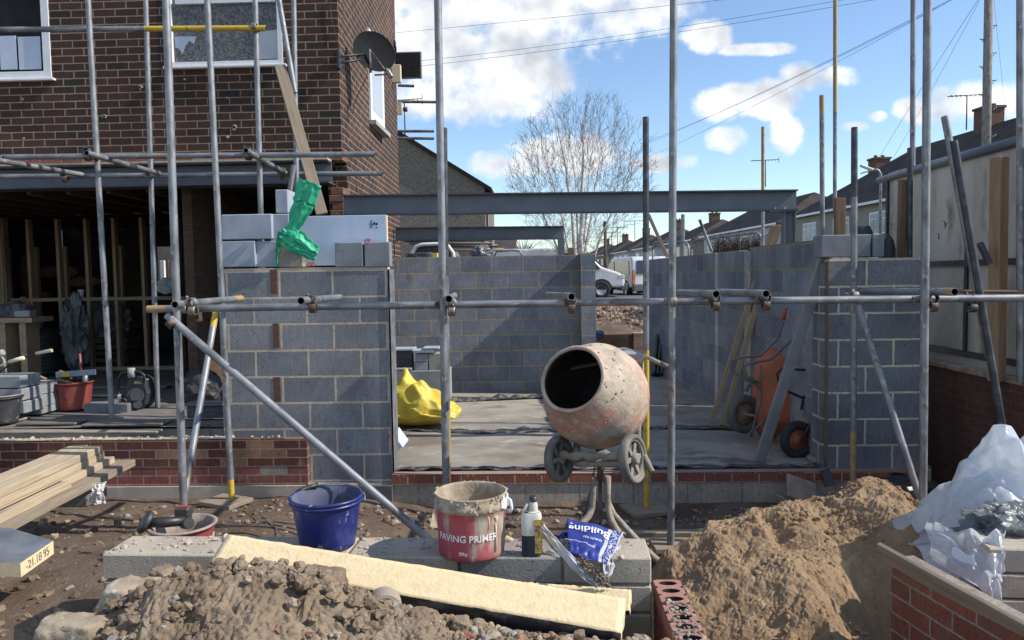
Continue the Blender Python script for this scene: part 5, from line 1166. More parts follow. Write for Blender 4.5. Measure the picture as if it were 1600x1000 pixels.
mb = MB(); mb.b2((cx + .0392, cy - .02, z0 + .015), (cx + .0405, cy + .026, z0 + .145)); lb = mb.build('label', lab, t)
mb = MB(); mb.b2((cx + .013, cy - .033, z0 + .03), (cx + .035, cy - .0318, z0 + .065)); mb.b2((cx + .013, cy - .033, z0 + .078), (cx + .035, cy - .0318, z0 + .125)); mb.build('printed_text', mat('brown_print', (.16, .09, .06), (.40, .30, .15), 90, .45, .55, rough=.7, rr=0), lb)

# crumpled bag of building sand or cement offcut
t = thing('plastic_bag', 'torn blue and white plastic bag with white lettering lying on the low wall', 'bag', V((P(920, 875, 2.92).x, 2.92, TZ)))
bagm = mat('blue_printed_film', (.030, .042, .22), (.035, .05, .26), 8, rough=.35, bump=.6, bscale=14, layers=[((.30, .34, .50), 16, .68, .74)], bdist=.01)
wfilm = sheetmat('white_film', (.70, .71, .72), .5, .35, bump=.3, bscale=16)
c00, c10, c01, c11 = P(886, 813, 2.98), P(974, 836, 2.92), P(888, 868, 2.76), P(950, 888, 2.70)
def bagf(u, v):
    p = c00.lerp(c10, u).lerp(c01.lerp(c11, u), v) + V((0, -.005, .012)); n3 = V((noise.noise(V((u * 3, v * 3, 1))), noise.noise(V((u * 3, v * 3, 5))), noise.noise(V((u * 3, v * 3, 9)))))
    k = math.sin(math.pi * min(1, max(0, u))) * math.sin(math.pi * min(1, max(0, v)))
    return p + n3 * .006 + V((0, -.012, .018)) * k + V((0, -.006, .006)) * noise.noise(V((u * 9, v * 9, 3))) * (0 if v < .5 else sst(.5, .75, v))
mb = MB(); n_ = 44
mb.grid(bagf, n_, n_)
for fi, f in enumerate(mb.f):
    u = (fi % (n_ - 1)) / (n_ - 1); v = (fi // (n_ - 1)) / (n_ - 1)
    if .74 < u < .80 or (u > .97): mb.m[fi] = 1
    if abs(v - (.62 + .1 * u)) < .012 and u < .6: mb.m[fi] = 1
    if u > .82 and noise.noise(V((u * 40, v * 40, 2))) > .12: mb.m[fi] = 1
o = mb.build('printed_film', [bagm, wfilm], t, fix=False); md = o.modifiers.new('s', 'SOLIDIFY'); md.thickness = .0015; md.offset = -1
def baglet(s, size, u0, v0, au, ext=.0):
    vs, fs = textmesh(s, size, ext=0, bold=True); out = []
    bm = bmesh.new(); [bm.verts.new(q) for q in vs]; bm.verts.ensure_lookup_table()
    for f in fs:
        try: bm.faces.new([bm.verts[i] for i in f])
        except ValueError: pass
    for _ in range(3):
        le = [e for e in bm.edges if e.calc_length() > .006]
        if le: bmesh.ops.subdivide_edges(bm, edges=le, cuts=1); bmesh.ops.triangulate(bm, faces=bm.faces)
    bm.verts.index_update(); vs = [v.co.copy() for v in bm.verts]; fs = [[v.index for v in f.verts] for f in bm.faces]; bm.free()
    for q in vs:   # upside down text: x runs towards -u
        x, y = q.x, q.y; u = u0 + (-x) / .22 ; v = v0 + y / .19; p = bagf(u, v); nn = (c10 - c00).cross(c01 - c00).normalized()
        if nn.y > 0: nn = -nn
        out.append(p + nn * .005)
    MB().add(out, fs).build('lettering', mat('white_print', (.72, .74, .78), rough=.6, rr=0), t, fix=False)
baglet('Building', .056, .43, .27, 1); baglet('QUALITY YOU', .013, .5, .52, 1); baglet('Sa', .03, .06, .08, 1) if False else None
o = ribbon('loose_white_strip', [P(846, 822, 2.88), P(868, 850, 2.80), P(903, 888, 2.70), P(934, 915, 2.69)], [.012, .016, .020, .012], wfilm, 'x', 'x', 6, .006); del o['label']; del o['category']; o.parent = t; o.location -= t.location
for k, (pts, ws, m_) in enumerate((([P(962, 840, 2.90), P(955, 868, 2.78), P(946, 902, 2.72)], [.03, .025, .018], wfilm), ([P(866, 838, 3.0), P(893, 836, 3.0), P(910, 842, 2.98)], [.010, .018, .016], bagm))):
    o = ribbon('crumpled_edge', pts, ws, m_, 'x', 'x', 11 + k, .012); del o['label']; del o['category']; o.parent = t; o.location -= t.location
mb = MB()
for i in range(150):
    f = random.random(); c = P(lerp(905, 946, f) + random.gauss(0, 4), lerp(876, 912, f) + random.gauss(0, 4), lerp(2.70, 2.68, f)); rock(mb, c, random.uniform(.002, .007), i, 1, mi=i % 2)
mb.build('spilt_contents', [sand, mat('dark_wet_mix', (.14, .115, .085), rough=.9)], t)['kind'] = 'stuff'

# ================================================================ FOAM BOARDS
def foam(name, p0, p1, w, h, tilt, label, group=None, ragged=True):
    """insulation board; local Z face is the cream cut edge"""
    p0 = V(p0); p1 = V(p1); M = frame(p0, p1, tilt); L_ = (p1 - p0).length; mb = MB(); n = 60; m_ = 10
    def top(u, v):
        x = u * L_; y = (v - .5) * w; e = .0
        if v in (0, 1): e = .004 * noise.noise(V((u * 30, v * 5, 1)))
        if u == 1: x += .012 * noise.noise(V((v * 4, 3, 1)))
        return (x, y + e, .0015 * noise.noise(V((u * 20, v * 5, 7))))
    mb.grid(top, n, m_, 0); vs = mb.v; N_ = len(vs)
    bot = [(x, y, z - h) for (x, y, z) in vs]; mb.add(bot, [(j * n + i, (j + 1) * n + i, (j + 1) * n + i + 1, j * n + i + 1) for j in range(m_ - 1) for i in range(n - 1)], 0)
    for (idx, mi) in (([i for i in range(n)], 1), ([(m_ - 1) * n + i for i in range(n)][::-1], 1), ([j * n for j in range(m_)][::-1], 0), ([j * n + n - 1 for j in range(m_)], 0)):
        for a_, b_ in zip(idx, idx[1:]): mb.f.append([a_, N_ + a_, N_ + b_, b_]); mb.m.append(mi); mb.sm.append(False)
    o = mb.build(name, [pir, foil], None, basis=M, fix=True); return tag(o, label, 'insulation board', group)
foam('insulation_offcut', G(342, 856, .872), P(974, 962, 2.40), .128, .09, (0, -.55, .84), 'long cream insulation offcut with dark foil side lying slantwise over the low wall', 'insulation offcuts')
foam('insulation_offcut', P(800, 924, 2.73), P(985, 938, 2.64), .085, .03, (0, -.6, .8), 'ragged second cream offcut lying behind the right end of the long one', 'insulation offcuts')
# left piece with stamped digits
p0 = G(-60, 905, .60)
t = thing('insulation_offcut', 'square insulation offcut with grey foil top and stamped digits on its cream edge', 'insulation board', G(30, 900, .5), 'insulation offcuts')
za_ = P(33, 902, 2.92).z
q0, q1, q2, q3 = P(-90, 905, 2.95), P(33, 902, 2.92), P(84, 862, 3.18), P(20, 850, 3.35)
for q in (q0, q1, q2, q3): q.z = 0
zt_ = P(33, 880, 2.92).z; zb_ = za_ - .0
ring = [q0, q1, q2, q3, P(-120, 850, 3.4)]
ring = [V((q.x, q.y, zb_)) for q in ring]
mb = MB(); n = len(ring); vs = ring + [q + V((0, 0, zt_ - zb_)) for q in ring]; mb.add(vs, [tuple(range(n))[::-1]] + [(i, (i + 1) % n, n + (i + 1) % n, n + i) for i in range(n)], 0); mb.add(vs, [tuple(range(n, 2 * n))], 1); mb.build('foam_block', [pir, mat('foil_top', (.16, .18, .21), (.26, .28, .31), 5, rough=.45, metal=.3, bump=.5, bscale=9)], t)
ed = (ring[2] - ring[1]).normalized(); nn = ed.cross(V((0, 0, 1)))
cmid = (ring[1] + ring[2]) / 2 + V((0, 0, (zt_ - zb_) / 2)) + nn * .001
ml = Matrix((ed, V((0, 0, 1)), nn)).transposed().to_4x4(); ml.translation = cmid
lettering('-21.18 95', .056, ml @ Matrix.Scale(.92, 4), mat('grey_stamp', (.13, .115, .10), (.24, .21, .17), 60, .5, .6, rough=.9, rr=0), t, space=.95)

# ================================================================ HEAPS
def heap(name, label, cat, x0, x1, y0, y1, fn, nx, ny, mats, amp=(.02, .008), seed=0, ridge=.0):
    mb = MB()
    def g_(u, v):
        x = lerp(x0, x1, u); y = lerp(y0, y1, v); z = fn(x, y); edge = min(u, 1 - u, v, 1 - v) * 12; e = min(1, edge)
        p = V((x, y, seed)); 
        n1 = fbm(p * 3.2, 4) * amp[0] * 2; n2 = (abs(noise.noise(p * 13)) - .25) * amp[0] * 1.1; n3 = (abs(noise.noise(p * 34)) - .25) * amp[1] * 1.6; n4 = noise.noise(p * 80) * amp[1] * .5
        n5 = -max(0, noise.noise(p * 6 + V((9, 9, 9))) - .22) * ridge
        dz = n1 + n2 + n3 + n4 + n5
        return (x + noise.noise(p * 11 + V((3, 3, 3))) * amp[0] * .5, y + noise.noise(p * 11 + V((7, 7, 7))) * amp[0] * .5, z + dz * e)
    mb.grid(g_, nx, ny, 0, False)
    o = mb.build(name, mats, fix=False); return tag(o, label, cat)
def sand_h(x, y):
    rz = interp([.38, .55, .72, 1.0, 1.25, 1.6, 1.85, 1.95, 2.08, 2.25, 2.6], [.0, .20, .36, .50, .575, .60, .69, .70, .62, .40, .05], x)
    yc = interp([.5, 1.2, 2.2], [3.95, 4.15, 4.3], x)
    z = rz - (max(0, yc - y) * (.10 + .08 * sst(0, 1.2, yc - y)) if y < yc else (y - yc) ** 1.15 * 1.1)
    # hollow beside the trench wall
    z -= .30 * math.exp(-(((x - 1.62) / .24) ** 2 + ((y - 3.25) / .42) ** 2)) + .5 * sst(1.15, 1.55, x) * sst(3.1, 2.6, y)
    z -= .05 * math.exp(-(((x - 1.25) / .05) ** 2 + ((y - 3.9) / .18) ** 2))
    z = z if x > .5 or y > 2.9 else z
    z = lerp(-.15, z, sst(.30, .55, x)) if y > 2.8 else z
    z -= .25 * sst(.62, .46, x) * sst(3.0, 2.7, y)
    return z
heap('sand_heap', 'large heap of orange builders sand in the right foreground', 'sand heap', .32, 2.7, 2.15, 5.0, sand_h, 400, 440, [sand], (.021, .0085), 3, .13)
def clumps(name, n, hfn, region, size, m, parent, seed, sub=2):
    rnd = random.Random(seed); mb = MB()
    for i in range(n):
        x = rnd.uniform(region[0], region[1]); y = rnd.uniform(region[2], region[3]); z = hfn(x, y)
        if noise.noise(V((x * 4, y * 4, seed))) < -.05: continue
        if z < -.05: continue
        r = size[0] + (size[1] - size[0]) * rnd.random() ** 3; random.seed(seed * 999 + i); rock(mb, (x, y, z + r * .2), r, i, sub if r > .012 else 1, mi=rnd.randrange(len(m)))
    return mb.build(name, m, parent, fix=False)
sh = bpy.data.objects['sand_heap']
o = clumps('sand_clods', 1500, sand_h, (.5, 2.2, 2.3, 4.3), (.004, .02), [sand], sh, 12); o['kind'] = 'stuff'
_rx = [(70, 1060), (112, 1000), (150, 962), (185, 938), (235, 912), (280, 893), (330, 888), (385, 884), (430, 886), (480, 902), (520, 918), (560, 938), (600, 955), (650, 968), (720, 985), (800, 1000), (900, 1010), (1000, 1015)]
_rp = [P(x, y, 2.3) for x, y in _rx]; _RX = [p.x for p in _rp]; _RZ = [p.z - .012 for p in _rp]
def spoil_h(x, y):
    rz = interp(_RX, _RZ, x); b_ = interp([-1.75, -1.2, -.8, -.45, .46], [.48, .54, .58, .55, .50], x)
    z = rz - .45 * max(0, 2.25 - y) * sst(-.3, -.8, x) - .10 * max(0, 2.25 - y)
    z -= max(0, rz - b_) * sst(2.36, 2.60, y) + .10 * sst(2.5, 2.75, y) * sst(-1.2, -.9, x)
    return z
heap('clay_spoil_heap', 'lumpy pale brown heap of dug clay in front of the low block wall', 'spoil heap', -1.75, .46, 1.70, 2.72, spoil_h, 400, 250, [clay], (.020, .014), 8, .10)
sp = bpy.data.objects['clay_spoil_heap']
clumps('clay_clods', 1500, spoil_h, (-1.5, -.2, 1.85, 2.5), (.004, .024), [clay], sp, 21)['kind'] = 'stuff'
mat('dirty_debris', (.24, .11, .08), (.26, .2, .15), 8, rough=.95, bump=.5)
dm = MB(); r9 = random.Random(77)
for i in range(130):
    x = r9.uniform(-1.35, -.2); y = r9.uniform(1.9, 2.4); rock(dm, (x, y, spoil_h(x, y) + .006), r9.uniform(.004, .02), i, 2, mi=r9.choice((0, 0, 1, 2, 3, 3)), rough=.5)
stuff(dm.build('mixed_debris', [stone_m, stone_g, MATS['dirty_debris'], clay], fix=False), 'pale stone chips and brick crumbs strewn over the clay heap', 'rubble')
rnd_ = random.Random(5); mb = MB()
for i in range(1500):
    x = rnd_.uniform(-.45, .44); y = rnd_.uniform(1.9, 2.62); r = .004 + .018 * rnd_.random() ** 2.4; random.seed(i + 50); rock(mb, (x, y, spoil_h(x, y) + r * .35), r, i, 2 if r > .012 else 1, mi=rnd_.choice((0, 0, 1, 2, 2, 3)), rough=.25)
stuff(mb.build('gravel', [stone_m, stone_g, clay, mat('orange_pebble', (.30, .17, .09), (.22, .13, .08), 14, rough=.8, bump=.3)], fix=False), 'mixed gravel and pebbles in front of the low block wall', 'gravel')
# individual big stones and lumps
big = [(205, 935, 2.42, .105, stone_m, 'large pale limestone lump left of the clay heap', (1, 1, .75)), (125, 985, 2.25, .10, stone_m, 'flat cream stone slab at the bottom left edge', (1.3, 1, .6)), (180, 968, 2.32, .055, mat('white_stone', (.52, .50, .46), (.40, .38, .35), 9, rough=.9, bump=.6), 'small whitish stone between the two pale limestone lumps', (1, 1, .8)),
       (500, 915, 2.40, .085, clay, 'brown squared clod sitting on the right slope of the clay heap', (1.25, 1, .8)), (520, 955, 2.32, .07, mat('dirty_brick', (.22, .15, .11), (.30, .24, .18), 8, rough=.95, bump=.6), 'muddy half brick lying on the clay heap', (1.5, 1, .6)), (655, 968, 2.32, .042, clay, 'muddy broken lump right beside the clay pipe', (1, 1, 1)),
       (720, 975, 2.33, .034, clay, 'muddy lump among the gravel right of the clay pipe', (1, 1, .8)), (905, 993, 2.28, .022, clay, 'small muddy lump at the right end of the gravel', (1, 1, .8)), (590, 868, 3.0, .024, mortar, 'small mortar lump on the low wall behind the cream offcut', (1, 1, .8)),
       (676, 858, 3.12, .028, mortar, 'mortar lump at the foot of the long brace', (1, 1, .8)), (255, 900, 2.55, .05, clay, 'clay lump against the foot of the low wall', (1, 1, .8)), (330, 925, 2.25, .07, clay, 'big rounded clod on the top left of the clay heap', (1.2, 1, .8)), (85, 838, 3.5, .02, stone_m, 'loose pale stone behind the stamped offcut', (1, 1, .8))]
for k, (x, y, Y, r, m_, lab_, sq) in enumerate(big):
    c = P(x, y, Y); bm = bmesh.new(); bmesh.ops.create_icosphere(bm, subdivisions=4, radius=1); vs = []
    for v in bm.verts:
        p = v.co.copy(); q = p * 1.1 + V((k * 5.3, k, 1)); n1 = 1 + .42 * noise.noise(q) + .16 * noise.noise(q * 2.6) + .07 * noise.noise(q * 6) + .03 * noise.noise(q * 14)
        p = p * n1
        for ax_ in range(3): p[ax_] = max(-.78, min(.78, p[ax_])) + .06 * noise.noise(q * 5 + V((ax_, 0, 0)))
        vs.append(c + V((p.x * sq[0], p.y * sq[1], p.z * sq[2])) * r)
    fs = [[v.index for v in f.verts] for f in bm.faces]; bm.free(); tag(MB().add(vs, fs, 0, True).build('stone', m_, fix=False), lab_, 'stone', 'large stones and clods')
# broken clay pipe
c = P(602, 958, 2.36); mb = MB(); pts = []; n = 26
qp = V((.25, -1, .12)).normalized(); qq = qp.to_track_quat('Z', 'Y').to_matrix()
for (r0_, r1_) in ((.058, .047),):
    vs = []; k2 = 0
    for z_ in (-.10, 0.0):
        for i in range(n): a_ = R(-40 + 255 * i / (n - 1)); vs += [c + qq @ V((r0_ * math.cos(a_), r0_ * math.sin(a_), z_)), c + qq @ V((r1_ * math.cos(a_), r1_ * math.sin(a_), z_))]
    m2 = 2 * n; fs = []
    for i in range(n - 1):
        a_ = 2 * i; fs += [(a_, a_ + 2, m2 + a_ + 2, m2 + a_), (a_ + 1, m2 + a_ + 1, m2 + a_ + 3, a_ + 3), (m2 + a_, m2 + a_ + 2, m2 + a_ + 3, m2 + a_ + 1), (a_, a_ + 1, a_ + 3, a_ + 2)]
    fs += [(0, m2, m2 + 1, 1), (m2 - 2, m2 - 1, 2 * m2 - 1, 2 * m2 - 2)]
    mb.add(vs, fs, 0, False)
tag(mb.build('broken_pipe', mat('clay_pipe', (.36, .29, .23), (.27, .23, .19), 9, rough=.85, bump=.4, layers=[((.35, .14, .10), 12, .6, .7)])), 'broken round clay pipe end sticking out of the gravel', 'pipe')
# dark slab at the left bottom
mb = MB(); r4 = [G(22, 978, .60), G(84, 947, .68), G(118, 960, .66), G(92, 1020, .55), G(20, 1020, .53)]; mb.prism(r4, (.01, .03, -.03)); tag(mb.build('slate_slab', mat('dark_slab', (.05, .045, .04), (.13, .11, .09), 7, .5, .65, rough=.9, bump=.7)), 'dark broken slab tilted in the mud at the bottom left', 'slab')

# perforated bricks wall end
t = thing('perforated_brick_wall', 'short low wall of pink perforated bricks running towards the viewer', 'wall', V((.52, 2.5, 0)))
_p0, _p1 = G(1020, 905, .69), G(1062, 1015, .69); P0 = V((_p0.x, _p0.y)); P1 = V((_p1.x, _p1.y)); dd = (P1 - P0).normalized(); nn = V((-dd.y, dd.x)); 
zp = .69; prot = Matrix.Rotation(math.atan2(dd.y, dd.x), 3, 'Z')
pbm = mat('pink_perforated_brick', (.36, .17, .14), (.30, .15, .12), 8, rough=.9, bump=.5, bscale=60, layers=[((.42, .36, .28), 14, .58, .68)])
for k in range(3):
    a = P0 + dd * (.215 * k + .004); b = a + dd * .205; mb = MB()
    # top with holes: ring strips
    W_ = .102; 
    def lp(s, n_, z): q = a + dd * s + nn * (n_ * 1); return V((q.x, q.y, z))
    hs = [.034, .102, .171]
    cen = lp(.1025, W_ / 2 * 1, 0)
    # body without top
    L_ = .205
    cs = [lp(0, 0, zp - .065), lp(L_, 0, zp - .065), lp(L_, W_, zp - .065), lp(0, W_, zp - .065)]; ct = [q + V((0, 0, .065)) for q in cs]
    mb.add(cs + ct, [(0, 3, 2, 1), (0, 1, 5, 4), (1, 2, 6, 5), (2, 3, 7, 6), (3, 0, 4, 7)])
    for j, h_ in enumerate(hs):
        s0__ = j * L_ / 3; s1__ = (j + 1) * L_ / 3; n = 20; inner_ = []; outer = []
        for i in range(n):
            a_ = 2 * math.pi * i / n; inner_.append(lp(h_ + .019 * math.cos(a_), W_ / 2 + .034 * math.sin(a_), zp)); cx__, sn = math.cos(a_), math.sin(a_); kk = 1 / max(abs(cx__), abs(sn)); outer.append(lp((s0__ + s1__) / 2 + (s1__ - s0__) / 2 * cx__ * kk, W_ / 2 + W_ / 2 * sn * kk, zp))
        low = [q - V((0, 0, .05)) for q in inner_]
        mb.add(outer + inner_, [(i, (i + 1) % n, n + (i + 1) % n, n + i) for i in range(n)]); mb.add(inner_ + low, [(i, (i + 1) % n, n + (i + 1) % n, n + i) for i in range(n)], 1); mb.add(low, [tuple(range(n))], 1)
    mb.build('perforated_brick', [pbm, dark_in], t)
    for c_ in range(1, 5):
        c = lp(.1025, W_ / 2, zp - .0325 - c_ * .075); MB().box(c, (.205, .1, .065), prot, bev=.003).build('brick', redbrick, t)
mb = MB(); c = (P0 + P1) / 2 + nn * .051; mb.box((c.x, c.y, zp - .24), ((P1 - P0).length, .088, .43), prot); mb.build('mortar', mortar, t)
mb = MB()
for i in range(60): q = P0 + dd * random.uniform(.2, .5) + nn * random.uniform(.01, .09); rock(mb, (q.x, q.y, zp + .003), random.uniform(.003, .01), i, 1)
mb.build('mortar_crumbs', cem, t)['kind'] = 'stuff'

# ================================================================ TRENCH WALL WITH PLANK, RIGHT FRONT
_q0, _q1 = P(1378, 872, 3.06), P(1640, 1020, 2.30); TWZ = min(_q0.z, _q1.z) - .03; A_ = V((_q0.x + .02, _q0.y - .04)); B_ = V((_q1.x + .03, _q1.y - .2)); dd = (B_ - A_).normalized(); ang2 = math.atan2(dd.y, dd.x)
tw_ = masonry('trench_brick', .225, .075, .010, (.25, .085, .055), (.18, .065, .045), (.27, .24, .21), org=(A_.x, A_.y, .70), ang=ang2, bump=.7, stain=((.15, .10, .07), 4, .48, .68))
t = thing('brick_trench_wall', 'low red brick wall under the slanting plank at the lower right', 'wall', V((1.6, 2.6, 0)))
nn = V((-dd.y, dd.x)); 
if nn.x < 0: nn = -nn
MB().prism([(A_.x, A_.y, -.2), (B_.x, B_.y, -.2), (B_.x, B_.y, .70), (A_.x, A_.y, .70)], (nn.x * .1, nn.y * .1, 0)).build('brickwork', tw_, t)
board('plank', P(1377, 862, 3.06), P(1640, 1010, 2.30), .020, .085, timber, 'dirty plank lying along the top of the lower right brick wall', 'plank', up=(-.35, -.2, .9))
# beige blocks at right edge
t = thing('block_stack', 'beige dense blocks stacked at the right edge under the plastic sheeting', 'blocks', V((2.1, 2.9, 0)))
for k in range(5):
    c = P(1640, 885, 2.98); mb = MB(); mb.box((c.x + .0, 2.98 + .1, c.z - k * .105 + .02), (.44, .215, .098), Matrix.Rotation(R(-6 + k), 3, 'Z'), bev=.006); mb.build('block', denseblk, t)

# ================================================================ PLASTIC SHEETING
def polymat():
    m = bpy.data.materials.new('milky_polythene'); m.use_nodes = True; nt = m.node_tree; N = nt.nodes; L = nt.links; b = N['Principled BSDF']; out = N['Material Output']
    tc = N.new('ShaderNodeTexCoord')
    w = N.new('ShaderNodeTexNoise'); w.inputs['Scale'].default_value = 3; w.inputs['Detail'].default_value = 3; L.new(tc.outputs['Object'], w.inputs['Vector'])
    ad = N.new('ShaderNodeMix'); ad.data_type = 'VECTOR'; ad.inputs[0].default_value = .22; L.new(tc.outputs['Object'], ad.inputs[4]); L.new(w.outputs['Color'], ad.inputs[5])
    v = N.new('ShaderNodeTexVoronoi'); v.feature = 'DISTANCE_TO_EDGE'; v.inputs['Scale'].default_value = 6.5; L.new(ad.outputs[1], v.inputs['Vector'])
    v2 = N.new('ShaderNodeTexVoronoi'); v2.feature = 'F1'; v2.inputs['Scale'].default_value = 4; L.new(ad.outputs[1], v2.inputs['Vector'])
    h = N.new('ShaderNodeMath'); h.operation = 'MULTIPLY_ADD'; L.new(v.outputs['Distance'], h.inputs[0]); h.inputs[1].default_value = 1.2; L.new(v2.outputs['Distance'], h.inputs[2])
    bp = N.new('ShaderNodeBump'); bp.inputs['Strength'].default_value = 1; bp.inputs['Distance'].default_value = .030; L.new(h.outputs[0], bp.inputs['Height'])
    b.inputs['Base Color'].default_value = (.80, .82, .85, 1); b.inputs['Roughness'].default_value = .16; b.inputs['Specular IOR Level'].default_value = .7; L.new(bp.outputs[0], b.inputs['Normal'])
    tr = N.new('ShaderNodeBsdfTranslucent'); tr.inputs[0].default_value = (.72, .76, .82, 1); L.new(bp.outputs[0], tr.inputs['Normal'])
    tp = N.new('ShaderNodeBsdfTransparent'); tp.inputs[0].default_value = (.92, .94, .96, 1)
    m1 = N.new('ShaderNodeMixShader'); m1.inputs[0].default_value = .4; L.new(b.outputs[0], m1.inputs[1]); L.new(tr.outputs[0], m1.inputs[2])
    n2 = N.new('ShaderNodeTexNoise'); n2.inputs['Scale'].default_value = 4; n2.inputs['Detail'].default_value = 5; L.new(tc.outputs['Object'], n2.inputs['Vector'])
    r = N.new('ShaderNodeMapRange'); L.new(n2.outputs[0], r.inputs[0]); r.inputs[1].default_value = .35; r.inputs[2].default_value = .65; r.inputs[3].default_value = .48; r.inputs[4].default_value = .06
    m2 = N.new('ShaderNodeMixShader'); L.new(r.outputs[0], m2.inputs[0]); L.new(m1.outputs[0], m2.inputs[1]); L.new(tp.outputs[0], m2.inputs[2]); L.new(m2.outputs[0], out.inputs[0]); return m
poly = polymat()
t = thing('polythene_sheeting', 'big crumpled heap of milky clear polythene sheeting at the right edge', 'plastic sheet', V((2.4, 3.5, .4)))
def sheet(name, c, sx, sy, h, seed, n=130, fr=1.5, cr=.5):
    mb = MB()
    def g_(u, v):
        x = (u - .5) * 2; y = (v - .5) * 2; q = V((x * fr + .25 * noise.noise(V((x * 2, y * 2, seed + 3))), y * fr * .8, seed)); r2 = x * x + y * y
        rid = (.5 - abs(noise.noise(q)) * 1.7) * .60 + (.5 - abs(noise.noise(q * 2.0 + V((4, 4, 4)))) * 1.7) * .26 + (.5 - abs(noise.noise(q * 3.9)) * 1.7) * .09
        fold = .025 * math.sin(11 * (x * .8 + y * .5) + 4 * noise.noise(q * 1.2))
        z = h * (max(-.25, 1 - r2 * .8) + rid * cr) + fold
        return V(c) + V((x * sx * (1 + .12 * noise.noise(q * 1.7)), y * sy * (1 + .12 * noise.noise(q * 1.9 + V((8, 2, 3)))), z))
    mb.grid(g_, n, n); return mb.build(name, poly, t, fix=False)
sheet('lower_sheet', (2.50, 3.66, .40), .70, .52, .46, 1)
sheet('middle_sheet', (2.22, 3.55, .58), .36, .30, .26, 14, fr=1.5)
sheet('upper_sheet', (2.66, 3.72, .60), .46, .40, .40, 5, fr=1.8)
sheet('peak_sheet', (2.25, 3.60, .66), .24, .24, .38, 9, 90, fr=1.1, cr=.45)
def hang(u, v):
    a = P(1443, 812, 3.35).lerp(P(1565, 822, 3.1), u); b = P(1452, 872, 3.2).lerp(P(1558, 938, 2.85), u); p = a.lerp(b, v)
    q = V((u * 3, v * 2.2, 3)); return p + V((0, -.10 * math.sin(math.pi * u) + .09 * (abs(noise.noise(q)) - .3), .03 * noise.noise(q * 2))) + V((.0, -.03 * abs(noise.noise(q * 3)), 0))
mb = MB(); mb.grid(hang, 60, 50); mb.build('hanging_bag_corner', poly, t, fix=False)
mb = MB(); mb.grid(lambda u, v: hang(.2 + .25 * u, .45 + .18 * v) + V((0, -.012, 0)), 10, 8); mb.build('white_sticker', white_pl, t, fix=False)
crumple('polythene_bag', P(1585, 835, 3.25), .16, silver, 'shiny silvery bag bulging out under the milky polythene', 'bag', 31, .6, 5, 1.5, (1.2, .8, .7))

# ================================================================ LEFT FRONT THINGS
# planks stack
def plank(xe, ye, zt_, w, h, label, m=timber_new, Ln=3.2):
    """plank with its far right corner at (xe, ye), running back towards the viewer"""
    d_ = V((-.062, 1, 0)).normalized(); c = V((xe - w / 2, ye, zt_ - h / 2)); return board('plank', c - d_ * Ln, c, w, h, m, label, 'plank', 'planks stacked at the left')
plank(-3.115, 5.0, .755, .115, .046, 'back plank of the top layer in the left stack')
plank(-2.995, 4.97, .755, .115, .046, 'front plank of the top layer in the left stack')
plank(-2.99, 4.98, .708, .22, .046, 'plank of the second layer in the left stack')
plank(-2.955, 5.04, .661, .22, .046, 'plank of the third layer in the left stack')
plank(-2.865, 5.14, .614, .27, .046, 'lowest greyish plank reaching farthest right in the left stack', m=timber)
plank(-2.867, 4.42, .661, .070, .046, 'short pale plank on the near side of the left stack', Ln=2.6)
plank(-3.12, 4.95, .729, .10, .046, 'hidden back plank under the top layer of the left stack') if False else None
t = thing('wrapped_bearer', 'block wrapped in white and clear film under the plank stack', 'bearer', P(130, 784, 4.7))
a = P(98, 786, 4.72); b = P(150, 757, 4.72); MB().b2((a.x, 4.62, a.z), (b.x, 4.85, b.z), bev=.01).build('wrapped_block', mat('clear_wrap', (.11, .105, .10), (.18, .17, .16), 6, rough=.25, bump=.5, bscale=15), t)
o = ribbon('white_wrap_end', [P(152, 754, 4.60), P(151, 769, 4.58), P(153, 785, 4.60)], [.055, .040, .058], mat('white_wrap', (.62, .62, .60), (.50, .50, .48), 12, rough=.9, spec=.15), 'x', 'x', 22, .008)
del o['label']; del o['category']; o.parent = t; o.location -= t.location
# blocks on the floor edge, left
def fblk(x0, y0, x1, y1, Y, dep, label, rz=0, m=aircrete):
    a = P(x0, y1, Y); b = P(x1, y0, Y); mb = MB(); mb.box(((a.x + b.x) / 2, Y + dep / 2, (a.z + b.z) / 2), (b.x - a.x, dep, b.z - a.z), Matrix.Rotation(R(rz), 3, 'Z'), bev=.006)
    return tag(mb.build('loose_block', m), label, 'block', 'blocks on the house floor')
g1 = mat('light_grey_block', (.27, .29, .31), (.22, .235, .25), 6, rough=.95, bump=.5, bscale=100)
for k in range(3): fblk(-60, 588 + k * 20, 31 + k * 3, 607.5 + k * 20, 6.5, .28, ('top', 'middle', 'bottom')[k] + ' long block of the left block stack on the house floor', m=g1)
for k in range(2):
    fblk(33 + k * 2, 599 + k * 19, 47 + k * 1.5, 617.5 + k * 19.5, 6.75, .25, ('upper', 'lower')[k] + ' narrow left block end of the small stack', m=g1); fblk(48 + k * 1.5, 599 + k * 19, 63 + k * .5, 617.5 + k * 19.5, 6.75, .25, ('upper', 'lower')[k] + ' narrow right block end of the small stack', m=g1)
fblk(33, 637, 64, 648, 6.75, .25, 'half hidden lowest block of the small stack', m=g1)
fblk(131, 631, 199, 649, 6.95, .14, 'single dark grey block lying in front of the disc cutter', m=mat('dark_grey_block', (.17, .18, .20), (.13, .14, .16), 6, rough=.95, bump=.5, bscale=100))
c = P(3, 655, 6.35); bucket('bucket', 'black bucket with a dusty rim at the left edge of the house floor', V((c.x - .05, 6.42, ZH + .02)), .165, .125, .25, [mat('black_splashed_plastic', (.03, .032, .038), (.05, .05, .055), 6, rough=.5, layers=[((.20, .20, .20), 14, .6, .7)]), rimp], rim=.010, dustyrim=True)
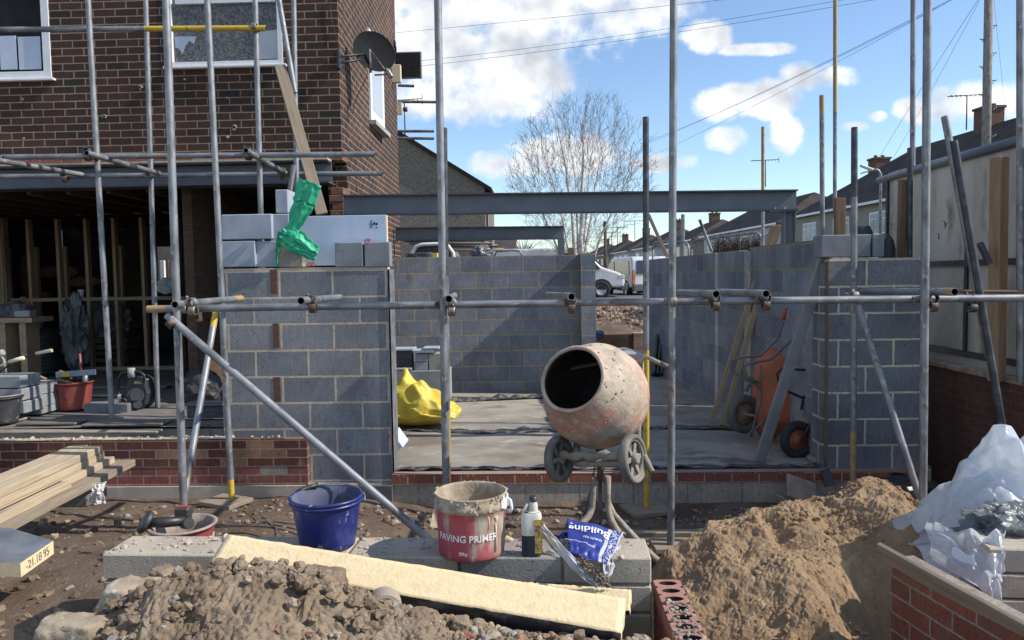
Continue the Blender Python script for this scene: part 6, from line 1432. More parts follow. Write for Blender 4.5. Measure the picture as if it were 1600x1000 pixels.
# red tool bucket
redb = mat('red_tool_bucket', (.22, .045, .035), (.27, .065, .05), 5, rough=.6, layers=[((.33, .20, .15), 10, .60, .72)])
c = G(112, 636, ZH); c = V((P(112, 636, 7.05).x, 7.1, ZH + .02)); t, _ = bucket('bucket', 'red plastic bucket full of trowels and a spirit level on the house floor', c, .168, .135, .265, [redb, redb], ribs=False, rim=.010)
topc = c + V((0, 0, .265))
tg = 'tools in the red bucket'
def tool(name, label, pts, r, m, cat='tool'): return tag(MB().path(pts, r, 10).build(name, m), label, cat, tg)
wood_h = mat('tool_handle_wood', (.30, .19, .11), rough=.7)
board('spirit_level', topc + V((-.13, -.06, .075)), topc + V((.26, -.06, .10)), .022, .055, mat('level_blue_grey', (.24, .30, .38), (.20, .25, .32), 9, rough=.5), 'blue grey spirit level with yellow patch across the red bucket', 'spirit level', tg)
mb = MB(); mb.box(topc + V((-.03, -.073, .081)), (.075, .003, .045), Matrix.Rotation(R(-3.7), 3, 'Y')); lv = mb.build('yellow_patch', mat('level_yellow', (.55, .40, .04), rough=.5), None); 
lv.parent = bpy.data.objects['spirit_level']; lv.matrix_parent_inverse = bpy.data.objects['spirit_level'].matrix_basis.inverted()
t_ = thing('trowel', 'trowel with a brown handle poking out to the left of the red bucket', 'trowel', topc, tg)
MB().path([topc + V((-.33, -.05, .07)), topc + V((-.24, -.04, .03))], .014, 10).build('handle', wood_h, t_); MB().path([topc + V((-.24, -.04, .03)), topc + V((-.16, -.02, .0)), topc + V((-.05, 0, -.02))], [.007, .006, .006], 8).build('shank', galv_dark, t_); mb = MB(); mb.box(topc + V((-.09, 0, -.02)), (.16, .09, .004), Matrix.Rotation(R(20), 3, 'Y')); mb.build('blade', galv, t_)
tool('hammer_handle', 'dark rubber hammer grip leaning in the red bucket', [topc + V((-.12, .03, .07)), topc + V((.0, .02, .0))], .017, black_pl)
tool('chisel', 'pale wooden chisel handle leaning to the left in the red bucket', [topc + V((-.15, -.02, .03)), topc + V((-.02, .0, -.02))], .014, wood_h)
tool('brush_handle', 'short light wooden brush handle at the left in the red bucket', [topc + V((-.17, .05, .09)), topc + V((-.08, .04, .06))], .022, wood_h)
tool('screwdriver', 'upright reddish handle rising behind the level in the red bucket', [topc + V((.05, .05, .0)), topc + V((.045, .05, .27))], .011, mat('red_handle', (.28, .06, .04), rough=.5))
tool('rubber_mallet', 'dark mallet head under the right end of the level', [topc + V((.02, .0, .03)), topc + V((.10, .02, .035))], .035, black_pl)
tool('grey_chisel', 'grey steel bolster standing at the right in the red bucket', [topc + V((.11, .0, -.05)), topc + V((.12, 0, .08))], .026, galv)
# disc cutter
cc = P(212, 610, 7.15); t = thing('disc_cutter', 'black petrol disc cutter with a loop handle standing on the house floor', 'power tool', V((cc.x, 7.15, ZH)))
cutm = mat('dark_blue_plastic', (.022, .026, .036), (.04, .042, .05), 7, rough=.5)
def pp(x, y, Y=7.1): return P(x, y, Y)
mb = MB(); bod = [pp(200, 592), pp(214, 588), pp(226, 594), pp(231, 615), pp(228, 632), pp(219, 641), pp(207, 639), pp(197, 628), pp(193, 610)]
mb.prism(bod, (0, .2, 0)); ob = mb.build('body', cutm, t); bv = ob.modifiers.new('b', 'BEVEL'); bv.width = .02; bv.segments = 3
mb = MB(); mb.cyl(pp(212, 618, 7.04), pp(212, 618, 7.1), .075, n=24); mb.cyl(pp(212, 618, 7.02), pp(212, 618, 7.04), .05, n=20); mb.cyl(pp(215, 632, 7.03), pp(215, 632, 7.1), .04, n=18); mb.build('belt_cover', cutm, t)
mb = MB(); mb.path([pp(196, 628), pp(187, 622), pp(184, 608), pp(185, 592), pp(190, 583), pp(203, 580), pp(219, 581), pp(225, 586), pp(226, 594)], .013, 10); mb.build('loop_handle', black_pl, t)
mb = MB(); mb.path([pp(187, 616), pp(185, 621), pp(190, 627)], .016, 10); mb.cyl(pp(205, 575), pp(206, 590), .035, n=16); mb.path([pp(224, 592), pp(232, 593)], .006, 8); mb.build('metal_fittings', grey_p, t)
mb = MB(); a = pp(209, 600, 7.09); b = pp(221, 596, 7.09); mb.b2((a.x, 7.094, a.z), (b.x, 7.099, b.z)); mb.build('tan_label', mat('tan_label', (.42, .30, .15), (.12, .08, .05), 90, .48, .55, rough=.7, rr=0), t)
# broom
t = thing('broom', 'broad dark broom lying by the left end of the pier on the house floor', 'broom', P(320, 655, 6.5))
bd = mat('broom_bristle', (.05, .055, .06), (.11, .12, .13), 70, .45, .6, rough=.9, bump=.8, bscale=60)
a = P(292, 662, 6.5); b = P(352, 640, 6.5); MB().b2((a.x, 6.5, ZH + .02), (b.x, 6.58, ZH + .13), bev=.01).build('bristles', bd, t); MB().b2((a.x - .01, 6.48, ZH + .131), (b.x, 6.6, ZH + .16), bev=.006).build('head', mat('grey_plastic', (.10, .11, .12), rough=.6), t)
MB().path([P(327, 640, 6.55), P(346, 605, 6.9)], .012, 8).build('handle', galv_dark, t)
crumple('rubble_sack', P(315, 610, 7.6), .20, mat('dark_sack', (.025, .025, .027), (.04, .04, .042), 8, rough=.6), 'slumped black rubble sack against the pier end on the house floor', 'sack', 41, .35, 4, 1.4, (1.1, .8, .95))
c = P(332, 676, 6.3); t = thing('pipe_coupling', 'short black drain pipe piece lying at the foot of the left pier', 'pipe', c); qq = V((-.45, -.85, .15)).to_track_quat('Z', 'Y').to_matrix()
MB().lathe([(.045, -.06), (.05, -.06), (.05, .03), (.056, .035), (.056, .055), (.044, .055), (.044, -.06)], c + V((0, 0, .01)), qq, 26).build('pipe', black_pl, t); MB().lathe([(0, .02), (.02, .02), (.02, .035), (.03, .04), (.044, .03)], c + V((0, 0, .01)), qq, 22).build('inner_cap', mat('grey_cap', (.14, .14, .14), rough=.5), t)
# wheelbarrow handles at far left
t = thing('bicycle', 'dusty handlebars and frame tubes poking in at the left edge', 'bicycle', P(0, 580, 6.9))
MB().path([P(-30, 600, 6.9), P(5, 577, 6.9), P(20, 565, 6.9), P(45, 556, 6.9), P(60, 551, 6.9)], .009, 8).build('handlebar', galv_dark, t); MB().path([P(57, 552, 6.9), P(81, 547.5, 6.9)], .017, 10).build('grip', cream_pl, t); MB().path([P(15, 565, 6.75), P(37, 559, 6.75)], .019, 10).build('grip', cream_pl, t)
mb = MB(); mb.path([P(-20, 588, 6.75), P(0, 572, 6.75), P(15, 565, 6.75)], .009, 8); mb.path([P(-5, 548, 7.0), P(6, 562, 7.0), P(10, 590, 7.0)], .011, 8); mb.path([P(-20, 560, 7.0), P(5, 550, 7.0)], .03, 8); mb.build('frame_tubes', grey_p, t)
# wires
tag(MB().path([P(393, 788, 5.6), P(408, 805, 5.2), P(430, 825, 4.8), P(449, 842, 4.4), P(452, 848, 4.35)], .004, 6).build('loose_wire', galv), 'bent grey wire trailing over the mud left of the blue bucket', 'wire')
c = P(184, 816, 3.75); mb = MB(); mb.box(c, (.035, .03, .05), Matrix.Rotation(.5, 3, 'Z'), bev=.006); tag(mb.build('black_clip', black_pl), 'small black plastic clip lying on the mud left of the red tub', 'clip')
mb = MB(); mb.prism([P(672, 822, 4.2), P(683, 825, 4.2), P(682, 787, 4.3), P(679, 787, 4.3)], (0, .03, 0)); tag(mb.build('marker_peg', timber_new), 'thin pale peg leaning behind the primer tub', 'peg')
mb = MB(); mb.prism([P(783, 851, 3.05), P(791, 840, 3.1), P(796, 842, 3.1), P(790, 853, 3.05)], (0, .03, 0)); tag(mb.build('yellow_scrap', mat('yellow_foam', (.6, .5, .12), rough=.7)), 'tiny yellow scrap lying on the wall beside the primer tub', 'scrap')

# ================================================================ INSIDE THE EXTENSION
# yellow bag
ybag = mat('yellow_bag_film', (.66, .52, .07), (.55, .43, .05), 5, rough=.45, bump=.5, bscale=9, bdist=.02)
t = thing('rubble_bag', 'crumpled bright yellow bag with faint dark print lying on the slab', 'bag', G(665, 668, ZS))
bm = bmesh.new(); bmesh.ops.create_icosphere(bm, subdivisions=5, radius=1); vs = []; c = G(650, 668, ZS); c = V((P(650, 668, 8.1).x, 8.15, ZS + .01)); 
for v in bm.verts:
    p = v.co.copy(); q = p * 1.5 + V((3, 8, 2)); k = 1 + .20 * (.45 - abs(noise.noise(q)) * 2) + .07 * (.4 - abs(noise.noise(q * 2.0)) * 2) + .03 * (.4 - abs(noise.noise(q * 4.5)) * 2)
    px_ = p.x * k * .42; zz = max(0, (p.z * .5 + .5)) * k * .47 * (1 + .25 * noise.noise(p * 2.2 + V((5, 1, 1)))); tap = 1 - .45 * sst(.0, 1, p.x) ; zz *= tap; zz += .08 * math.exp(-((p.x + .25) / .12) ** 2) * max(0, p.z)
    if zz < .02 and p.x > .4: px_ += .16 * sst(.4, 1, p.x)
    if p.x > .5: px_ += .10 * (p.x - .5); 
    vs.append(c + V((px_, p.y * k * .28, zz)))
fs = [[v.index for v in f.verts] for f in bm.faces]; bm.free(); MB().add(vs, fs, 0, True).build('bag', ybag, t, fix=False)
mb = MB()
for i in range(16): a = P(661 + (i % 5) * 4.2 + random.random() * 2, 622 + (i // 5) * 5 + (i % 5) * .8, 7.84); mb.box(a, (.014, .006, .010), Matrix.Rotation(R(20), 3, 'Y'))
#mb.build('dark_print', ink, t)
# block stacks behind the pier
ds = mat('dark_cut_block', (.10, .11, .13), (.075, .08, .10), 8, rough=.95, bump=.4)
def eblk(x0, y0, x1, y1, Y, dep, label, m=aircrete, rz=0):
    a = P(x0, y1, Y); b = P(x1, y0, Y); mb = MB(); mb.box(((a.x + b.x) / 2, Y + dep / 2, (a.z + b.z) / 2), (b.x - a.x, dep, b.z - a.z), Matrix.Rotation(R(rz), 3, 'Z'), bev=.006)
    return tag(mb.build('loose_block', m), label, 'block', 'blocks stacked in the extension')
eblk(596, 580, 640, 626, 9.0, .4, 'big block low left in the stack behind the pier', g1); eblk(642, 579, 700, 628, 9.0, .4, 'big block low right in the stack behind the pier', g1)
eblk(600, 549, 643, 574, 9.1, .25, 'pair of dark blocks upright on the stack', ds); eblk(600, 545, 645, 549, 9.05, .3, 'thin light slip on top of the dark upright blocks', aircrete)
eblk(596, 575, 643, 579.5, 9.0, .4, 'flat slab under the dark upright blocks', aircrete)
eblk(647, 566, 668, 578.5, 9.05, .2, 'small pale block end at the foot of the right pile', aircrete); eblk(650, 553, 669, 565.5, 9.05, .2, 'small pale block end at mid height of the right pile', aircrete); eblk(670, 552, 692, 578.5, 9.05, .2, 'stained upright block at the right of the pile', mat('stained_block', (.30, .31, .32), (.26, .20, .12), 7, .5, .62, rough=.95)); eblk(645, 547, 678, 552, 9.0, .25, 'thin slab lying on the right pile', aircrete); eblk(660, 543, 686, 546.5, 9.0, .25, 'topmost thin slab on the right pile', aircrete)
eblk(600, 626.5, 700, 640, 9.0, .5, 'timber pallet slab under the block stack', mat('dark_pallet', (.10, .09, .08), rough=.9))
mb = MB(); r_ = [P(614, 678, 6.45), P(629.5, 699, 6.45), P(616, 706, 6.45), P(612, 706, 6.45)]; mb.prism(r_, (0, .3, .0)); tag(mb.build('board_offcut', eps), 'pale blue board offcut leaning just inside the left pier', 'board')
# little brown block on far wall, membrane etc
mb = MB(); a = P(888, 398.5, 10.7); b = P(897, 387, 10.7); mb.b2((a.x, 10.66, fz1 + .001), (b.x, 10.74, b.z), bev=.004); tag(mb.build('wood_block', timber_dk), 'small brown wood block on top of the far wall', 'wood block')

# wheelbarrows
def wheel(name, c, axis, r, wd_, tyre, hub, parent, spokes=18):
    q = V(axis).to_track_quat('Z', 'Y').to_matrix(); mb = MB()
    mb.lathe([(r * .58, -wd_ * .3), (r * .70, -wd_ * .5), (r * .88, -wd_ * .48), (r, -wd_ * .2), (r, wd_ * .2), (r * .88, wd_ * .48), (r * .70, wd_ * .5), (r * .58, wd_ * .3), (r * .56, 0), (r * .58, -wd_ * .3)], c, q, 40); w_ = mb.build(name, tyre, parent)
    mb = MB(); mb.lathe([(0, -.02), (.02, -.03), (r * .2, -.02), (r * .25, -.008), (r * .55, -.012), (r * .57, 0), (r * .55, .012), (r * .25, .008), (r * .2, .03), (.0, .03)], c, q, 32)
    for k in range(spokes): a_ = 2 * math.pi * k / spokes; mb.box(V(c) + q @ V((r * .42 * math.cos(a_), r * .42 * math.sin(a_), 0)), (r * .2, .006, .03), q @ Matrix.Rotation(a_, 3, 'Z'))
    mb.build('hub', hub, w_); return w_
orange = mat('dusty_orange_tray', (.50, .14, .055), (.40, .13, .07), 5, rough=.65, bump=.2, bscale=30, layers=[((.30, .22, .16), 7, .60, .74), ((.22, .20, .19), 22, .66, .74)])
brownhub = mat('dusty_brown_hub', (.20, .10, .06), (.24, .18, .13), 14, rough=.85)
t = thing('wheelbarrow', 'orange wheelbarrow with grey frame stood on end against the side wall', 'wheelbarrow', G(1180, 690, ZS))
def tray(parent, cx, cy, w0, w1, y0, y1, Yf, Yb, m):
    # tub standing on end: underside towards the viewer (smaller), rim towards the wall (larger)
    mb = MB(); n = 28; rings = []
    for (sc_, Yk) in ((.0, Yf), (.62, Yf + .0), (.72, Yf + .02), (1.0, Yb), (1.04, Yb + .01), (.97, Yb + .012), (.70, Yf + .05), (0, Yf + .04)):
        rr = []
        for i in range(n):
            a_ = 2 * math.pi * i / n; k = (abs(math.cos(a_)) ** 5 + abs(math.sin(a_)) ** 5) ** (-.2)
            px_ = cx + (w1 if math.sin(a_) > 0 else w1) / 2 * k * math.cos(a_) * sc_ + (y1 - y0) * .0; py_ = (y0 + y1) / 2 - (y1 - y0) / 2 * k * math.sin(a_) * sc_
            px_ += (py_ - (y0 + y1) / 2) * -.04; rr.append(P(px_, py_, Yk))
        rings.append(rr)
    vs = [p for r_ in rings for p in r_]
    mb.add(vs, [(k * n + i, k * n + (i + 1) % n, (k + 1) * n + (i + 1) % n, (k + 1) * n + i) for k in range(len(rings) - 1) for i in range(n)], 0, True)
    return mb.build('tray', m, parent)
tray(t, 1228, 612, 92, 100, 546, 682, 7.02, 7.34, orange)
wc = P(1163, 647, 7.25)
wheel('wheel', wc, (.35, -.93, .05), .19, .085, mat('grey_dusty_tyre', (.07, .07, .072), (.12, .115, .11), 8, rough=.85, bump=.4), brownhub, t)
fr_ = mat('barrow_frame_grey', (.12, .125, .13), (.17, .16, .15), 8, rough=.7)
mb = MB(); T = lambda x, y, Y=7.15: P(x, y, Y)
mb.path([T(1224, 502, 7.0), T(1214, 530, 7.0), T(1188, 556, 7.0), T(1160, 558, 7.0), T(1143, 563, 7.0), T(1142, 575, 7.0), T(1152, 585, 7.0), T(1180, 600, 7.0), T(1189, 612, 7.0), T(1187, 632, 7.0), T(1173, 683, 7.0)], .014, 8)
mb.path([T(1252, 510, 6.95), T(1240, 528, 6.95), T(1205, 561, 6.95), T(1170, 568, 6.95), T(1160, 574, 6.95), T(1168, 590, 6.95), T(1185, 598, 6.95)], .014, 8)
mb.path([T(1189, 571, 7.0), T(1188, 612, 7.0)], .012, 8); mb.path([T(1170, 678, 7.0), T(1197, 655, 7.0)], .013, 8); mb.path([T(1163, 647, 7.1), T(1180, 650, 7.0)], .014, 8); mb.path([T(1165, 612, 7.15), T(1175, 590, 7.15)], .02, 8); mb.build('frame', fr_, t)
gripm = mat('orange_grip', (.36, .10, .05), rough=.6)
MB().path([T(1224, 500, 7.0), T(1227, 481, 7.0)], .019, 10).build('grip', gripm, t); MB().path([T(1252, 508, 6.95), T(1256, 486, 6.95)], .019, 10).build('grip', gripm, t)
t = thing('wheelbarrow', 'second wheelbarrow with black frame and orange wheel behind the right pier', 'wheelbarrow', G(1245, 718, ZS))
wc = P(1246, 687, 6.62); wheel('wheel', wc, (.25, -.96, .02), .168, .08, mat('black_tyre', (.025, .025, .027), (.05, .05, .05), 8, rough=.85, bump=.4), mat('orange_rim', (.40, .11, .05), (.33, .10, .05), 8, rough=.6), t)
mb = MB(); T = lambda x, y, Y=6.7: P(x, y, Y)
mb.path([T(1252, 690, 6.55), T(1266, 662, 6.6), T(1274, 625, 6.65), T(1268, 600), T(1280, 560)], .013, 8); mb.path([T(1292, 579), T(1255, 578), T(1222, 576), T(1214, 584), T(1216, 596), T(1232, 612), T(1252, 621), T(1285, 622)], .012, 8); mb.path([T(1283, 545, 6.9), T(1262, 585, 6.8), T(1252, 640, 6.7)], .012, 8); mb.build('frame', black_pl, t)
mb = MB(); mb.prism([T(1264, 640, 6.85), T(1276, 600, 6.85), T(1282, 560, 6.85), T(1292, 560, 6.85), T(1292, 672, 6.85), T(1275, 665, 6.85)], (0, .14, 0)); mb.build('tray', orange, t)
crumple('cement_sack', P(1265, 722, 6.5), .08, wfilm, 'small crumpled white sack by the orange wheel', 'sack', 51, .4, 3, 1.5, (1.4, .8, .5)) if False else None
tag(MB().b2((P(1266, 715, 6.4).x, 6.35, ZS + .004), (P(1284, 715, 6.4).x, 6.5, ZS + .05), bev=.01).build('mortar_lump', cem), 'small pale lump of mortar below the orange wheel', 'mortar')
# stacked slabs leaning on far end of right wall
for k in range(3):
    a = P(1018 + k * 6, 577, 12.0); b = P(1022 + k * 6, 527 + k, 12.4); board('leaning_slab', V((a.x, 12.0, ZS)), V((b.x, 12.35, b.z)), .35 if k == 0 else .3, .03, mat('slate_grey', (.16, .17, .165), (.11, .12, .12), 5, rough=.8), ('pale', 'middle dark', 'last dark')[k] + ' slab leaning at the far end of the side wall', 'slab', 'slabs at the far end', up=(-1, 0, .2))

# ================================================================ IN FRONT OF THE RIGHT PLINTH
t = thing('tile_piece', 'pale square paving offcut leaning on the footing behind the sand', 'slab', P(1255, 775, 5.95)); board('tile', P(1252, 783, 5.85), P(1252, 748, 6.0), .24, .02, mat('beige_slab', (.30, .26, .21), (.22, .18, .15), 9, rough=.9, bump=.4), None, parent=t, up=(0, -1, 0))
mb = MB(); mb.prism([P(1283, 737, 6.0), P(1297, 733, 6.0), P(1304, 758, 5.95), P(1290, 762, 5.95)], (0, .03, 0)); tag(mb.build('membrane_flap', black_pl), 'small black membrane flap hanging at the foot of the right pier', 'membrane')
t = thing('drain_gully', 'terracotta drain gully with a black rim beside the right pier', 'gully', P(1402, 765, 5.9)); c = P(1403, 766, 5.85)
MB().lathe([(0, 0), (.05, 0), (.055, .02), (.055, .11), (0, .11)], c, None, 22).build('pot', mat('terracotta', (.25, .09, .055), rough=.8), t); MB().lathe([(.04, .112), (.06, .112), (.064, .12), (.06, .128), (.04, .124)], c, None, 22).build('rim', black_pl, t)
mb = MB(); a = c + V((.002, -.057, .03)); mb.box(a, (.022, .003, .02)); mb.build('white_tag', white_pl, t)
tag(MB().path([P(1212, 774, 5.5), P(1222, 777, 5.5), P(1234, 786, 5.45)], .005, 6).build('grey_wire', galv), 'short grey wire end lying behind the sand heap', 'wire')
mb = MB(); c = P(1465, 772, 5.0)
mb.box((c.x, 5.4, .12), (.3, .3, .45), Matrix.Rotation(.3, 3, 'Z'), bev=.02); tag(mb.build('black_crate', black_pl), 'dark box in the shade between the pier and the boundary wall', 'crate')
tag(MB().box((P(1400, 790, 5.2).x, 5.25, P(1400, 790, 5.2).z), (.45, .22, .07), Matrix.Rotation(-.1, 3, 'Z'), bev=.005).build('timber_offcut', timber), 'short timber offcut behind the peak of the sand heap', 'timber')
tag(MB().box((P(1000, 846, 4.9).x + .1, 4.98, P(1040, 840, 4.9).z), (.75, .07, .03), Matrix.Rotation(.04, 3, 'Z'), bev=.003).build('timber_offcut', timber), 'thin sand covered batten lying behind the small sole board', 'timber')

# ================================================================ BEYOND THE WALLS
SA = math.radians(4.4); sd2 = V((-math.sin(SA), math.cos(SA), 0)); sn2 = V((math.cos(SA), math.sin(SA), 0))
def S(l, s, z): return sn2 * l + sd2 * s + V((0, 0, z))
RZ = .95
def street():
    def strip_(name, l0, l1, s0, s1, z, m, h=.0):
        mb = MB(); a, b, c, d_ = S(l0, s0, z), S(l1, s0, z), S(l1, s1, z), S(l0, s1, z)
        if h: mb.prism([a, b, c, d_], (0, 0, -h))
        else: mb.add([a, b, c, d_], [(0, 1, 2, 3)])
        return struct(mb.build(name, m, fix=True, origin=(0, 0, 0)))
    strip_('road', 3.5, 12.5, 20, 260, RZ + .06, asphalt)
    strip_('road', -60, 3.5, 22, 31, RZ + .055, asphalt)
    strip_('pavement', 12.5, 15.5, 20, 260, RZ + .17, mat('pavement_grey', (.26, .25, .24), (.21, .20, .19), 2, rough=.9, world=True), .2)
    strip_('front_gardens', 15.5, 24, 20, 260, RZ + .19, mat('garden_green', (.07, .085, .04), (.12, .10, .06), 1.5, rough=.95, world=True), .2)
street()
roofm = mat('brown_roof_tiles', (.040, .032, .029), (.060, .047, .040), 1.2, .4, .6, rough=.9, layers=[((.045, .042, .04), 12, .55, .7)], world=True)
def add_tiles(m, sc_=3.4):
    nt = m.node_tree; N = nt.nodes; L = nt.links; b = N['Principled BSDF']
    g = N.new('ShaderNodeNewGeometry'); w = N.new('ShaderNodeTexWave'); w.bands_direction = 'Z'; w.inputs['Scale'].default_value = sc_; w.wave_profile = 'SAW'; w.inputs['Distortion'].default_value = .6; w.inputs['Detail'].default_value = 1; L.new(g.outputs['Position'], w.inputs['Vector'])
    bp = N.new('ShaderNodeBump'); bp.inputs['Strength'].default_value = 1; bp.inputs['Distance'].default_value = .12; L.new(w.outputs['Fac'], bp.inputs['Height']); L.new(bp.outputs[0], b.inputs['Normal'])
add_tiles(roofm, 1.9)
rend = mat('beige_render', (.30, .27, .22), (.26, .235, .195), 1, rough=.9, world=True); rendw = mat('white_render', (.52, .51, .49), (.45, .44, .42), 1, rough=.9, world=True)
tarm = mat('pebbledash', (.135, .12, .10), (.20, .18, .15), 9, .42, .58, rough=.95, bump=.9, bscale=26, layers=[((.27, .25, .21), 22, .60, .68), ((.07, .062, .052), 26, .60, .68)], world=True)
chimb = mat('chimney_brick', (.14, .075, .05), (.10, .06, .045), 9, rough=.9)
hglass = mat('house_glass', (.10, .12, .15), (.22, .26, .32), .8, .4, .6, rough=.1, world=True)
def terrace(label, s0, s1, l0, ez, rz_, wall, wins=3, chims=(.25,), depth=8, hip=3.0, dormer=False, group='houses along the street', wz_=3.6):
    t = thing('house', label, 'house', S(l0, (s0 + s1) / 2, RZ), group)
    mb = MB(); a, b, c, d_ = S(l0, s0, RZ - .2), S(l0 + depth, s0, RZ - .2), S(l0 + depth, s1, RZ - .2), S(l0, s1, RZ - .2); mb.prism([a, b, c, d_], (0, 0, ez - RZ + .2)); mb.build('walls', wall, t)
    o_ = .35; m_ = l0 + depth / 2
    e = [S(l0 - o_, s0 - o_, ez), S(l0 + depth + o_, s0 - o_, ez), S(l0 + depth + o_, s1 + o_, ez), S(l0 - o_, s1 + o_, ez)]; r_ = [S(m_, s0 + hip, rz_), S(m_, s1 - hip, rz_)]
    mb = MB(); mb.add([q + V((0, 0, .005)) for q in e] + r_, [(0, 1, 4), (1, 2, 5, 4), (2, 3, 5), (3, 0, 4, 5), (3, 2, 1, 0)]); rf = mb.build('roof', roofm, t)
    for f in chims:
        f, dz_ = f if isinstance(f, tuple) else (f, 0)
        q = S(m_, lerp(s0 + hip, s1 - hip, f), rz_ + dz_); mb = MB(); mb.box(q + V((0, 0, .2)), (.95, .9, 1.7), Matrix.Rotation(SA, 3, 'Z')); mb.box(q + V((0, 0, 1.1)), (1.08, 1.02, .12), Matrix.Rotation(SA, 3, 'Z'))
        for dx in (-.22, .22): mb.cyl(q + V((dx, 0, 1.16)), q + V((dx, 0, 1.34)), .12, .1, 10)
        mb.build('chimney', chimb, rf)
    mb = MB(); mb.prism([S(l0 - o_ - .06, s0 - o_, ez - .12), S(l0 - o_ + .02, s0 - o_, ez - .12), S(l0 - o_ + .02, s1 + o_, ez - .12), S(l0 - o_ - .06, s1 + o_, ez - .12)], (0, 0, .14)); mb.build('gutter', white_pl, t)
    n = wins
    for k in range(n):
        s_ = lerp(s0, s1, (k + .5) / n)
        for (za_, zb_) in ((ez - 1.75, ez - .55), (RZ + .9, RZ + 2.2)):
            w = MB(); w.prism([S(l0 - .06, s_ - .95, za_), S(l0 - .06, s_ + .95, za_), S(l0 - .06, s_ + .95, zb_), S(l0 - .06, s_ - .95, zb_)], sn2 * .07); wo = w.build('window', white_pl, t)
            mb = MB()
            for j in range(3): 
                sa, sb = s_ - .87 + j * .6, s_ - .87 + j * .6 + .52
                for (zc1, zc2) in ((za_ + .08, za_ + .80), (za_ + .86, zb_ - .08)) if j != 1 else ((za_ + .08, zb_ - .08),):
                    mb.prism([S(l0 - .075, sa, zc1), S(l0 - .075, sb, zc1), S(l0 - .075, sb, zc2), S(l0 - .075, sa, zc2)], sn2 * .012)
            mb.build('panes', hglass, wo)
    return t
LF = 21.6
terrace('nearest beige terrace house at the right with brown roof and two chimneys', 24.5, 49.5, LF, 5.6, 9.0, rend, 6, ((.44, -.25), (1.36, -1.15)), hip=7.0)
terrace('white terrace house behind the right end of the steel beam', 52.5, 70, LF, 5.4, 7.9, rendw, 4, ())
terrace('pale semi detached house with a central chimney left of the white terrace', 73.5, 85, LF, 5.3, 7.5, rend, 3, ((.5, -.3),))
terrace('house with a tall white chimney farther down the street', 89, 101, LF, 5.3, 7.6, rendw, 3, (.3,))
terrace('next dark roofed house beyond the white chimney', 105, 117, LF, 5.3, 7.7, rendw, 3, (.6,))
terrace('small far house second from the end of the street', 121, 134, LF, 5.3, 7.7, rend, 3, (.5,))
terrace('farthest small house at the end of the street', 138, 156, LF, 5.3, 7.8, rendw, 3, (.4,))
# pebbledash gable house beyond the building
t = thing('house', 'grey brown pebbledash gable house behind the brick house', 'house', P(650, 400, 30))
Yg = 30; ap = P(600, 197, Yg); e1_ = P(757, 293, Yg); e0_ = V((2 * ap.x - e1_.x, Yg, e1_.z))
mb = MB(); mb.prism([V((e0_.x, Yg, RZ - .2)), V((e1_.x, Yg, RZ - .2)), e1_, ap, e0_], (0, 7, 0)); mb.build('walls', tarm, t)
mb = MB()
for (a, b) in ((ap, e1_), (ap, e0_)):
    dd_ = (b - a); nn_ = V((-dd_.z, 0, dd_.x)).normalized(); nn_ = nn_ if nn_.z > 0 else -nn_
    a2, b2_ = a + V((0, -.15, 0)), b + dd_.normalized() * .25 + V((0, -.15, 0)); mb.prism([a2 + nn_ * .01, b2_ + nn_ * .01, b2_ + nn_ * .14, a2 + nn_ * .14], (0, 7.4, 0))
mb.build('roof', roofm, t)
mb = MB(); mb.b2((e1_.x + .01, Yg, e1_.z - .35), (e1_.x + .22, Yg + 7, e1_.z - .2)); mb.path([V((e1_.x + .1, Yg + .1, e1_.z - .3)), V((e1_.x + .1, Yg + .1, RZ))], .06, 8); mb.build('gutter', black_pl, t)
t = thing('house', 'low dark tiled roof seen between the gable house and the small beam end', 'house', P(780, 390, 60)); a = P(700, 395, 60); b = P(806, 373, 60)
mb = MB(); mb.b2((a.x, 60.01, RZ), (b.x - .2, 66, a.z)); mb.build('walls', rend, t); mb = MB(); mb.prism([V((a.x, 59.7, a.z + .01)), V((b.x, 59.7, a.z + .01)), V((b.x, 63, b.z)), V((a.x, 63, b.z))], (0, .2, .2)); mb.build('roof', roofm, t)

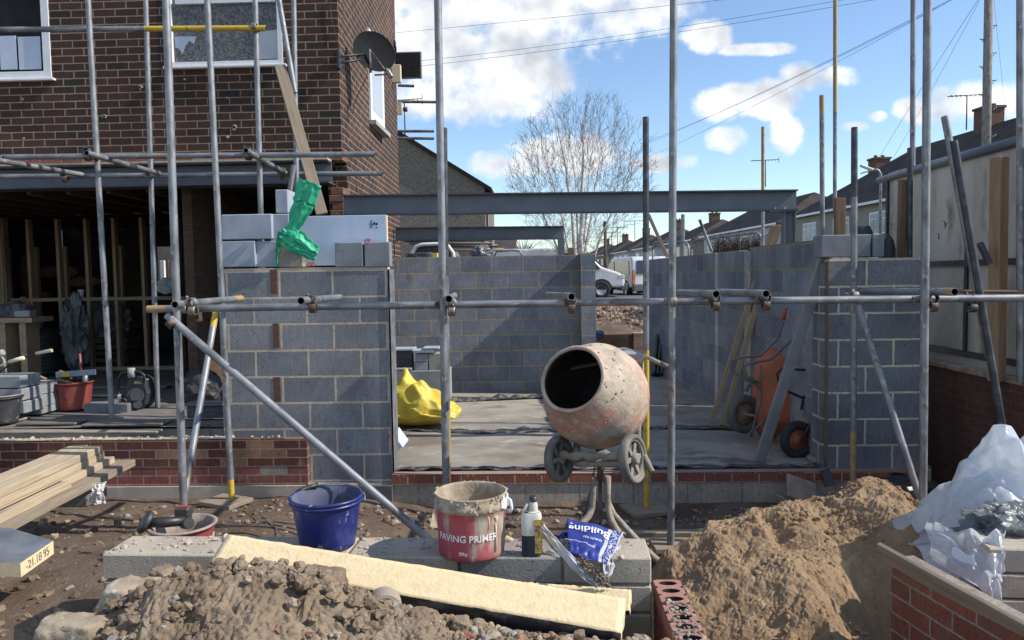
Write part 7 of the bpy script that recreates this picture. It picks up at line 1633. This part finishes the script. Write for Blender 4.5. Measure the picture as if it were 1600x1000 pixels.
# vans
def prof_body(t, name, pts, x0w, width, place, m, bev=.05):
    mb = MB(); mb.prism([place(u, -width / 2, z) for (u, z) in pts], place(0, width / 2, 0) - place(0, -width / 2, 0)); o = mb.build(name, m, t); b = o.modifiers.new('b', 'BEVEL'); b.width = bev; b.segments = 3; b.limit_method = 'ANGLE'; b.angle_limit = R(20)
    return o
vanw = mat('white_van_paint', (.62, .64, .66), (.56, .58, .60), 2, rough=.3, coat=.3); vglass = mat('van_glass', (.03, .035, .042), rough=.08, rr=0, spec=.7)
def van(label, org, ang_, L_=4.9, Wd=1.95, Ht=2.0, glazed=False):
    t = thing('parked_van', label, 'van', org); c_, s_ = math.cos(ang_), math.sin(ang_)
    def pl(u, v, z): return V((org.x + u * c_ - v * s_, org.y + u * s_ + v * c_, org.z + z))
    k = L_ / 4.9; h = Ht
    pts = [(-2.45 * k, .42), (-2.45 * k, h * .55), (-2.38 * k, h * .93), (-2.25 * k, h), (.75 * k, h), (1.0 * k, h * .97), (1.62 * k, h * .62), (2.25 * k, h * .50), (2.42 * k, h * .40), (2.45 * k, .42)]
    prof_body(t, 'body', pts, 0, Wd, pl, vanw, .09)
    prof_body(t, 'bumper', [(2.30 * k, .28), (2.52 * k, .30), (2.52 * k, .58), (2.30 * k, .62)], 0, Wd * .98, pl, mat('grey_bumper', (.10, .105, .11), rough=.6), .04)
    prof_body(t, 'rear_bumper', [(-2.56 * k, .28), (-2.3 * k, .28), (-2.3 * k, .60), (-2.56 * k, .58)], 0, Wd * .98, pl, MATS['grey_bumper'], .04)
    for sgn in (-1, 1):
        v = sgn * (Wd / 2 + .004)
        mb = MB(); q = [pl(.28 * k, v, h * .56), pl(1.60 * k, v, h * .57), pl(1.13 * k, v, h * .88), pl(.32 * k, v, h * .90)]; mb.prism(q, pl(0, .02 * sgn, 0) - pl(0, 0, 0)); mb.build('side_window', vglass, t)
        if glazed: mb = MB(); q = [pl(-2.05 * k, v, h * .56), pl(.15 * k, v, h * .56), pl(.15 * k, v, h * .90), pl(-1.95 * k, v, h * .90)]; mb.prism(q, pl(0, .02 * sgn, 0) - pl(0, 0, 0)); mb.build('side_window', mat('blue_van_glass', (.12, .17, .24), rough=.1, spec=.8), t)
        mb = MB(); mb.box(pl(1.35 * k, sgn * (Wd / 2 + .16), h * .60), (.14, .2, .28), Matrix.Rotation(ang_, 3, 'Z'), bev=.04); mb.build('mirror', black_pl, t)
        for u in (-1.5 * k, 1.62 * k):
            mb = MB(); ax2 = (pl(0, 1, 0) - pl(0, 0, 0)); q = ax2.to_track_quat('Z', 'Y').to_matrix(); c = pl(u, sgn * (Wd / 2 - .09), .34)
            mb.lathe([(.2, -.12), (.32, -.12), (.34, -.08), (.34, .08), (.32, .12), (.2, .12), (.2, -.12)], c, q, 28); w_ = mb.build('wheel', mat('van_tyre', (.02, .02, .021), rough=.8), t)
            mb = MB(); mb.lathe([(0, .07 * sgn), (.08, .10 * sgn), (.17, .09 * sgn), (.205, .115 * sgn)], c, q, 24); mb.build('hub_cap', mat('hubcap', (.38, .39, .40), rough=.4, metal=.5), w_)
            mb = MB(); q2_ = [pl(u + .42 * math.cos(a_), sgn * (Wd / 2 + .003), max(.28, .34 + .42 * math.sin(a_))) for a_ in [R(180 - 12 * i) for i in range(16)]]; mb.prism(q2_, pl(0, .008 * sgn, 0) - pl(0, 0, 0)); mb.build('wheel_arch', black_pl, t)
        mb = MB(); q = [pl(2.12 * k, sgn * (Wd / 2 - .25), h * .44), pl(2.36 * k, sgn * (Wd / 2 - .02), h * .43), pl(2.40 * k, sgn * (Wd / 2 - .02), h * .36), pl(2.44 * k, sgn * (Wd / 2 - .25), h * .37)]; mb.prism(q, (0, 0, .04)); mb.box(pl(2.30 * k, sgn * (Wd / 2 - .04), h * .42), (.26, .10, .17), Matrix.Rotation(ang_, 3, 'Z'), bev=.03); mb.build('headlight', mat('lamp_glass', (.5, .52, .5), rough=.15), t)
        mb = MB(); mb.box(pl(-2.45 * k, sgn * (Wd / 2 - .06), h * .50), (.10, .13, .6), Matrix.Rotation(ang_, 3, 'Z'), bev=.02); mb.build('tail_light', mat('tail_red', (.42, .06, .03), (.5, .2, .08), 5, rough=.3), t)
    mb = MB(); q = [pl(1.05 * k, -Wd * .42, h * .95), pl(1.05 * k, Wd * .42, h * .95), pl(1.64 * k, Wd * .45, h * .625), pl(1.64 * k, -Wd * .45, h * .625)]; mb.prism(q, V((c_ * .025, s_ * .025, .03))); mb.build('windscreen', vglass, t)
    mb = MB(); q = [pl(-2.47 * k, -Wd * .40, h * .58), pl(-2.47 * k, Wd * .40, h * .58), pl(-2.40 * k, Wd * .38, h * .90), pl(-2.40 * k, -Wd * .38, h * .90)]; mb.prism(q, V((-c_ * .02, -s_ * .02, 0))); mb.build('rear_window', vglass, t)
    mb = MB(); mb.box(pl(-2.475 * k, 0, h * .36), (.02, .5, .12), Matrix.Rotation(ang_, 3, 'Z')); mb.build('number_plate', mat('plate_yellow', (.55, .40, .05), rough=.5), t)
    return t
zrd = RZ + .06
o = P(905, 465, 25.5); van('white panel van seen from the side beyond the far opening, bonnet to the right', V((P(978, 460, 29).x - 2.75, 29.9, P(955, 466, 29).z)), 0, 5.45, 1.95, 1.98)
o = P(1003, 462, 24.5); van('white van with its rear turned this way, parked right of the panel van', V((P(993, 460, 33.5).x, 33.6, P(990, 464, 33).z)), math.radians(102), 4.2, 1.75, 1.75, glazed=True)
struct(MB().b2((P(600, 0, 25).x, 22, .6), (P(1200, 0, 25).x, 33, P(955, 466.5, 29).z)).build('road_verge', asphalt, origin=(0, 0, 0)))
# vehicle roof with white hoops behind the far wall
t = thing('parked_pickup', 'dark vehicle roof with white hoops showing above the far wall', 'pickup', P(672, 405, 14))
MB().path([P(636, 415, 14), P(641, 400, 14), P(650, 385, 14), P(660, 382, 14), P(690, 381, 14), P(700, 384, 14), P(708, 395, 14), P(710, 415, 14)], .035, 10).build('white_hoop', white_pl, t)
mb = MB(); q = [P(641, 415, 14.1), P(645, 398, 14.1), P(653, 387, 14.1), P(700, 386, 14.1), P(706, 398, 14.1), P(707, 415, 14.1)]; mb.prism(q, (0, 1.6, 0)); mb.build('dark_cab', mat('dark_cab', (.03, .033, .04), (.07, .07, .075), 4, rough=.3), t)
mb = MB()
for k, y in enumerate((376, 380, 385, 391)): mb.path([P(632 + k * 8, y, 14.3), P(760 + k * 9, y - 1, 14.3)], .03, 8, mi=k % 2)
for x in (754, 768): mb.path([P(x, 372, 14.3), P(x, 400, 14.3)], .03, 8)
tag(mb.build('rack_of_tubes', [galv_dark, timber]), 'rack of dark tubes and battens lying behind the far wall', 'rack')
crumple('wrapped_pallet', P(753, 396, 13.6), .16, silver, 'clear wrapped stack of bricks peeping over the far wall', 'pallet', 61, .3, 4, 1.2, (1.1, .8, .9))
mb = MB(); a = P(675, 402, 13.6); b = P(683, 395, 13.6); mb.b2((a.x, 13.6, 1.9), (b.x, 13.8, b.z)); tag(mb.build('yellow_box', MATS['yellow_foam']), 'small yellow box top behind the far wall', 'box')
mb = MB(); a = P(634, 402, 13.4); b = P(674, 394, 13.4); mb.b2((a.x, 13.4, 1.9), (b.x, 13.8, b.z), bev=.02); tag(mb.build('foil_bundle', foil), 'shiny grey bundle lying in front of the dark vehicle', 'bundle')
t = thing('ladder', 'galvanised ladder hoop peeping over the far wall', 'ladder', P(795, 402, 14.5))
for k, (x0, x1) in enumerate(((782, 818), (1, 1))):
    if k: break
    MB().path([P(772, 402, 14.5), P(776, 393, 14.5), P(800, 391, 14.5), P(812, 392, 14.5), P(817, 402, 14.5)], .02, 8).build('ladder_hoop', galv, t)
# rubble bank and old brick wall through the gap
def bank_h(x, y): return lerp(.25, 1.02, sst(13.2, 17.5, y)) + .05 * fbm(V((x * 1.5, y * 1.5, 0)), 4)
heap('rubble_bank', 'bank of broken brick and soil beyond the gap in the far wall', 'rubble', P(905, 500, 15).x, P(1040, 500, 15).x + .4, 13.6, 19.5, lambda x, y: bank_h(x, y) + .06, 90, 120, [mat('brick_rubble', (.20, .13, .09), (.28, .21, .15), 3, .4, .6, rough=.95, bump=.9, bscale=14, layers=[((.11, .075, .055), 5, .55, .68), ((.38, .33, .28), 8, .62, .72)], world=True, bdist=.03)], (.05, .03), 5, .1)
scatter('loose_bricks', 'broken bricks and stones strewn over the bank beyond the gap', 'rubble', 350, (P(912, 500, 15).x, P(1040, 500, 15).x + .3, 13.8, 18), (.02, .08), [mat('brown_brick_bits', (.17, .10, .07), (.22, .15, .11), 6, rough=.95), clay, mud], 9, hfn=lambda x, y: bank_h(x, y) + .06)
obw = masonry('old_brick', .225, .075, .010, (.11, .06, .045), (.16, .10, .07), (.12, .10, .08), org=(0, 0, 0), bump=.8, stain=((.06, .05, .04), 3, .5, .7))
a = P(925, 555, 13.3); b = P(1012, 522, 13.3); t = thing('old_brick_wall', 'dark broken brick wall with a pale end seen through the gap', 'wall', a)
MB().b2((a.x, 13.3, ZS - .2), (P(990, 540, 13.3).x, 13.5, b.z)).build('brickwork', obw, t); MB().b2((P(990, 540, 13.3).x + .001, 13.29, ZS - .2), (b.x, 13.5, b.z + .02)).build('pale_end', masonry('pale_brick', .225, .075, .012, (.32, .20, .13), (.38, .28, .2), (.4, .35, .28), bump=.7), t)
crumple('blue_sack', P(936, 523, 13.0), .09, mat('blue_sack', (.06, .09, .22), (.09, .13, .28), 8, rough=.6), 'small blue sack on the wall seen through the gap', 'sack', 3, .4, 3, 1.4, (1, 1, .8))
# fence panels with rounded tube frames behind the side wall
for k, (x0, x1, y0, y1, Y, lab_) in enumerate(((1020, 1076, 378, 378, 17, 'left tube framed site fence panel behind the side wall'), (1080, 1190, 376, 362, 15, 'right tube framed site fence panel behind the side wall'))):
    z_ = 1.0; a = P(x0, y0, Y + 1.5); b = P(x1, y1, Y); t = thing('site_fence', lab_, 'fence', V((a.x, a.y, z_)), 'site fence panels'); pts = [V((a.x, a.y, z_)), V((a.x, a.y, a.z - .18))]
    for i in range(5): f = i / 4 * math.pi / 2; d_ = (b - a).normalized(); pts.append(a + V((0, 0, -.18)) + d_ * (.18 * (1 - math.cos(f))) + V((0, 0, .18 * math.sin(f))))
    for i in range(5): f = math.pi / 2 - i / 4 * math.pi / 2; pts.append(b + V((0, 0, -.18)) - d_ * (.18 * (1 - math.cos(f))) + V((0, 0, .18 * math.sin(f))))
    pts.append(V((b.x, b.y, z_))); MB().path(pts, .026, 8).build('frame', galv, t)
    mb = MB(); n = int((b - a).length / .25)
    for i in range(1, n): q = a.lerp(b, i / n); mb.path([V((q.x, q.y, z_ + .3)), V((q.x, q.y, q.z))], .003, 4, caps=False)
    mb.path([V((a.x, a.y, z_ + .3)), V((b.x, b.y, z_ + .3))], .015, 6); mb.build('wire_mesh', galv, t)
# hedge behind the wall (leafless twigs)
twig = mat('dark_twigs', (.055, .045, .038), (.09, .075, .06), 5, rough=.9)
def hedge(name, x0, x1, Y, ytop, label, n=900):
    mb = MB(); rnd = random.Random(3)
    for i in range(n):
        x = lerp(x0, x1, rnd.random()); c = P(x, ytop + 6, Y + rnd.uniform(0, .6)); c.z -= rnd.random() * .5; d_ = V((rnd.gauss(0, .5), rnd.gauss(0, .4), rnd.uniform(.3, 1))).normalized() * rnd.uniform(.2, .45); mb.path([c, c + d_ * .5 + V((rnd.gauss(0, .03), 0, 0)), c + d_], [.008, .006, .003], 3, caps=False)
    return tag(mb.build(name, twig, fix=False), label, 'hedge')
hedge('hedge', 1118, 1200, 16, 378, 'low dark twiggy hedge top behind the side wall')

# ---- telegraph pole, lamps, wires, aerials
t = thing('telegraph_pole', 'tall grey telegraph pole with climbing steps at the right', 'utility pole', V((P(1543, 200, 29).x, 29, RZ)))
a = P(1542, 245, 29); b = P(1547, -120, 29)
tw2 = mat('weathered_pole_wood', (.27, .26, .25), (.16, .14, .12), 6, .4, .6, rough=.9, bump=.4, bscale=12, stretch=(6, 6, .6))
MB().cyl(V((a.x - .02, 29, RZ)), b, .165, .145, 20).build('shaft', tw2, t)
mb = MB(); 
for k in range(9):
    y = 40 + k * 21.5; x = 1542 + (245 - y) * .0137
    for sgn in ((-1,) if k % 2 else (1,)): c = P(x + sgn * 6, y, 29); mb.path([c, c + V((sgn * .16, 0, 0)), c + V((sgn * .18, 0, .04))], .018, 6); mb.path([c + V((sgn * .12, 0, 0)), c + V((sgn * .02, 0, -.12))], .012, 6)
for k in range(8): c = P(1546, 22 + k * 32, 28.8); mb.box(c, (.04, .05, .07))
mb.build('climbing_step', fit_m, t)
topp = P(1548, -110, 29)
def wire(p0, p1, sag, label, r=.012, n=24):
    p0, p1 = V(p0), V(p1); pts = [p0.lerp(p1, i / n) - V((0, 0, sag * 4 * (i / n) * (1 - i / n))) for i in range(n + 1)]
    return tag(MB().path(pts, r * .62, 5, caps=False).build('overhead_wire', black_pl, fix=False), label, 'wire', 'overhead wires')
wire(P(620, 51, 36), P(1600, -55, 30), .1, 'topmost overhead wire crossing above the birch tree', .013)
wire(P(620, 99, 36), P(1480, -30, 30), .25, 'upper one of a close pair of wires above the birch', .013); wire(P(620, 107, 36), P(1500, -25, 30), .25, 'lower one of a close pair of wires above the birch', .013)
wire(P(1000, 225, 60), P(1478, 5, 30), .3, 'first of the fan of wires rising to the telegraph pole', .016); wire(P(1000, 229, 60), P(1484, 0, 30), .2, 'second of the fan of wires rising to the telegraph pole', .016); wire(P(1010, 247, 60), P(1492, -3, 30), .2, 'third lower wire rising towards the telegraph pole', .014)
wire(P(1370, 253, 45), P(1528, 0, 29.5), -.1, 'steep wire dropping left of the telegraph pole to the long roof', .014); wire(P(1395, 248, 45), P(1532, -2, 29.5), .1, 'second steep wire dropping left of the telegraph pole', .012)
wire(P(1575, 205, 34), P(1552, -10, 29.2), .1, 'thin wire dropping to the roof right of the telegraph pole', .008)
wire(P(937, 410, 60), P(1000, 330, 60), .0, 'far thin wire by the distant street pole', .01) if False else None
t = thing('street_pole', 'dark wooden pole standing far down the street beyond the gap', 'utility pole', V((P(946, 400, 62).x, 62, RZ))); MB().cyl(V((P(946, 400, 62).x, 62, RZ)), P(945.5, 349, 62), .15, .12, 12).build('shaft', mat('dark_pole', (.10, .075, .06), rough=.9), t); MB().cyl(P(945.5, 354, 62), P(945.5, 346, 62), .2, .16, 10).build('top_cap', black_pl, t)
t = thing('street_lamp', 'street lamp with a flat white head in front of the brown terrace roof', 'street lamp', V((P(1376, 300, 34).x, 34, RZ)))
a = P(1376, 290, 34); MB().path([V((a.x, 34, RZ)), a, P(1376, 272, 34), P(1372, 266, 34), P(1364, 264, 34)], .06, 10).build('column', galv, t)
mb = MB(); mb.box(P(1354, 262, 34), (.60, .24, .10), Matrix.Rotation(R(22), 3, 'Y'), bev=.03); mb.build('lamp_head', white_pl, t)
mb = MB(); mb.box(P(1352, 269, 34), (.40, .18, .06), Matrix.Rotation(R(-15), 3, 'Y'), bev=.02); mb.build('lamp_glass', MATS['lamp_glass'], t)
def aerial(c, label, s=1):
    t = thing('tv_aerial', label, 'aerial', c, 'television aerials'); MB().path([c, c + V((0, 0, 1.6 * s))], .03 * s, 6).build('mast', galv_dark, t); mb = MB(); q = c + V((0, 0, 1.6 * s)); mb.path([q + V((-.9 * s, 0, -.02)), q + V((.8 * s, 0, .06))], .022 * s, 5)
    for k in range(8): p = q + V(((-.8 + k * .2) * s, 0, 0)); mb.path([p + V((0, -.2 * s, -.0)), p + V((0, .2 * s, .0))], .014 * s, 4)
    mb.path([q + V((.8 * s, 0, -.18)), q + V((.8 * s, 0, .24))], .02 * s, 4); mb.build('antenna', galv_dark, t)
aerial(P(1510, 203, 40), 'television aerial above the chimney left of the telegraph pole', 1.1)
aerial(P(633, 214, 30), 'television aerial on the pebbledash gable house roof', .9)
aerial(P(956, 392, 118), 'far television aerial over the end of the street', 1.8); aerial(P(965, 386, 112), 'second far television aerial over the street roofs', 1.8); aerial(P(992, 375, 95), 'television aerial by the tall white chimney', 1.5)
aerial(P(1196, 292, 60), 'television aerial behind the thin ochre tube', 1.3)

# ---- birch
def birch():
    from mathutils import kdtree
    base = V((P(905, 400, 27).x, 27, RZ)); t = thing('birch_tree', 'bare white trunked birch tree beyond the far wall', 'tree', base)
    rnd = random.Random(11); tr = MB(); cr = MB(); nodes = []
    cen = V((P(908, 285, 27).x, 27, P(908, 285, 27).z)); RX, RZ_ = 2.75, 3.25
    limbs = [(-.42, -1.7, .4, .075, 4.6), (0, -.75, -.5, .12, 6.5), (.05, .25, .2, .15, 7.0), (.10, 1.0, .7, .075, 6.2), (.2, 1.8, -.3, .07, 4.7), (-.2, -1.2, -.9, .06, 5.6), (.05, .6, 1.1, .06, 5.8), (.1, -.3, 1.0, .055, 6.3)]
    for (dx, ex, ey, r, h) in limbs:
        p0 = base + V((dx * .6, 0, .0)); pts = []; rs = []
        for i in range(19):
            f = i / 18; pts.append(p0 + V((ex * f ** 1.35 + .07 * noise.noise(V((f * 5, ex, 0))), ey * f ** 1.2 + .07 * noise.noise(V((f * 5, ex, 7))), h * f))); rs.append(lerp(r, .012, f ** .8))
        tr.path(pts, rs, 7, caps=False)
        for i, p in enumerate(pts):
            if i > 4: nodes.append((p, rs[i]))
    tips = []
    while len(tips) < 1500:
        v = V((rnd.uniform(-1, 1), rnd.uniform(-1, 1), rnd.uniform(-1, 1)))
        if v.length > 1: continue
        w = 1 - .38 * max(0, -v.z) if v.z < 0 else 1
        p = cen + V((v.x * RX * w, v.y * RX * w, v.z * RZ_)) 
        if v.length < .45 and rnd.random() < .5: continue
        tips.append(p)
    tips.sort(key=lambda p: (V((p.x - cen.x, p.y - cen.y, (p.z - cen.z + 2.2) * .8))).length)
    kd = None
    for k, p in enumerate(tips):
        if k % 40 == 0:
            kd = kdtree.KDTree(len(nodes)); [kd.insert(q[0], i) for i, q in enumerate(nodes)]; kd.balance()
        tgt = p - V((0, 0, .35)) + (cen - p) * .08; co, i, dist = kd.find(tgt); q, r = nodes[i]
        L_ = (p - q).length
        if L_ < .12: continue
        r0 = max(.0055, min(r * .6, .006 + L_ * .006)); out_ = (p - q).normalized(); mid_ = q.lerp(p, .5) + V((rnd.gauss(0, .05), rnd.gauss(0, .05), .10 * L_)); n4 = [q, q.lerp(mid_, .5) + V((rnd.gauss(0, .02), rnd.gauss(0, .02), .02)), mid_, mid_.lerp(p, .55) + V((rnd.gauss(0, .03), 0, 0)), p]
        r4 = [r0, r0 * .85, r0 * .7, r0 * .55, max(.0032, r0 * .4)]; cr.path(n4, r4, 3, caps=False)
        for j in (1, 2, 3, 4): nodes.append((n4[j], r4[j]))
        for _ in range(3):   # fine twigs
            f = rnd.choice((2, 3, 3, 4)); d = (out_ * .7 + V((rnd.gauss(0, .5), rnd.gauss(0, .5), rnd.gauss(.15, .35)))).normalized(); l2 = rnd.uniform(.18, .5); a_ = n4[f]; cr.path([a_, a_ + d * l2 * .5, a_ + d * l2 + V((0, 0, -.10 * l2))], [.0042, .0034, .0026], 3, caps=False)
    bark = mat('birch_bark', (.68, .66, .62), (.50, .48, .45), 5, .4, .6, rough=.8, layers=[((.06, .055, .05), 9, .62, .68)], stretch=(1, 1, 3))
    tr.build('trunk', bark, t, fix=False); cr.build('crown', mat('birch_twigs', (.17, .145, .135), (.12, .10, .095), 3, rough=.85), t, fix=False)
birch()
def small_tree(c, s, label, seed):
    rnd = random.Random(seed); t = thing('bare_tree', label, 'tree', c); tr = MB(); cr = MB(); tr.cyl(c, c + V((0, 0, 1.5 * s)), .1 * s, .07 * s, 8)
    for i in range(160):
        d = V((rnd.gauss(0, .6), rnd.gauss(0, .6), rnd.uniform(.2, 1))).normalized(); p = c + V((0, 0, 1.4 * s)); q = p + d * s * rnd.uniform(.8, 1.8); cr.path([p, p.lerp(q, .5) + V((0, 0, .1 * s)), q], [.02 * s, .012 * s, .006 * s], 3, caps=False)
    tr.build('trunk', twig, t); cr.build('crown', twig, t, fix=False)
small_tree(P(818, 408, 90) - V((0, 0, 2)), 1.7, 'small far bare tree behind the white van roof', 4)
